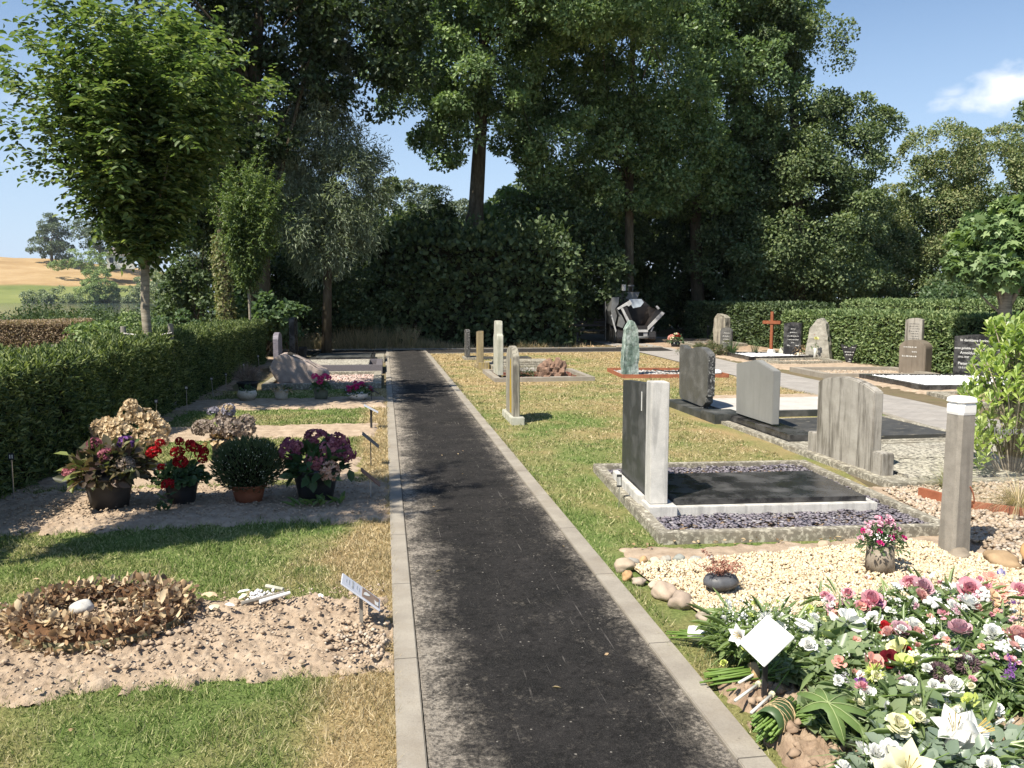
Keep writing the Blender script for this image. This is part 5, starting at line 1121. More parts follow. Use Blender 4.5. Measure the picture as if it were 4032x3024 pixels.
# tall dry grass at the wood edge, by the crossing path
n = 9000; x = g_.uniform(-3.2, 7, n); y = 27.1 + np.abs(g_.normal(0, .45, n)); k = fbm(np.c_[x, y], .9, 3, 2); P = np.c_[x, y, np.zeros(n)]
sel = k + (x < 1) * .35 + g_.normal(0, .2, n) > .1; P = P[sel]; k = k[sel]; n = len(P)
scatter('dry_grass', 'blade', P, np.c_[g_.normal(0, .35, n), g_.normal(0, .35, n), np.ones(n)], rdir(n, g_), g_.uniform(.12, .42, n) * (1 + np.clip(k, 0, 1)) * np.where(P[:, 0] < 1, 1.25, .6), m_leaf('straw', [(.42, .31, .15), (.55, .43, .23), (.34, .27, .13), (.20, .21, .08)], .3), W=.022, kind='stuff')
# fallen leaves and litter under the hedge
def litter(name, x0, x1, y0, y1, n, s, mat, seed, z=.02):
    g = np.random.default_rng(seed); P = np.c_[g.uniform(x0, x1, n), g.uniform(y0, y1, n), np.full(n, z)]
    return scatter(name, 'leaf', P, rdir(n, g) * np.array([1, 1, .25]), rdir(n, g) * .5 + np.array([0, 0, 1]), g.uniform(.6, 1.3, n) * s, mat, W=s * .6, kind='stuff')
MA['dead'] = m_leaf('dead_leaves', [(.30, .18, .08), (.42, .29, .14), (.52, .40, .22), (.22, .13, .06)], .2, .7)
litter('fallen_leaves', -3, 9, 26.7, 28, 900, .10, MA['dead'], 1)
litter('fallen_leaves', 1.4, 4.2, 5, 13, 60, .035, MA['dead'], 2)
litter('fallen_leaves', -2.9, 0, 2.2, 12, 34, .035, MA['dead'], 3)
litter('fallen_leaves', .2, 1.2, 2.4, 9, 12, .03, MA['dead'], 4)
litter('fallen_leaves', 1.6, 3.6, 5.05, 5.2, 40, .035, MA['dead'], 5, .035)

# ---------------------------------------------------------------- beyond the lake
def far(name, label, loc, ells, nsub, nleaf, subr, size, mat, seed, cat='tree', trunk=True):
    nleaf = int(nleaf * 1.6); size *= .8
    tree(name, label, loc, ells, nsub, nleaf, subr, size, mat, [(0, 0, -3, 1.1), (0, 0, 8, .8), (0, 0, 18, .4)] if trunk else None, 'leaf', .8, seed, limbs=14 if trunk else 3, cat=cat, woodname='trunk' if trunk else 'stems')
far('distant_tree', 'round distant tree standing alone on the dry hill', (-205.7, 563.6, 21), [(0, 0, 20, 9, 8), (4, 0, 15, 8, 8), (-6, 0, 12, 7, 6), (8, 0, 8, 5, 4), (1, 0, 26, 7, 6)], 75, 60, 3.2, 1.3, MA['farD'], 91)
far('distant_tree', 'wide dark distant trees on the hill left of the white house', (-179.8, 572.4, 22), [(-8, 0, 21, 10, 9), (6, 0, 19, 14, 12), (16, 0, 14, 9, 9)], 90, 60, 3.4, 1.3, MA['farD'], 92)
far('distant_bush', 'bright green round tree on the hill beside the white house', (-171.8, 533, 17), [(-5, 0, 8, 8, 6.5), (6, 0, 8, 8, 6.8), (0, 0, 4, 13, 4)], 70, 60, 2.2, 1., MA['farG'], 93, trunk=False)
far('distant_bush', 'low bright bush at the foot of the lone distant tree', (-189.2, 527, 18), [(0, 0, 3.5, 5, 3.2)], 16, 60, 1.6, .9, MA['farG'], 94, 'bush', False)
far('bank_tree', 'round green willow bush on the far bank of the lake', (-152.5, 476.2, -1), [(0, 0, 11, 8.5, 9.5), (3, 0, 7, 9, 7), (-2, 0, 6, 8, 6)], 85, 80, 2.0, .9, MA['farG'], 95, 'bush', False)
far('reed_clump', 'wide clump of green reeds at the far lake edge', (-174.7, 470, -2), [(0, 0, 4.5, 13, 5), (6, 0, 3, 12, 3.5), (-6, 0, 4, 8, 4)], 70, 70, 2.0, 1., MA['farR'], 96, 'reeds', False)
far('bank_bush', 'pale low bush on the far bank right of the round willow', (-138.1, 480, -1), [(0, 0, 4, 9.5, 5), (-6, 0, 2, 5, 2.5)], 40, 70, 1.8, .9, MA['farR'], 97, 'bush', False)
far('bank_bush', 'taller green bushes on the far bank nearest the young tree trunk', (-121.6, 466, -2), [(0, 0, 10, 8.5, 8), (6, 0, 6, 10, 7), (-6, 0, 5, 6, 5)], 70, 70, 2.0, .9, MA['farR'], 98, 'bush', False)
far('bank_bush', 'bushy slope cover on the right shoulder of the hill', (-118, 505, 3), [(0, 0, 8, 12, 7), (-10, 0, 7, 6, 4.5), (8, 0, 6, 10, 8)], 70, 70, 2.2, 1., MA['farG'], 99, 'bush', False)
hs = thing('white_house', 'distant white house with hipped grey roof and dormers on the hill', 'house', (-152, 539, 21.5), math.radians(15))
MA['hw'] = m_simple('white_render', (.66, .62, .57), (.58, .54, .5), .3, .9); MA['hr'] = m_simple('grey_roof_tiles', (.19, .165, .155), (.14, .12, .115), .8, .8)
MB().box(-13, 2, -5, 5, -2, 6).build('wall', MA['hw'], hs); MB().box(4, 16, -4, 6, -2, 5).build('wall', MA['hw'], hs)
def hip(x0, x1, y0, y1, z0, z1, r):
    mb = MB(); m = (y0 + y1) / 2; v = [(x0, y0, z0), (x1, y0, z0), (x1, y1, z0), (x0, y1, z0), (x0 + r, m, z1), (x1 - r, m, z1)]
    mb._add(v, [(0, 3, 2, 1), (0, 1, 5, 4), (1, 2, 5), (2, 3, 4, 5), (3, 0, 4)]); return mb
rf = hip(-14, 3, -6, 6, 6.02, 11.5, 5).build('roof', MA['hr'], hs); MB().box(-4, -3, -.5, .5, 9, 13.2).build('chimney', MA['hw'], rf)
rf = hip(3, 17, -9, 6.5, 5.02, 10.5, 5).build('roof', MA['hr'], hs)
MA['dw'] = m_simple('dark_window', (.05, .05, .055), None, 3, .3)
for x in (-10.5, -5.5, -.5): MB().box(x - 1.1, x + 1.1, -5.05, -5.0, 1.5, 4.6).build('window', MA['dw'], hs)
MB().box(5, 15, -9.5, -8.2, 1.2, 1.5).build('balcony_rail', MA['hw'], hs)
# ---------------------------------------------------------------- petals and flower heads
PC = {'mauve': [(.52, .31, .36), (.62, .40, .44), (.44, .24, .30)], 'pink': [(.68, .30, .36), (.76, .44, .48), (.58, .20, .27)], 'blush': [(.70, .42, .38), (.62, .32, .30)],
      'white': [(.78, .78, .74), (.84, .84, .82), (.70, .72, .66)], 'cream': [(.78, .75, .50), (.82, .80, .62)], 'red': [(.42, .015, .02), (.30, .01, .015)], 'dred': [(.16, .01, .02), (.10, .006, .012)],
      'coral': [(.72, .32, .26), (.78, .46, .38)], 'paley': [(.76, .74, .32), (.80, .78, .48)], 'lime': [(.50, .58, .12), (.62, .68, .25)], 'brown': [(.16, .10, .12), (.24, .16, .17)],
      'greyv': [(.36, .34, .38), (.46, .44, .46), (.28, .30, .28)], 'violet': [(.18, .07, .26), (.26, .12, .34)], 'blue': [(.06, .04, .30)], 'steel': [(.10, .13, .26), (.18, .22, .34)], 'peach': [(.74, .48, .28), (.78, .58, .40)], 'orange': [(.62, .26, .05)],
      'pinkk': [(.66, .38, .46), (.74, .50, .56)], 'whitey': [(.80, .80, .76)],
      'gred': [(.33, .006, .010), (.44, .012, .018), (.22, .004, .008)], 'plum': [(.20, .05, .085), (.31, .10, .14), (.42, .18, .20)], 'rosyplum': [(.42, .13, .17), (.54, .24, .26), (.32, .09, .13)], 'salmon': [(.66, .38, .26), (.76, .52, .38), (.56, .27, .19)],
      'dcream': [(.58, .45, .28), (.68, .56, .38), (.48, .35, .20)], 'dgrey': [(.27, .215, .17), (.36, .30, .25), (.20, .16, .13)], 'dlav': [(.26, .25, .30), (.32, .31, .36)], 'hotpink': [(.62, .03, .20), (.72, .08, .28)], 'magenta': [(.48, .02, .17), (.60, .05, .22)], 'lilac': [(.30, .22, .50), (.40, .32, .58)]}
PM = {}
def pm(c):
    if c not in PM: PM[c] = m_petal('petals_' + c, PC[c])
    return PM[c]
GR = {'rosel': [(.08, .13, .035), (.14, .21, .055), (.24, .31, .10)], 'light': [(.15, .22, .055), (.25, .33, .09), (.12, .18, .045)], 'euc': [(.16, .22, .15), (.24, .30, .21)], 'salal': [(.12, .18, .06), (.20, .27, .10), (.28, .34, .16)]}
for k, v in GR.items(): MA['g_' + k] = m_leaf('greens_' + k, v, .3, .35, .45)
MA['stem'] = m_simple('flower_stems', (.13, .21, .04), (.08, .14, .03), 20, .5, .3, 0)
gF = np.random.default_rng(77)
def head(kind, col, r, name=None, parent=None, loc=(0, 0, 0), tilt=(0, 0, 1)):
    """one flower head as ONE mesh around its own origin, facing +z, then tipped towards `tilt`"""
    m = pm(col); g = gF
    if kind in ('rose', 'carn', 'glad'):
        n = {'rose': 26, 'carn': 46, 'glad': 11}[kind]; k = np.arange(n); f = (k + .5) / n; a = k * 2.3999
        lean = {'rose': .12 + 1.1 * f ** 1.5, 'carn': .1 + 1.45 * f, 'glad': .5 + .8 * f}[kind]
        o = np.c_[np.cos(a), np.sin(a), 0 * a]
        D = o * np.sin(lean)[:, None] + np.array([0, 0, 1]) * np.cos(lean)[:, None] + g.normal(0, .08 if kind == 'rose' else .22, (n, 3))
        N = -o * np.cos(lean)[:, None] + np.array([0, 0, 1]) * np.sin(lean)[:, None]
        P = o * (r * .38 * f)[:, None] + np.array([0, 0, -1]) * (r * .5 * f)[:, None]
        return scatter(name or {'rose': 'rose', 'carn': 'carnation', 'glad': 'blossom'}[kind], 'petal', P, D, N, r * (.85 + .25 * f), m, parent, W=r * (.55 + .75 * f) * (1 if kind != 'carn' else .75), smooth=(kind != 'carn'))
    if kind == 'hyd':   # mophead of four-petalled florets
        n = 64; u = rdir(n, g); u[:, 2] = np.abs(u[:, 2]) * 1.2 - .35; u = norm(u); c = u * r * np.c_[np.ones(n), np.ones(n), np.full(n, .85)] * g.uniform(.82, 1.05, n)[:, None]
        t1 = norm(np.cross(u, rdir(n, g))); t2 = np.cross(u, t1); P = np.repeat(c, 4, 0); U = np.repeat(u, 4, 0)
        D = np.stack([t1, t2, -t1, -t2], 1).reshape(-1, 3) + U * .3 + g.normal(0, .12, (4 * n, 3))
        return scatter(name or 'flower_head', 'petal', P, D, U + g.normal(0, .3, (4 * n, 3)), r * .30, m, parent, W=r * .30)
    if kind in ('spider', 'allium'):
        n = 90 if kind == 'spider' else 240; u = rdir(n, g); u[:, 2] = u[:, 2] * .75 + .3; u = norm(u)
        return scatter(name or ('chrysanthemum' if kind == 'spider' else 'allium_globe'), 'leaf', u * r * (.25 if kind == 'spider' else .55), u + g.normal(0, .15, (n, 3)), rdir(n, g), r * (.8 if kind == 'spider' else .45), m, parent, W=r * .14)
    if kind == 'button':
        mb = MB(); k = 11
        for i in range(k):
            a = i * 2.4; q = r * .82 * math.sqrt(i / k)
            mb.rock((q * math.cos(a), q * math.sin(a), r * .25 * math.cos(q / r * 1.4) + .004 * (i % 3)), (r * .26, r * .26, r * .2), i, 2, .05)
        return mb.build(name or 'button_flowers', m, parent, smooth=True)
    if kind == 'sprig':
        n = 190; ax = rdir(7, g) * np.array([1, 1, .3]) + np.array([0, 0, .4]); k = g.integers(0, 7, n); t_ = g.uniform(.1, 1, n)
        P = ax[k] * (t_ * r)[:, None] * 1.1 + g.normal(0, r * .09, (n, 3))
        return scatter(name or 'flower_sprig', 'quad', P, rdir(n, g), rdir(n, g) + np.array([0, 0, .6]), g.uniform(.10, .22, n) * r * 1.1, m, parent, W=r * .15)
    if kind in ('lily', 'bud'):
        mb = MB(); L = r * (2.0 if kind == 'lily' else 2.2); wide = 1.0 if kind == 'lily' else .22
        for p_ in range(6):
            a = p_ * PI / 3; inner = .92 if p_ % 2 else 1.; rows = []
            for i in range(10):
                t_ = i / 9; rad = r * (.07 + .10 * t_ + wide * (.95 * max(0, t_ - .25) ** 2.0 * 1.5)) * inner
                zz = -L + L * (t_ - .42 * max(0, t_ - .62) ** 1.4 * 1.5 * wide); hw = r * .50 * math.sin(PI * min(1, t_ * .93 + .05)) ** .8 * (.45 + .55 * wide)
                if t_ > .97: hw *= .2
                o = Vector((math.cos(a), math.sin(a), 0)); s_ = Vector((-math.sin(a), math.cos(a), 0))
                rows.append([o * (rad - .0) + s_ * hw * q + o * (-abs(q) * hw * .35) + Vector((0, 0, zz)) for q in (-1, -.5, 0, .5, 1)])
            vs = [v for row in rows for v in row]; fs = [(i * 5 + j, i * 5 + j + 1, (i + 1) * 5 + j + 1, (i + 1) * 5 + j) for i in range(9) for j in range(4)]
            mb._add(vs, fs)
        o = mb.build(name or ('lily' if kind == 'lily' else 'flower_bud'), m, parent, smooth=True, recalc=False)
        if kind == 'lily':
            mb = MB()
            for p_ in range(6):
                a = p_ * PI / 3 + .5; mb.tube([(0, 0, -L * .6), (math.cos(a) * r * .14, math.sin(a) * r * .14, -L * .2), (math.cos(a) * r * .24, math.sin(a) * r * .24, 0)], [.0010, .0010, .0020], 5)
            mb.build('stamens', m_simple('yellow_stamen', (.50, .36, .10), None, 9, .8, .2, 0) if 'ys' not in MA else MA['ys'], o)
        return o
def aim(o, d, loc):
    o.location = loc; o.rotation_euler = (Vector(d).to_track_quat('Z', 'Y').to_matrix() @ Matrix.Rotation(random.uniform(0, 6.28), 3, 'Z')).to_euler()
    k = random.uniform(.8, 1.15); o.scale = (o.scale[0] * random.uniform(.9, 1.12), o.scale[1] * random.uniform(.85, 1.1), o.scale[2] * k)

# ---------------------------------------------------------------- bouquets on the fresh grave
FL = [('rose','mauve',2.64,3.65,0.24,0.046,'b5'),('rose','mauve',2.21,3.19,0.24,0.04,'b2'),('rose','mauve',2.44,3.12,0.24,0.049,'b6'),('rose','pink',2.26,3.49,0.24,0.05,'b3'),('rose','pink',2.21,3.48,0.24,0.035,'b3'),('rose','pink',2.63,3.73,0.24,0.039,'b5'),('rose','pink',2.83,3.56,0.24,0.054,'b5'),('rose','blush',2.69,3.08,0.24,0.056,'b6'),('rose','pink',3.06,3.51,0.24,0.04,'b7'),('rose','blush',2.57,3.56,0.24,0.03,'b5'),('carn','white',2.19,3.36,0.24,0.029,'b3'),('carn','white',2.71,3.41,0.24,0.039,'b5'),('carn','white',2.65,3.43,0.24,0.03,'b5'),('carn','white',2.56,3.07,0.24,0.036,'b6'),('carn','white',2.33,3.28,0.24,0.034,'b6'),('glad','white',2.02,3.28,0.24,0.056,'b2'),('glad','white',2.6,2.97,0.24,0.027,'b6'),('carn','white',2.8,3.6,0.24,0.027,'b5'),('button','white',2.56,3.46,0.24,0.051,'b5'),('button','white',2.86,3.51,0.24,0.046,'b5'),('button','white',2.8,3.8,0.24,0.028,'b5'),('button','white',2.48,2.92,0.24,0.033,'b6'),('button','cream',2.07,2.9,0.24,0.026,'b4'),('button','cream',2.28,2.99,0.24,0.031,'b6'),('button','white',2.52,3.69,0.24,0.034,'b3'),('glad','red',2.17,3.24,0.24,0.03,'b2'),('glad','red',2.12,3.03,0.24,0.025,'b2'),('glad','dred',1.97,2.91,0.24,0.03,'b2'),('glad','coral',1.88,2.87,0.24,0.035,'b2'),('glad','coral',1.75,2.9,0.24,0.02,'b2'),('glad','coral',1.8,2.85,0.24,0.02,'b2'),('glad','paley',2.05,2.97,0.24,0.049,'b2'),('glad','lime',1.99,2.84,0.24,0.036,'b2'),('allium','brown',2.11,2.79,0.24,0.047,'b6'),('allium','brown',2.28,2.86,0.24,0.053,'b6'),('spider','lime',1.82,2.77,0.24,0.04,'b2'),('sprig','greyv',1.69,2.8,0.24,0.05,'b2'),('sprig','violet',2.4,2.78,0.24,0.05,'b7'),('glad','violet',1.78,2.79,0.24,0.02,'b2'),('sprig','violet',2.91,3.37,0.24,0.03,'b7'),('glad','blue',3.13,3.72,0.24,0.021,'b7'),('sprig','steel',2.93,3.69,0.24,0.056,'b5'),('sprig','violet',2.29,3.48,0.24,0.028,'b3'),('sprig','violet',2.8,3.31,0.24,0.022,'b7'),('carn','white',1.97,2.77,0.24,0.023,'b4'),('carn','white',1.94,2.61,0.24,0.025,'b4'),('carn','white',2.11,2.71,0.24,0.026,'b4'),('carn','white',2.0,2.62,0.24,0.021,'b4'),('carn','white',1.9,2.7,0.24,0.02,'b4'),('carn','white',2.02,2.7,0.24,0.02,'b4'),('carn','white',2.11,2.88,0.24,0.018,'b4'),('glad','coral',3.06,3.71,0.24,0.029,'b7'),('glad','pink',2.93,3.58,0.24,0.024,'b7'),('glad','coral',2.94,3.5,0.24,0.031,'b7'),('glad','peach',2.85,3.43,0.24,0.03,'b7'),('glad','coral',3.06,3.62,0.24,0.028,'b7'),('glad','pink',2.99,3.7,0.24,0.02,'b7'),('carn','pink',2.22,3.63,0.24,0.025,'b3'),('glad','coral',2.05,3.44,0.24,0.024,'b3'),('carn','pink',2.09,3.61,0.24,0.02,'b3'),('glad','orange',2.41,3.77,0.24,0.019,'b3'),('glad','pink',2.49,3.3,0.24,0.02,'b6'),('sprig','pinkk',2.58,3.33,0.24,0.036,'b6'),('glad','pink',2.47,2.85,0.24,0.023,'b7'),('lily','white',1.83,2.34,0.3,0.063,'b8'),('lily','white',1.93,2.3,0.3,0.064,'b8'),('lily','cream',1.56,2.16,0.3,0.068,'b8'),('lily','cream',1.42,2.09,0.3,0.043,'b8'),('bud','white',2.11,2.45,0.24,0.022,'b8'),('bud','white',1.82,3.24,0.24,0.038,'b1'),('carn','white',1.59,2.31,0.24,0.029,'b8'),('carn','white',1.53,2.3,0.24,0.024,'b8'),('carn','white',1.37,2.22,0.24,0.018,'b4'),('carn','white',1.81,2.15,0.24,0.029,'b8'),('carn','cream',1.68,2.41,0.24,0.03,'b4'),('glad','lime',2.06,2.56,0.24,0.025,'b8'),('glad','lime',1.73,2.45,0.24,0.031,'b4'),('bud','cream',1.99,2.52,0.24,0.025,'b8'),('carn','pink',1.72,2.69,0.24,0.019,'b2'),('sprig','pinkk',1.94,2.79,0.24,0.023,'b4'),('glad','pink',2.17,2.69,0.24,0.015,'b6'),('lily','whitey',1.42,3.13,0.3,0.035,'b1'),('spider','white',1.66,3.35,0.24,0.038,'b1'),('carn','lime',1.45,3.1,0.24,0.015,'b1'),('carn','lime',1.73,3.59,0.24,0.017,'b1'),('carn','lime',1.31,2.99,0.24,0.011,'b1'),('carn','white',1.73,3.1,0.24,0.027,'b1'),('bud','white',1.83,3.23,0.24,0.038,'b1')]
BQ = {
 'b1': ('bouquet of white lilies and greens with a white-wrapped handle, nearest the cream pebbles', (1.47, 3.58), 'light', (1.72, 3.42, .24, .22), 'sleeve'),
 'b2': ('large bouquet with tied thick green stems and round leaves behind the blank sign', (1.52, 3.16), 'salal', (1.98, 3.12, .28, .30), 'stems'),
 'b3': ('bouquet of deep pink roses, coral blossoms and seed heads along the pebble side', (1.95, 3.40), 'rosel', (2.22, 3.52, .20, .17), 'none'),
 'b4': ('leaf-wrapped bouquet of white lisianthus bound with twine under a big lobed leaf', (1.45, 2.78), 'salal', (1.90, 2.68, .26, .18), 'leafwrap'),
 'b5': ('bouquet of mauve roses and white button flowers next to the petunia vase', (2.25, 3.30), 'rosel', (2.68, 3.58, .27, .20), 'none'),
 'b6': ('bouquet of mauve roses, white carnations and two brown allium globes', (2.00, 2.90), 'rosel', (2.38, 3.06, .30, .26), 'none'),
 'b7': ('mixed coral, pink and violet bouquet at the right edge of the heap', (2.35, 2.75), 'rosel', (2.70, 3.05, .46, .55), 'none'),
 'b8': ('bouquet of large white trumpet lilies in the bottom right corner', (1.62, 2.30), 'euc', (1.88, 2.34, .36, .26), 'none')}
roots = {}; cnt = {}
for key, (lb, (tx, ty), gm, (hx, hy, rx, ry), kind) in BQ.items():
    rx *= 1.08; ry *= 1.08
    t = thing('bouquet', lb, 'bouquet', (tx, ty, .03), 0, 'funeral bouquets heaped on the fresh grave'); roots[key] = t
    g = np.random.default_rng(hash(key[1]) % 97 + int(key[1]) * 13); cx, cy = hx - tx, hy - ty
    # greens: sprays of leaves along curved stems radiating from the tie
    Ps, Ds, Ns, Ss = [], [], [], []
    mbs = MB(); ns = 78
    for i in range(ns):
        a = g.uniform(0, 2 * PI); q = math.sqrt(g.uniform(.02, 1.25)); e = np.array([cx + math.cos(a) * rx * q, cy + math.sin(a) * ry * q, g.uniform(.06, .20) * (1.15 - .5 * min(1, q))])
        m1 = e * .5 + np.array([0, 0, .05]); pts = [np.array([0, 0, .03]) * 0 + g.normal(0, .012, 3) + [0, 0, .03], m1, e]
        mbs.tube(pts, [.003, .0025, .0015], 5, cap=False)
        nl = 15
        for j in range(nl):
            s_ = .35 + .65 * (j + 1) / nl; p = pts[0] * (1 - s_) ** 2 + 2 * m1 * s_ * (1 - s_) + e * s_ * s_; d = e - m1
            sv = np.cross(d, [0, 0, 1]); sv = sv / (np.linalg.norm(sv) + 1e-6) * (1 if j % 2 else -1)
            Ps.append(p); Ds.append(sv + d / (np.linalg.norm(d) + 1e-6) * .8 + g.normal(0, .4, 3) + [0, 0, .15]); Ns.append(np.array([0, 0, 1.]) + g.normal(0, .45, 3)); Ss.append(g.uniform(.6, 1.3) * {'light': .06, 'salal': .072, 'rosel': .052, 'euc': .05}[gm])
    S = np.array(Ss); scatter('foliage', 'leaf', Ps, Ds, Ns, S, MA['g_' + gm], t, W=S * {'light': .35, 'salal': .8, 'rosel': .6, 'euc': .9}[gm])
    # fine greens and blades
    n = 420; a = g.uniform(0, 2 * PI, n); q = np.sqrt(g.uniform(0, 1.15, n)); P = np.c_[cx + np.cos(a) * rx * q, cy + np.sin(a) * ry * q, g.uniform(.02, .15, n)]
    scatter('fine_greens', 'blade', P, np.c_[np.cos(a), np.sin(a), g.uniform(-.1, 1.1, n)] + g.normal(0, .5, (n, 3)), rdir(n, g), g.uniform(.05, .15, n), MA['g_light' if key in ('b1', 'b4') else 'g_rosel'], t, W=.005)
    n = 90; a = g.uniform(0, 2 * PI, n); q = np.sqrt(g.uniform(0, 1.1, n)); P = np.c_[cx + np.cos(a) * rx * q, cy + np.sin(a) * ry * q, g.uniform(.06, .17, n)]
    scatter('long_leaves', 'leaf', P, np.c_[np.cos(a), np.sin(a) - .3, g.uniform(-.2, .7, n)] + g.normal(0, .45, (n, 3)), np.c_[g.normal(0, .3, n), g.normal(0, .3, n), np.ones(n)], g.uniform(.07, .15, n), MA['g_light'], t, W=g.uniform(.012, .026, n))
    if key in ('b1', 'b3', 'b5', 'b6', 'b2'):   # baby's breath
        n = 700 if key == 'b1' else 300; a = g.uniform(0, 2 * PI, n); q = np.sqrt(g.uniform(0, 1., n)); P = np.c_[cx + np.cos(a) * rx * q * (.8 if key == 'b1' else 1), cy + .04 + np.sin(a) * ry * q, .10 + .11 * g.uniform(0, 1, n)]
        scatter('gypsophila', 'quad', P, rdir(n, g), rdir(n, g) + [0, 0, .8], .009, pm('white'), t, W=.009, kind='stuff')
    cut = {'stems': 44, 'leafwrap': 80}.get(kind, 14)
    back = -np.array([cx, cy]) / math.hypot(cx, cy)
    if kind == 'leafwrap': back = norm(np.array([[-.8, -.55]]))[0]
    for i in range(cut):   # stem ends behind the tie
        o = g.normal(0, .020, 2) if kind != 'leafwrap' else g.uniform(-.034, .034, 2); b0 = np.array([o[0], o[1], .035 + abs(g.normal(0, .012)) if kind != 'leafwrap' else .06 + g.uniform(-.034, .034)]); L = g.uniform(.11, .16) * (1.25 if kind == 'stems' else .9)
        mbs.tube([b0 + np.r_[-back * .06, .01], b0 + np.r_[back * L, -.018 + g.normal(0, .008)] + np.r_[g.normal(0, .012, 2), 0]], [.0042, .0042], 6)
    mbs.build('stems', MA['stem'], t, smooth=True)
    bang = math.atan2(back[1], back[0])
    if kind == 'sleeve':
        mb = MB(); mb.lathe([(.0, -.06), (.032, -.06), (.036, -.02), (.034, .05), (.03, .075), (0, .075)], 16, T(0, 0, .045) @ R(bang, 'Z') @ R(PI/2, 'Y')); mb.build('white_wrap', MA['white'], t, smooth=True)
    if kind == 'stems':
        mb = MB(); mb.lathe([(.0, -.012), (.04, -.012), (.041, .0), (.04, .014), (0, .014)], 16, T(0, 0, .05) @ R(bang, 'Z') @ R(PI/2, 'Y')); mb.build('twine', m_simple('twine', (.42, .30, .16), (.3, .2, .1), 60, .9), t, smooth=True)
    if kind == 'leafwrap':
        M = T(-.02, -.012, .062) @ R(bang, 'Z') @ R(PI/2, 'Y')
        mb = MB(); mb.lathe([(.050, -.07), (.053, -.02), (.054, .03), (.050, .075), (.046, .075), (.047, -.07), (.050, -.07)], 22, M); wr = mb.build('leaf_wrap', m_simple('glossy_wrap_leaf', (.06, .10, .04), (.04, .075, .028), 12, .4, .4, .2, .003), t, smooth=True)
        mb = MB(); gr = random.Random(2)
        for q in range(9):
            z = -.05 + q * .012; pts = [M @ Vector((.0555 * math.cos(a + gr.uniform(-.1, .1)), .0555 * math.sin(a), z + .014 * math.sin(a + q))) for a in [k * PI / 7 for k in range(15)]]
            mb.tube(pts, .0013, 4)
        mb.build('twine', m_simple('jute_twine', (.50, .38, .22), (.36, .26, .14), 60, .9), wr)
protos = {}
MA['ys'] = m_simple('yellow_stamen', (.50, .36, .10), None, 9, .8, .2, 0)
for (k, c, x, y, z, r, b) in FL:
    t = roots[b]; tx, ty = t.location.x, t.location.y; rr = {'glad': 1.1, 'carn': 1.05, 'lily': 1.4, 'rose': 1.0}.get(k, 1.0) * r
    key = (k, c)
    if key in protos and protos[key][1] > 0:
        p0, _, r0 = protos[key]; o = p0.copy(); COL.objects.link(o); o.parent = t
        for ch in p0.children: cc = ch.copy(); COL.objects.link(cc); cc.parent = o
        o.scale = (rr / r0,) * 3
    else:
        o = head(k, 'white' if c == 'whitey' else c, rr, parent=t); protos[key] = (o, 1, rr)
    if k == 'lily': d = {1.83: (-.25, -.25, .75), 1.93: (.55, -.3, .55), 1.56: (-.2, -.5, .6), 1.42: (-.6, -.5, .4)}.get(x, (-.4, -.8, .5))
    elif k == 'bud': d = (.5, -.75, -.15) if b == 'b1' else (.3, -.4, .5)
    else: d = (gF.normal(0, .28) - .1, -.42 + gF.normal(0, .22), .85)
    aim(o, d, (x - tx, y - ty, z - .03 - .03 + gF.uniform(-.02, .03)))
# smaller filler blooms between the large ones
PAL = {'b1': [('carn', 'white'), ('glad', 'lime'), ('glad', 'white')], 'b2': [('carn', 'white'), ('glad', 'paley'), ('glad', 'coral'), ('glad', 'lime')], 'b3': [('carn', 'pink'), ('glad', 'coral'), ('glad', 'white'), ('glad', 'pinkk')],
       'b4': [('carn', 'white'), ('glad', 'white'), ('carn', 'cream')], 'b5': [('glad', 'pinkk'), ('carn', 'white'), ('button', 'white'), ('rose', 'blush'), ('glad', 'pink')], 'b6': [('carn', 'white'), ('button', 'cream'), ('glad', 'pinkk'), ('rose', 'blush')],
       'b7': [('glad', 'coral'), ('glad', 'pinkk'), ('glad', 'peach'), ('sprig', 'violet'), ('button', 'white'), ('glad', 'white')], 'b8': [('carn', 'white'), ('glad', 'white'), ('bud', 'cream'), ('bud', 'white')]}
rf = random.Random(31)
for b, pal in PAL.items():
    t = roots[b]; _, (tx, ty), _, (hx, hy, rx, ry), _ = BQ[b]
    for i in range({'b7': 34, 'b5': 26, 'b8': 22}.get(b, 17)):
        k, c = rf.choice(pal); a = rf.uniform(0, 2 * PI); q = math.sqrt(rf.uniform(.0, 1.05)); x, y = hx - tx + math.cos(a) * rx * q, hy - ty + math.sin(a) * ry * q
        rr = rf.uniform(.012, .021) * (1.3 if k in ('bud', 'button', 'sprig', 'rose') else 1)
        if (k, c) not in protos: o = head(k, c, rr, parent=t); protos[(k, c)] = (o, 1, rr)
        else:
            p0, _, r0 = protos[(k, c)]; o = p0.copy(); COL.objects.link(o); o.parent = t; o.scale = (rr / r0,) * 3
        aim(o, (rf.gauss(0, .4), -.4 + rf.gauss(0, .3), .8), (x, y, rf.uniform(.13, .21)))
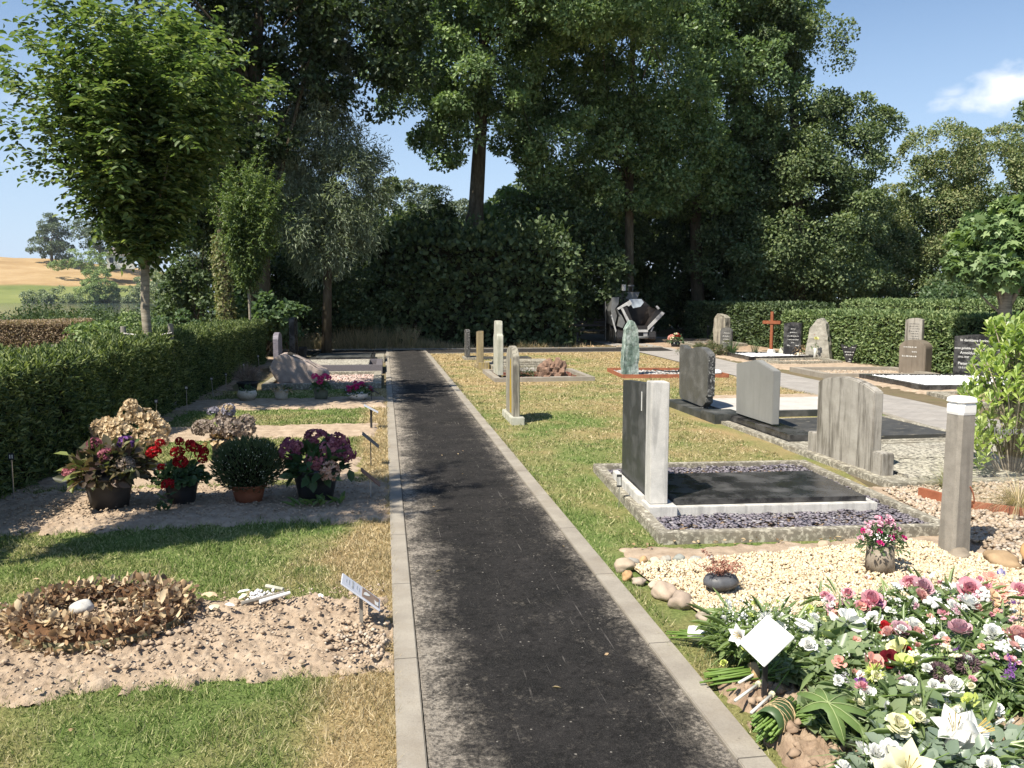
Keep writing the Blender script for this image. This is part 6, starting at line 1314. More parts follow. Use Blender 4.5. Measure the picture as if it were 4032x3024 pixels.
# big lobed leaf lying on the leaf-wrapped bouquet
t = roots['b4']; mb = MB()
for i, (a, L) in enumerate([(1.75, .14), (1.15, .155), (.45, .17), (-.2, .185), (-.9, .165), (-1.6, .12), (2.5, .09)]):
    o = Vector((math.cos(a), math.sin(a), 0)); s_ = Vector((-math.sin(a), math.cos(a), 0)); rows = []
    for k in range(9):
        u = k / 8; hw = .026 * math.sin(PI * min(1, u * .9 + .07)) ** .9 + (.010 if u < .22 else 0); hw *= 1 + .08 * math.sin(k * 3.1)
        if k == 8: hw = .001
        rows.append([o * L * u + s_ * hw * q + Vector((0, 0, .03 - .07 * u * u - abs(q) * .010)) for q in (-1, 0, 1)])
    mb._add([v for r_ in rows for v in r_], [(k * 3 + j, k * 3 + j + 1, (k + 1) * 3 + j + 1, (k + 1) * 3 + j) for k in range(8) for j in range(2)])
vn = MB()
for a, L in [(1.75, .14), (1.15, .155), (.45, .17), (-.2, .185), (-.9, .165), (-1.6, .12), (2.5, .09)]:
    vn.tube([(math.cos(a) * L * u, math.sin(a) * L * u, .0325 - .07 * u * u) for u in (0, .25, .5, .75, .95)], [.0022, .0018, .0015, .0012, .0008], 5)
fo = mb.build('lobed_leaf', m_simple('fatsia_leaf', (.115, .175, .055), (.085, .135, .04), 18, .45, .3, .3, .002), t, smooth=True, recalc=False); fo.location = (1.53 - 1.45, 2.60 - 2.78, .17)
fo.rotation_euler = (.28, -.05, .1)
vn.build('leaf_veins', m_simple('pale_leaf_veins', (.30, .36, .16), None, 9, .5, .3, 0), fo)
# loose flower tubes beside the sign
MA['tube'] = m_simple('clear_tube_plastic', (.55, .56, .52), (.45, .46, .42), 20, .25, .5, 0)
for k, (x, y, a, lb) in enumerate([(1.36, 2.96, .55, 'left of the sign stake'), (1.38, 2.86, .62, 'nearest the leaf-wrapped bundle'), (1.44, 3.10, .45, 'behind the sign stake')]):
    s = thing('flower_tube', 'clear plastic flower tube with pale cap, ' + lb, 'flower tube', (x, y, .075), 0, 'flower tubes lying beside the sign', rot=(0, -.12, a))
    MB().lathe([(0, -.02), (.006, -.02), (.0065, .14), (.0, .14)], 10, R(PI/2, 'Y')).build('tube', MA['tube'], s, smooth=True)
    MB().lathe([(0, .135), (.012, .135), (.012, .148), (.0, .148)], 10, R(PI/2, 'Y')).build('cap', pm('cream'), s)
    MB().tube([(.148, 0, 0), (.32, .01, .03)], [.0035, .003], 6).build('stem', MA['stem'], s)
# clods of freshly dug earth round the bouquets
chips('clods', [(1.36, 1.9), (2.6, 1.9), (2.0, 3.3), (1.42, 3.26)], 420, .024, m_stones('earth_clods', [(.32, .23, .16), (.38, .285, .20), (.26, .18, .125)], .95), .05, 61, .75, relief=.03)
chips('clods', [(-3.5, 3.5), (0, 3.5), (0, 4.58), (-3.5, 4.58)], 1900, .0085, m_stones('dry_clods', [(.40, .305, .218), (.46, .36, .26), (.34, .255, .18), (.54, .47, .38)], .95), .052, 62, .75)
chips('clods', [(-3.2, 6.2), (0, 6.2), (0, 7.4), (-3.2, 7.4)], 1500, .010, m_stones('dry_clods_b', [(.40, .305, .218), (.46, .36, .26), (.34, .255, .18)], .95), .045, 63, .7)
chips('clods', [(-3.5, 3.6), (0, 3.6), (0, 4.5), (-3.5, 4.5)], 330, .019, m_stones('big_dry_clods', [(.40, .305, .218), (.44, .34, .245), (.36, .27, .19)], .95), .05, 65, .6)
chips('pebble_patch', [(-.25, 3.6), (-.02, 3.6), (-.02, 4.0), (-.25, 4.0)], 130, .012, MA['tan'], .055, 64, .8)
g_ = np.random.default_rng(14); n = 900; P = np.c_[g_.normal(1.58, .10, n), g_.normal(3.50, .13, n), np.zeros(n)]
P = P[(P[:, 0] > 1.38)]; n = len(P); scatter('grass', 'blade', P, g_.normal(0, .5, (n, 3)) + [0, 0, .9], rdir(n, g_), g_.uniform(.03, .06, n), MA['g_rosel'], W=.0028, kind='stuff')

# ---------------------------------------------------------------- dried wreath with stones and shells
t = thing('dried_wreath', 'large withered funeral wreath of curled brown leaves lying on the bare soil', 'wreath', (-1.42, 4.27, .035))
mb = MB(); mb.tube([(math.cos(a) * .35, math.sin(a) * .285, .045) for a in np.linspace(0, 2 * PI, 40)], .055, 9, cap=False); mb.build('moss_ring', m_simple('brown_wreath_foam', (.17, .095, .05), (.09, .05, .03), 16, .95, .1, .8, .02), t, smooth=True)
mb = MB(); mb.tube([(math.cos(a) * .35, math.sin(a) * .285, .012) for a in np.linspace(0, 2 * PI, 40)], .064, 9, cap=False); mb.build('plastic_tray', m_simple('olive_tray', (.16, .15, .08), (.11, .10, .06), 9, .5, .3, 0), t, smooth=True)
n = 2600; a = g_.uniform(0, 2 * PI, n); b_ = g_.uniform(-.9, PI + .9, n); rr = .058 + np.abs(g_.normal(0, .02, n)); cl = fbm(np.c_[a * 2, b_], 1.2, 2, 3)
P = np.c_[np.cos(a) * (.35 + rr * np.cos(b_)), np.sin(a) * (.285 + rr * np.cos(b_)), .045 + rr * np.sin(b_)]; U = np.c_[np.cos(a) * np.cos(b_), np.sin(a) * np.cos(b_), np.sin(b_)]
sel = cl + g_.normal(0, .3, n) > -.35
scatter('withered_leaves', 'petal', P[sel], U[sel] + g_.normal(0, .7, (sel.sum(), 3)), rdir(sel.sum(), g_), g_.uniform(.014, .04, sel.sum()), m_petal('withered', [(.46, .33, .20), (.34, .22, .12), (.17, .105, .065), (.56, .44, .28), (.08, .055, .04), (.36, .26, .18)], .2, .8), t, W=g_.uniform(.010, .030, sel.sum()))
n = 240; a = g_.uniform(0, 2 * PI, n); b_ = g_.uniform(-.5, PI + .6, n); P = np.c_[np.cos(a) * (.35 + .075 * np.cos(b_)), np.sin(a) * (.285 + .075 * np.cos(b_)), .045 + .075 * np.sin(b_)]; U = np.c_[np.cos(a) * np.cos(b_), np.sin(a) * np.cos(b_), np.sin(b_)]
TM['curl'] = (np.array([[0,0,0],[.3,.22,.16],[.42,.5,.2],[.34,.8,.34],[0,1,.42],[-.34,.8,.30],[-.42,.5,.16],[-.3,.22,.12],[0,.3,-.02],[0,.65,.06]]), [[[0,1,2,8],[0,8,6,7],[8,2,3,9],[8,9,5,6]],[[9,3,4],[9,4,5]]])
TM['curl'] = (TM['curl'][0], TM['curl'][1])
scatter('curled_leaves', 'curl', P, U * .5 + g_.normal(0, .8, (n, 3)), U + g_.normal(0, .5, (n, 3)), g_.uniform(.03, .068, n), m_petal('pale_curled', [(.56, .46, .30), (.46, .34, .19), (.66, .55, .38), (.28, .18, .10), (.40, .28, .16)], .25, .75), t, W=g_.uniform(.022, .045, n))
n = 1100; a = g_.uniform(0, 2 * PI, n); P = np.c_[np.cos(a) * (.35 + g_.normal(0, .05, n)), np.sin(a) * (.285 + g_.normal(0, .05, n)), g_.uniform(.02, .12, n)]
scatter('dry_twigs', 'blade', P, rdir(n, g_) + [0, 0, .2], rdir(n, g_), g_.uniform(.02, .06, n), m_petal('dark_twigs', [(.06, .04, .035), (.13, .08, .06), (.22, .15, .10)], 0, .9), t, W=.006)
n = 500; P = np.c_[g_.normal(-1.44, .17, n), g_.normal(4.26, .13, n), np.full(n, .085)]
scatter('withered_petals', 'petal', P, rdir(n, g_) * [1, 1, .3], rdir(n, g_) * .6 + [0, 0, 1], g_.uniform(.01, .028, n), m_petal('fallen_petals', [(.44, .31, .18), (.30, .19, .10), (.55, .44, .30), (.36, .27, .2)], .1, .8), W=.016, kind='stuff')
def stone(name, label, x, y, z, r, mat, seed, group=None, cat='stone', rough=.15):
    o = MB().rock((0, 0, 0), r, seed, 3, rough).build(name, mat, smooth=True); o.location = (x, y, z); return tag(o, label, cat, group)
stone('white_stone', 'chalky white stone lying inside the withered wreath', -1.52, 4.30, .11, (.06, .05, .035), MA['marble'], 3)
for k, (x, y, rx, lb, mt) in enumerate([(-.94, 4.45, .040, 'ribbed tan shell nearest the wreath', 'tan_shell'), (-.87, 4.27, .038, 'cream shell closest to the camera', 'c'), (-.80, 4.30, .034, 'white shell in the middle of the group', 'w'), (-.77, 4.50, .034, 'white shell at the back of the group', 'w'), (-.77, 4.42, .032, 'pale shell between the white ones', 'c'), (-.36, 4.36, .020, 'lone white shell nearer the path', 'w')]):
    MA.setdefault('tan_shell', m_simple('ribbed_shell', (.62, .46, .30), (.48, .33, .2), 60, .6)); MA.setdefault('c', pm('cream')); MA.setdefault('w', MA['white'])
    g0 = bmesh.new(); mb = MB(); prof = []
    for i in range(17):
        a = PI * i / 16; rr = 1 + (.05 if i % 2 else 0); prof.append((math.cos(a) * rr, math.sin(a) * rr))
    vs = [(0, -.25, .05)] + [(p[0] * rx, p[1] * rx, .004) for p in prof] + [(p[0] * rx * .55, p[1] * rx * .55, .014) for p in prof]; vs[0] = (0, -.25 * rx, .006)
    mb._add(vs, [(0, 18 + i, 19 + i) for i in range(16)] + [(1 + i, 2 + i, 19 + i, 18 + i) for i in range(16)])
    o = mb.build('sea_shell', MA[mt], smooth=True); g0.free(); o.location = (x, y, .075); o.rotation_euler = (.3, .1, k * 1.1); tag(o, lb + ' on the soil beside the wreath', 'shell', 'sea shells beside the wreath')
for k, (p, q, lb, m_) in enumerate([((-.66, 4.55), (-.56, 4.47), 'flat pale driftwood piece at the back', 'pale'), ((-.75, 4.30), (-.55, 4.42), 'brown driftwood stick', 'wood'), ((-.66, 4.31), (-.52, 4.41), 'white driftwood stick nearest the path', 'white')]):
    o = MB().tube([(p[0], p[1], .085), (q[0], q[1], .09)], [.011, .009], 7).build('driftwood_stick', MA[m_]); tag(o, lb + ' beside the sea shells', 'stick', 'sticks beside the sea shells')
chips('little_stones', [(-.74, 4.36), (-.60, 4.36), (-.60, 4.50), (-.72, 4.50)], 46, .012, MA['white_gravel'], .075, 70, .9)

# ---------------------------------------------------------------- potted plants
def pot(parent, r, h, mat, rim=.02, taper=.72, ribs=False, name='pot'):
    p = [(0, .0), (r * taper, .0), (r * (taper + 1) / 2, h * .5), (r * .97, h - rim * 1.6), (r * 1.07, h - rim * 1.3), (r * 1.09, h - rim * .4), (r * 1.06, h), (r * .96, h), (r * .93, h - .03), (r * .9, h - .05), (0, h - .045)]
    return MB().lathe(p, 32).build(name, mat, parent, smooth=True)
def leaves(parent, name, n, r, h0, h1, size, mat, wf=.7, seed=0, tm='leaf', up=.4, out=.7, hollow=.3, sq=1.):
    g = np.random.default_rng(seed); u = rdir(n, g); u[:, 2] = np.abs(u[:, 2]); q = g.uniform(hollow, 1, n)[:, None] ** .6
    P = u * q * np.array([r, r * sq, h1 - h0]) + [0, 0, h0]; S = g.uniform(.6, 1.3, n) * size
    return scatter(name, tm, P, u * out + rdir(n, g) * .6 + [0, 0, -.1], rdir(n, g) * .45 + u * .5 + [0, 0, up], S, mat, parent, W=S * wf)
def heads(parent, lst, kind='hyd', name='flower_head'):
    for (x, y, z, r, c) in lst:
        o = head(kind, c, r, name=name, parent=parent); aim(o, (x * 1.2, y * 1.2 - .2, .8), (x, y, z))
MA['hydl'] = m_leaf('hydrangea_leaves', [(.035, .075, .022), (.06, .11, .03), (.085, .14, .04)], .3, .4)
MA['hydp'] = m_leaf('bronzed_leaves', [(.05, .06, .025), (.10, .06, .05), (.07, .09, .03), (.14, .09, .07), (.22, .24, .06)], .35, .45)
p = thing('potted_hydrangea', 'large dusty black pot with bronzed hydrangea leaves and a few pink flower heads', 'potted plant', (-2.15, 6.78, .02)); pot(p, .185, .27, MA['dusty'])
leaves(p, 'foliage', 420, .30, .24, .50, .10, MA['hydp'], .62, 1); heads(p, [(-.24, -.12, .32, .05, 'rosyplum'), (.12, .06, .50, .06, 'violet'), (.02, -.12, .44, .055, 'plum'), (.17, -.13, .36, .06, 'dgrey'), (-.10, .02, .50, .05, 'plum')])
scatter('pale_leaf', 'leaf', [(-.2, -.2, .27), (-.22, -.1, .33), (-.15, -.2, .30), (-.28, .0, .42)], [(.2, -.6, -.7), (-1, -.2, 0), (-.9, -.5, -.2), (-1, .1, .2)], [(-.2, -1, .2), (0, -.3, 1), (0, -.4, 1), (0, -.2, 1)], .12, m_leaf('lime_leaves', [(.30, .34, .06), (.24, .30, .06)], .5), p, W=.075)
p = thing('potted_geranium', 'black pot of bright red geraniums between the large dusty pot and the green cushion plant', 'potted plant', (-1.62, 6.82, .02)); pot(p, .135, .21, MA['plastic'])
leaves(p, 'foliage', 420, .20, .18, .32, .055, MA['hydl'], .95, 2)
heads(p, [(-.20, 0, .42, .05, 'gred'), (-.16, .05, .48, .035, 'gred'), (-.03, .04, .41, .05, 'gred'), (.0, 0, .50, .035, 'gred'), (.09, .05, .44, .055, 'gred'), (.16, 0, .41, .05, 'gred'), (.18, -.06, .36, .04, 'gred'), (.03, -.12, .36, .05, 'gred'), (-.05, -.20, .20, .05, 'gred'), (-.12, -.10, .32, .03, 'gred'), (.06, .1, .46, .04, 'gred')])
mb = MB()
for q in [(-.20, 0, .42), (-.03, .04, .41), (.0, 0, .50), (.09, .05, .44), (.16, 0, .41)]: mb.tube([(q[0] * .4, q[1] * .4, .25), (q[0] * .9, q[1], q[2] - .03)], .0035, 5)
mb.build('flower_stalks', MA['stem'], p)
p = thing('potted_cushion_plant', 'terracotta bowl with a dense round green cushion shrub', 'potted plant', (-1.10, 6.80, .02)); pot(p, .135, .15, MA['terra'], .02, .75)
g = np.random.default_rng(3); n = 4600; u = rdir(n, g); q = g.uniform(.72, 1.02, n)[:, None]; P = u * q * [.27, .24, .21] + [0, 0, .30]
scatter('foliage', 'leaf', P, u + rdir(n, g) * .3 + [0, 0, .9], rdir(n, g), g.uniform(.025, .05, n), m_leaf('cushion_sprigs', [(.05, .085, .03), (.09, .13, .045), (.14, .17, .07)], .25), p, W=.009)
n = 300; u = rdir(n, g); scatter('tiny_buds', 'quad', u * [.28, .25, .22] + [0, 0, .30], rdir(n, g), u, .009, pm('cream'), p, W=.009)
MB().rock((0, 0, .30), (.20, .18, .15), 1, 3, .1).build('cushion_fill', MA['core'], p, smooth=True)
p = thing('potted_hydrangea', 'black rimmed pot of purple hydrangea heads fading to salmon, nearest the path', 'potted plant', (-.57, 6.80, .02)); pot(p, .185, .27, MA['plastic'], .03)
leaves(p, 'foliage', 130, .24, .22, .42, .13, MA['hydl'], .65, 5, hollow=.5)
heads(p, [(-.19, .0, .42, .095, 'plum'), (.0, .08, .50, .085, 'plum'), (.17, .08, .43, .095, 'plum'), (.11, .0, .40, .08, 'rosyplum'), (.24, .0, .37, .075, 'plum'), (.0, -.12, .33, .075, 'rosyplum'), (.12, -.16, .26, .085, 'salmon'), (-.14, -.04, .45, .05, 'rosyplum')])
scatter('low_leaves', 'leaf', [(.0, -.24, .22), (.27, -.05, .25)], [(0, -.3, -1), (.2, -.2, -1)], [(0, -1, .1), (.5, -1, .1)], .11, MA['hydl'], p, W=.08)
w_ = thing('weed', 'broad-leaved weed sprouting at the foot of the purple hydrangea pot', 'weed', (-.50, 6.52, .03)); g = np.random.default_rng(8); n = 22; a = g.uniform(0, 2 * PI, n)
scatter('leaves', 'leaf', np.c_[g.normal(0, .09, n), g.normal(0, .03, n), np.full(n, .01)], np.c_[np.cos(a), np.sin(a), g.uniform(.3, 1, n)], np.c_[-np.cos(a), -np.sin(a), np.ones(n)], g.uniform(.08, .15, n), MA['brightleaf'], w_, W=.045)
w_ = thing('weed', 'upright weed in front of the geranium pot', 'weed', (-1.66, 6.50, .03)); n = 14; a = g.uniform(0, 2 * PI, n)
scatter('leaves', 'leaf', np.c_[g.normal(0, .04, n), g.normal(0, .02, n), g.uniform(.0, .14, n)], np.c_[np.cos(a), np.sin(a), g.uniform(.2, 1, n)], np.c_[-np.cos(a), -np.sin(a), np.ones(n)], g.uniform(.05, .1, n), MA['hydl'], w_, W=.04)
p = thing('dried_hydrangea', 'black pot with dried grey-brown hydrangea heads behind the cushion plant', 'potted plant', (-1.62, 8.6, .02)); pot(p, .13, .24, MA['plastic'])
leaves(p, 'foliage', 120, .17, .20, .30, .07, MA['dead'], .6, 9)
heads(p, [(-.20, 0, .34, .09, 'dgrey'), (-.05, -.08, .36, .10, 'dgrey'), (.10, -.05, .33, .10, 'dgrey'), (.20, .0, .32, .10, 'dgrey'), (.0, .06, .42, .09, 'dgrey'), (-.10, .05, .50, .055, 'dlav'), (.05, .05, .50, .07, 'dlav'), (.22, .08, .38, .08, 'dgrey'), (-.17, .1, .30, .07, 'dgrey'), (.06, .0, .54, .04, 'dcream')])
p = thing('dried_hydrangea', 'pot overflowing with dried cream hydrangea heads behind the large dusty pot', 'potted plant', (-2.42, 8.3, .02)); pot(p, .15, .24, MA['plastic'])
leaves(p, 'foliage', 90, .22, .20, .38, .09, MA['hydl'], .6, 10)
heads(p, [(-.24, .0, .40, .10, 'dcream'), (-.10, -.05, .42, .10, 'dcream'), (.0, .05, .52, .10, 'dcream'), (.14, .05, .46, .11, 'dcream'), (.24, .0, .38, .11, 'dcream'), (.16, -.08, .32, .09, 'dcream'), (-.16, -.08, .33, .09, 'dcream'), (.02, .0, .62, .07, 'dcream'), (-.02, -.1, .36, .09, 'dcream'), (.28, -.05, .28, .07, 'dcream')])
# far row
p = thing('white_bowl', 'white woven round bowl with sparse plants by the left hedge', 'bowl', (-2.20, 13.75, .03)); MB().lathe([(0, 0), (.10, 0), (.15, .06), (.155, .10), (.135, .15), (.12, .15), (.13, .1), (0, .1)], 20).build('bowl', MA['wicker'], p, smooth=True)
leaves(p, 'foliage', 60, .12, .12, .22, .05, MA['hydl'], .7, 12)
p = thing('bare_bush', 'leafless dry twiggy bush in a black pot behind the white bowl', 'potted plant', (-2.28, 14.35, .02)); pot(p, .17, .24, MA['plastic'])
g = np.random.default_rng(13); n = 900; u = rdir(n, g); u[:, 2] = np.abs(u[:, 2]); P = u * g.uniform(.35, .9, n)[:, None] * [.22, .22, .26] + [0, 0, .26]
scatter('twigs', 'blade', P, u + rdir(n, g) * .3 + [0, 0, .4], rdir(n, g), g.uniform(.06, .16, n), m_petal('dry_twigs', [(.20, .15, .12), (.30, .24, .19), (.13, .10, .08)], 0, .9), p, W=.007)
p = thing('wicker_basket', 'pale wicker basket with wilted plants between the white bowl and the green pot', 'basket', (-1.66, 13.7, .03)); MB().lathe([(0, 0), (.085, 0), (.10, .05), (.115, .14), (.118, .155), (.105, .155), (.1, .1), (0, .1)], 18, sq=.85).build('basket', MA['wicker'], p, smooth=True)
leaves(p, 'foliage', 70, .16, .13, .20, .05, MA['dead'], .6, 14); leaves(p, 'greens', 40, .16, .13, .22, .05, MA['hydl'], .5, 15)
p = thing('potted_geranium', 'grey-green pot of hot pink geraniums in the far row of plants', 'potted plant', (-1.03, 13.65, .03)); pot(p, .125, .20, m_simple('grey_green_pot', (.16, .18, .13), (.12, .135, .10), 6, .4, .4, .05), .02, .78)
leaves(p, 'foliage', 150, .17, .17, .27, .06, MA['hazel'], .9, 16); heads(p, [(-.09, 0, .37, .05, 'hotpink'), (.0, .03, .33, .05, 'hotpink'), (.07, 0, .38, .045, 'hotpink'), (.13, 0, .34, .045, 'hotpink'), (-.01, -.06, .28, .05, 'hotpink')])
p = thing('petunia_bowl', 'white bowl spilling magenta and violet petunias beside the path', 'potted plant', (-.43, 13.45, .03)); MB().lathe([(0, 0), (.08, 0), (.15, .05), (.185, .11), (.17, .11), (.14, .07), (0, .07)], 24).build('bowl', MA['white'], p, smooth=True)
leaves(p, 'foliage', 220, .25, .09, .24, .05, MA['hydl'], .6, 17)
g = np.random.default_rng(18)
for k in range(26):
    a = g.uniform(0, 2 * PI); q = g.uniform(.1, 1); x, y = math.cos(a) * .26 * q, math.sin(a) * .2 * q
    o = head('glad', 'lilac' if x < -.16 else ('violet' if x > .2 else 'magenta'), .034, name='petunia', parent=p); aim(o, (x, y - .3, .6), (x, y, .12 + .15 * (1 - q * q) + g.uniform(-.02, .03)))
# petunia vase and dish on the cream pebbles
p = thing('petunia_vase', 'short log-like vase of pink-edged petunias on the cream pebbles', 'vase', (2.89, 4.40, .04)); MB().lathe([(0, 0), (.085, 0), (.08, .08), (.075, .165), (.065, .165), (.06, .12), (0, .12)], 20).build('vase', m_simple('birch_vase', (.30, .26, .21), (.16, .13, .10), 16, .8, .2, .3, .003, c3=(.55, .52, .46)), p, smooth=True)
leaves(p, 'foliage', 420, .15, .13, .30, .030, MA['hazel'], .5, 19, hollow=.2)
for k in range(34):
    a = g.uniform(0, 2 * PI); q = g.uniform(.2, 1); x, y = math.cos(a) * .17 * q, math.sin(a) * .12 * q
    o = head('glad', 'pinkk' if k % 3 else 'magenta', .017, name='petunia', parent=p); aim(o, (x * 2, y * 2 - .4, .5), (x, y - .01, .16 + .15 * (1 - q * q) + g.uniform(-.02, .03)))
p = thing('stone_dish', 'dark pebble-shaped dish holding a withered red-brown plant on the cream pebbles', 'dish', (1.82, 4.22, .05)); MB().lathe([(0, 0), (.06, .0), (.098, .03), (.10, .05), (.085, .075), (.06, .085), (.055, .07), (0, .07)], 24, sq=.8).build('dish', m_simple('slate_dish', (.10, .105, .115), (.05, .05, .055), 18, .5, .4, .2, .002, c3=(.25, .22, .18)), p, smooth=True)
n = 700; k = g.integers(0, 9, n); an = k * .7 + 1.; s_ = g.uniform(.1, 1, n); P = np.c_[np.cos(an) * .12 * s_, np.sin(an) * .09 * s_, .08 + .05 * np.sin(s_ * 2) + (k == 2) * s_ * .08 + (k == 5) * s_ * .06] + g.normal(0, .007, (n, 3))
scatter('withered_plant', 'leaf', P, rdir(n, g), rdir(n, g), g.uniform(.010, .022, n), m_petal('withered_sedum', [(.36, .17, .12), (.26, .11, .08), (.46, .26, .19)], .1, .8), p, W=.007)

# ---------------------------------------------------------------- shrubs at the right edge, plants by the road
t = thing('laurel_shrub', 'bright yellow-green leafy shrub at the right edge behind the wooden post', 'shrub', (5.72, 6.75, 0)); g = np.random.default_rng(21)
mb = MB(); Ps, Ds, Ns, Ss = [], [], [], []
for k in range(300):
    a = g.uniform(0, 2 * PI); q = math.sqrt(g.uniform(0, 1)); z = g.uniform(.2, 1.48); rz_ = .42 + .14 * math.sin(z * 3); top = np.array([math.cos(a) * rz_ * q, math.sin(a) * rz_ * q, z])
    b0 = np.array([top[0] * .3, top[1] * .3, max(.02, z - .5)])
    if k % 3 == 0: mb.tube([(top[0] * .12, top[1] * .12, 0), b0, top], [.010, .007, .004], 5)
    for j in range(10):
        an = j * 2.4; lean = .35 + .9 * (j / 10); o = np.array([math.cos(an), math.sin(an), 0])
        Ps.append(top - [0, 0, .012 * j]); Ds.append(o * math.sin(lean) + np.array([0, 0, math.cos(lean)]) + g.normal(0, .12, 3)); Ns.append(-o * math.cos(lean) + np.array([0, 0, math.sin(lean)])); Ss.append(g.uniform(.06, .095))
S = np.array(Ss); TM['obov'] = (np.array([[0,0,0],[.2,.35,.03],[.5,.72,.08],[.25,1,.02],[-.25,1,.02],[-.5,.72,.08],[-.2,.35,.03]]), [[list(range(7))]])
scatter('foliage', 'obov', Ps, Ds, Ns, S, m_leaf('laurel_leaves', [(.13, .21, .03), (.29, .39, .055), (.42, .52, .09), (.52, .60, .14)], .45, .3, .5), t, W=S * .5)
mb.build('stems', MA['ybark'], t, smooth=True)
def tuft(label, loc, n, h, w_, mat, seed, spread=1.2, name='grass_tuft'):
    g = np.random.default_rng(seed); V = []; F = []
    for i in range(n):
        a = g.uniform(0, 2 * PI); L = h * g.uniform(.6, 1.2); sp = spread * g.uniform(.3, 1.1); o = np.array([math.cos(a), math.sin(a), 0]); s_ = np.array([-o[1], o[0], 0]) * w_ / 2; b0 = o * g.uniform(0, .07)
        for k in range(5):
            u = k / 4; p_ = b0 + o * L * sp * (u * .35 + u * u * .5) + np.array([0, 0, L * (u * 1.1 - u * u * sp * .65)]); ww = s_ * (1 - u * .85)
            V += [p_ - ww, p_ + ww]
        q = i * 10; F += [(q + 2*k, q + 2*k + 1, q + 2*k + 3, q + 2*k + 2) for k in range(4)]
    t = thing(name, label, 'grass', loc); mesh_np('blades', np.array(V), [np.array(F)], mat, t); return t
MA['straw'] = m_leaf('dry_sedge', [(.44, .33, .16), (.56, .45, .25), (.34, .28, .12), (.24, .26, .09)], .35)
tuft('arching tuft of dry straw-coloured sedge at the right edge beyond the post', (4.78, 5.55, .02), 420, .34, .006, MA['straw'], 1, 1.5)
tuft('smaller half-green sedge tuft behind the brick-red edging', (4.75, 6.3, .02), 240, .28, .005, m_leaf('half_green_sedge', [(.30, .27, .12), (.18, .23, .07), (.40, .33, .17)], .35), 2, 1.4)
tuft('clump of sword-like iris leaves beside the low juniper', (9.85, 22.5, .02), 110, .50, .03, MA['hazel'], 3, .9, 'iris_clump')
tuft('sparse upright leaves between the juniper and the wooden cross', (10.6, 22.6, .02), 40, .45, .022, MA['hazel'], 4, .5, 'iris_clump')
bush('juniper', 'low spreading olive juniper bush at the roadside near the paving machine', (9.35, 22.9, 0), [(0, 0, .12, .55, .22), (-.4, .1, .1, .4, .18), (.4, 0, .15, .35, .22)], 60, 130, .13, .045, m_leaf('juniper_sprigs', [(.06, .085, .025), (.11, .13, .04), (.19, .17, .06)], .2), 88, wfac=.3, limbs=4, cat='bush')
p = thing('flower_basket', 'basket of red and cream flowers at the roadside beyond the paving machine', 'basket', (9.75, 26.9, .02)); MB().lathe([(0, 0), (.13, 0), (.17, .16), (.15, .16), (0, .12)], 16).build('basket', MA['plastic'], p, smooth=True)
leaves(p, 'foliage', 120, .30, .14, .42, .09, MA['hydl'], .6, 22)
for k in range(16):
    a = g.uniform(0, 2 * PI); q = g.uniform(.1, 1); x, y = math.cos(a) * .3 * q, math.sin(a) * .2 * q
    o = head('glad', ['gred', 'cream', 'coral'][k % 3], .06, name='blossom', parent=p); aim(o, (x, y - .4, .6), (x, y, .2 + .24 * (1 - q * q)))
t = thing('daisy_clump', 'clump of small white daisies in the red bark bed', 'flowers', (2.95, 17.1, .03)); n = 60
leaves(t, 'foliage', 200, .22, .02, .12, .05, MA['hydl'], .3, 25); P = np.c_[g.normal(0, .13, n), g.normal(0, .1, n), g.uniform(.11, .18, n)]
scatter('daisies', 'petal', np.repeat(P, 5, 0), np.c_[np.tile(np.cos(np.arange(5) * 1.257), n), np.tile(np.sin(np.arange(5) * 1.257), n), np.full(5 * n, .15)], np.array([[0, 0, 1.]] * (5 * n)), .018, pm('white'), t, W=.014)
p = thing('dried_basket_plant', 'small dried plant in a pale basket beside the black lettered headstone', 'potted plant', (11.45, 21.5, .02)); MB().lathe([(0, 0), (.10, 0), (.14, .14), (.12, .14), (0, .1)], 14).build('basket', MA['wicker'], p, smooth=True); leaves(p, 'foliage', 130, .22, .12, .34, .06, MA['dead'], .5, 26)
p = thing('rose_vase', 'slim glass vase with a single pale rose leaning against the pointed rock headstone', 'vase', (11.50, 20.85, .02)); MB().lathe([(0, 0), (.05, 0), (.035, .15), (.055, .30), (.045, .30), (0, .05)], 12).build('vase', MA['tube'], p, smooth=True)
MB().tube([(0, 0, .05), (.02, 0, .4), (.0, -.03, .52)], .006, 5).build('stem', MA['stem'], p); o = head('rose', 'paley', .06, parent=p); aim(o, (-.2, -.5, .8), (0, -.03, .56)); leaves(p, 'rose_leaves', 14, .08, .3, .48, .07, MA['hydl'], .6, 27)

# ---------------------------------------------------------------- road paving machine
MA['mw'] = m_simple('dirty_white_machine_paint', (.50, .50, .49), (.28, .275, .27), 5, .45, .4, .1, .003, c3=(.62, .62, .61)); MA['md'] = m_simple('black_machine_steel', (.028, .026, .026), (.015, .014, .014), 8, .5, .4, .2, .005)
MA['mg'] = m_simple('grey_machine_panel', (.17, .175, .17), (.11, .11, .115), 4, .4, .4, .1, .003)
MA['mt'] = m_simple('tar_stained_steel', (.022, .018, .017), (.012, .010, .010), 6, .5, .3, .4, .01, c3=(.07, .045, .035))
MA['mb'] = m_simple('blue_white_panel', (.48, .54, .60), (.38, .42, .46), 4, .35, .4, 0)
t = thing('road_paver', 'compact road paving machine with an open black hopper framed by pale steel arms', 'machine', (9.25, 29.3, 0), math.radians(-4))
S1 = .00166
def cp(x, y): return ((x - 820) * S1, (1470 - y) * S1)     # sketch units of the elevation drawing -> metres (x across, z up)
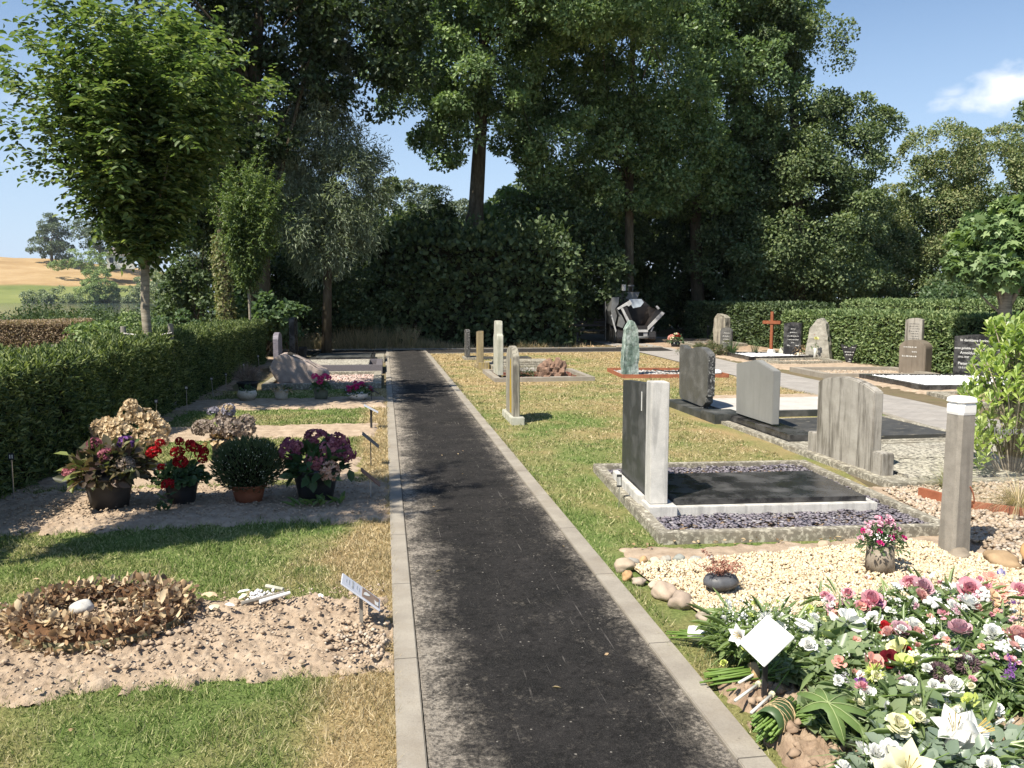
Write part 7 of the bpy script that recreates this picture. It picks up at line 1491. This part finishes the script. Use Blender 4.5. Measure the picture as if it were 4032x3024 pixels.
def plate(name, pts, y0, y1, mat, bev=.006, par=None): 
    mb = MB(); mb.prism([cp(*p) for p in pts], y0, y1, 'y', bev=bev); return mb.build(name, mat, par or t)
# hopper: a sloping trough of plates, open to the front
mb = MB()
def quad3(a, b, c, d, th=.02):
    a, b, c, d = map(Vector, (a, b, c, d)); n_ = (b - a).cross(d - a).normalized() * th
    vs = [a, b, c, d, a + n_, b + n_, c + n_, d + n_]; mb._add(vs, [(0,1,2,3),(7,6,5,4),(0,4,5,1),(1,5,6,2),(2,6,7,3),(3,7,4,0)])
xl0, zl0 = cp(400, 700); xl1, zl1 = cp(660, 1160); xr1, zr1 = cp(990, 1160); xr0, zr0 = cp(1330, 770)
yb = 1.0
quad3((xl0, 0, zl0), (xl1, 0, zl1), (xl1 + .05, yb, zl1 + .1), (xl0 + .25, yb, zl0 + .1)); quad3((xr1, 0, zr1), (xr0, 0, zr0), (xr0 - .3, yb, zr0 + .2), (xr1 - .05, yb, zr1 + .1))
quad3((xl1, 0, zl1), (xr1, 0, zr1), (xr1 - .05, yb, zr1 + .1), (xl1 + .05, yb, zl1 + .1)); quad3((xl0 + .2, yb, zl0 + .12), (xl1 + .03, yb, zl1 + .08), (xr1 - .03, yb, zr1 + .08), (xr0 - .28, yb, zr0 + .22))
mb.build('hopper', MA['mt'], t)
plate('hopper_arm', [(385, 700), (430, 680), (610, 1010), (665, 1130), (620, 1150), (575, 1085)], -.05, .03, MA['mw'])
plate('hopper_arm', [(990, 1090), (1300, 760), (1365, 790), (1340, 830), (1010, 1165), (990, 1165)], -.05, .03, MA['mw'])
plate('arm_edge', [(300, 690), (590, 510), (640, 590), (560, 650), (520, 625), (330, 725)], -.03, .04, MA['mw'])
plate('hinge_block', [(1160, 655), (1195, 630), (1255, 690), (1215, 720)], -.06, .04, MA['mw'])
plate('rubber_flap', [(440, 680), (520, 650), (700, 1070), (985, 1070), (1190, 680), (1300, 750), (1000, 1070), (990, 1150), (668, 1150)], -.015, .0, MA['md'], 0)
plate('bumper_beam', [(660, 1158), (992, 1158), (992, 1212), (660, 1212)], -.10, .0, MA['mw'])
plate('front_bracket', [(660, 1216), (745, 1216), (735, 1320), (670, 1320)], -.06, .0, MA['mw']); plate('front_bracket', [(890, 1220), (990, 1220), (985, 1325), (900, 1325)], -.06, .0, MA['mw'])
plate('push_roller_housing', [(745, 1222), (888, 1222), (888, 1350), (745, 1350)], -.02, .1, MA['md'])
MB().tube([(-.35, -.12, .24), (.28, -.12, .24)], .05, 12).build('push_roller', MA['mg'], t, smooth=True)
plate('blue_panel', [(590, 500), (640, 485), (880, 488), (930, 560), (860, 655), (690, 690), (640, 600)], .2, .24, MA['mb'])
mb = MB(); mb.prism([cp(395, 328), cp(948, 328), cp(885, 482), cp(470, 482)], 1.0, 1.05, 'y'); mb.build('screen_panel', MA['mg'], t)
plate('screen_side', [(390, 335), (470, 482), (385, 530), (380, 400)], .6, 1.0, MA['md'], 0)
plate('side_panel', [(225, 450), (385, 445), (375, 600), (300, 700), (345, 860), (290, 1080), (240, 900), (200, 750)], .3, 1.9, MA['mg'])
plate('body', [(235, 440), (1000, 470), (1190, 640), (1120, 1300), (300, 1300)], 1.05, 3.2, MA['md'])
plate('strut', [(165, 835), (190, 825), (300, 1180), (280, 1225)], .0, .06, MA['mw'], .003); plate('strut', [(1040, 1285), (1020, 1260), (1110, 1090), (1140, 1095)], .0, .06, MA['mw'], .003)
plate('lower_fork', [(300, 690), (350, 760), (420, 850), (500, 1000), (440, 1125), (340, 1085), (380, 870)], .05, .3, MA['mg'])
for x in (-.85, .30):
    tr = MB(); pr = [(-.2, .0), (1.9, .0), (2.15, .2), (2.1, .42), (1.9, .5), (-.2, .5), (-.4, .42), (-.45, .2)]; tr.prism([(y + .35, z + .01) for y, z in pr], x, x + .3, 'x', bev=.03)
    o = tr.build('crawler_track', MA['md'], t)
    MB().tube([(x - .01, .3, .25), (x + .31, .3, .25)], .17, 16).build('track_wheel', MA['mg'], o)
for x0, x1, nm, m_ in [(485, 570, 'exhaust_stack', 'mw'), (275, 410, 'canopy_lamp', 'mg'), (700, 835, 'canopy_lamp', 'mg')]:
    a, z = cp(x0, 300); b, _ = cp(x1, 300); zt = cp(0, 165)[1]
    mb = MB()
    if nm == 'exhaust_stack': mb.lathe([(0, z), (.08, z), (.08, zt), (0, zt)], 14, T((a + b) / 2, .6, 0))
    else: mb.box(a, b, 1.1, 1.4, zt - .06, zt, bev=.01); mb.box(a + .02, a + .05, 1.2, 1.25, z, zt - .06); mb.box(b - .05, b - .02, 1.2, 1.25, z, zt - .06)
    mb.build(nm, MA[m_], t)
MB().tube([(-1.17, .5, .1), (-1.19, .5, 1.55)], .014, 6).build('guide_rod', MA['steel'], t)
mb = MB(); mb.box(-1.0, -.45, 2.0, 2.6, 1.3, 1.7, bev=.03); mb.build('seat', MA['md'], t)
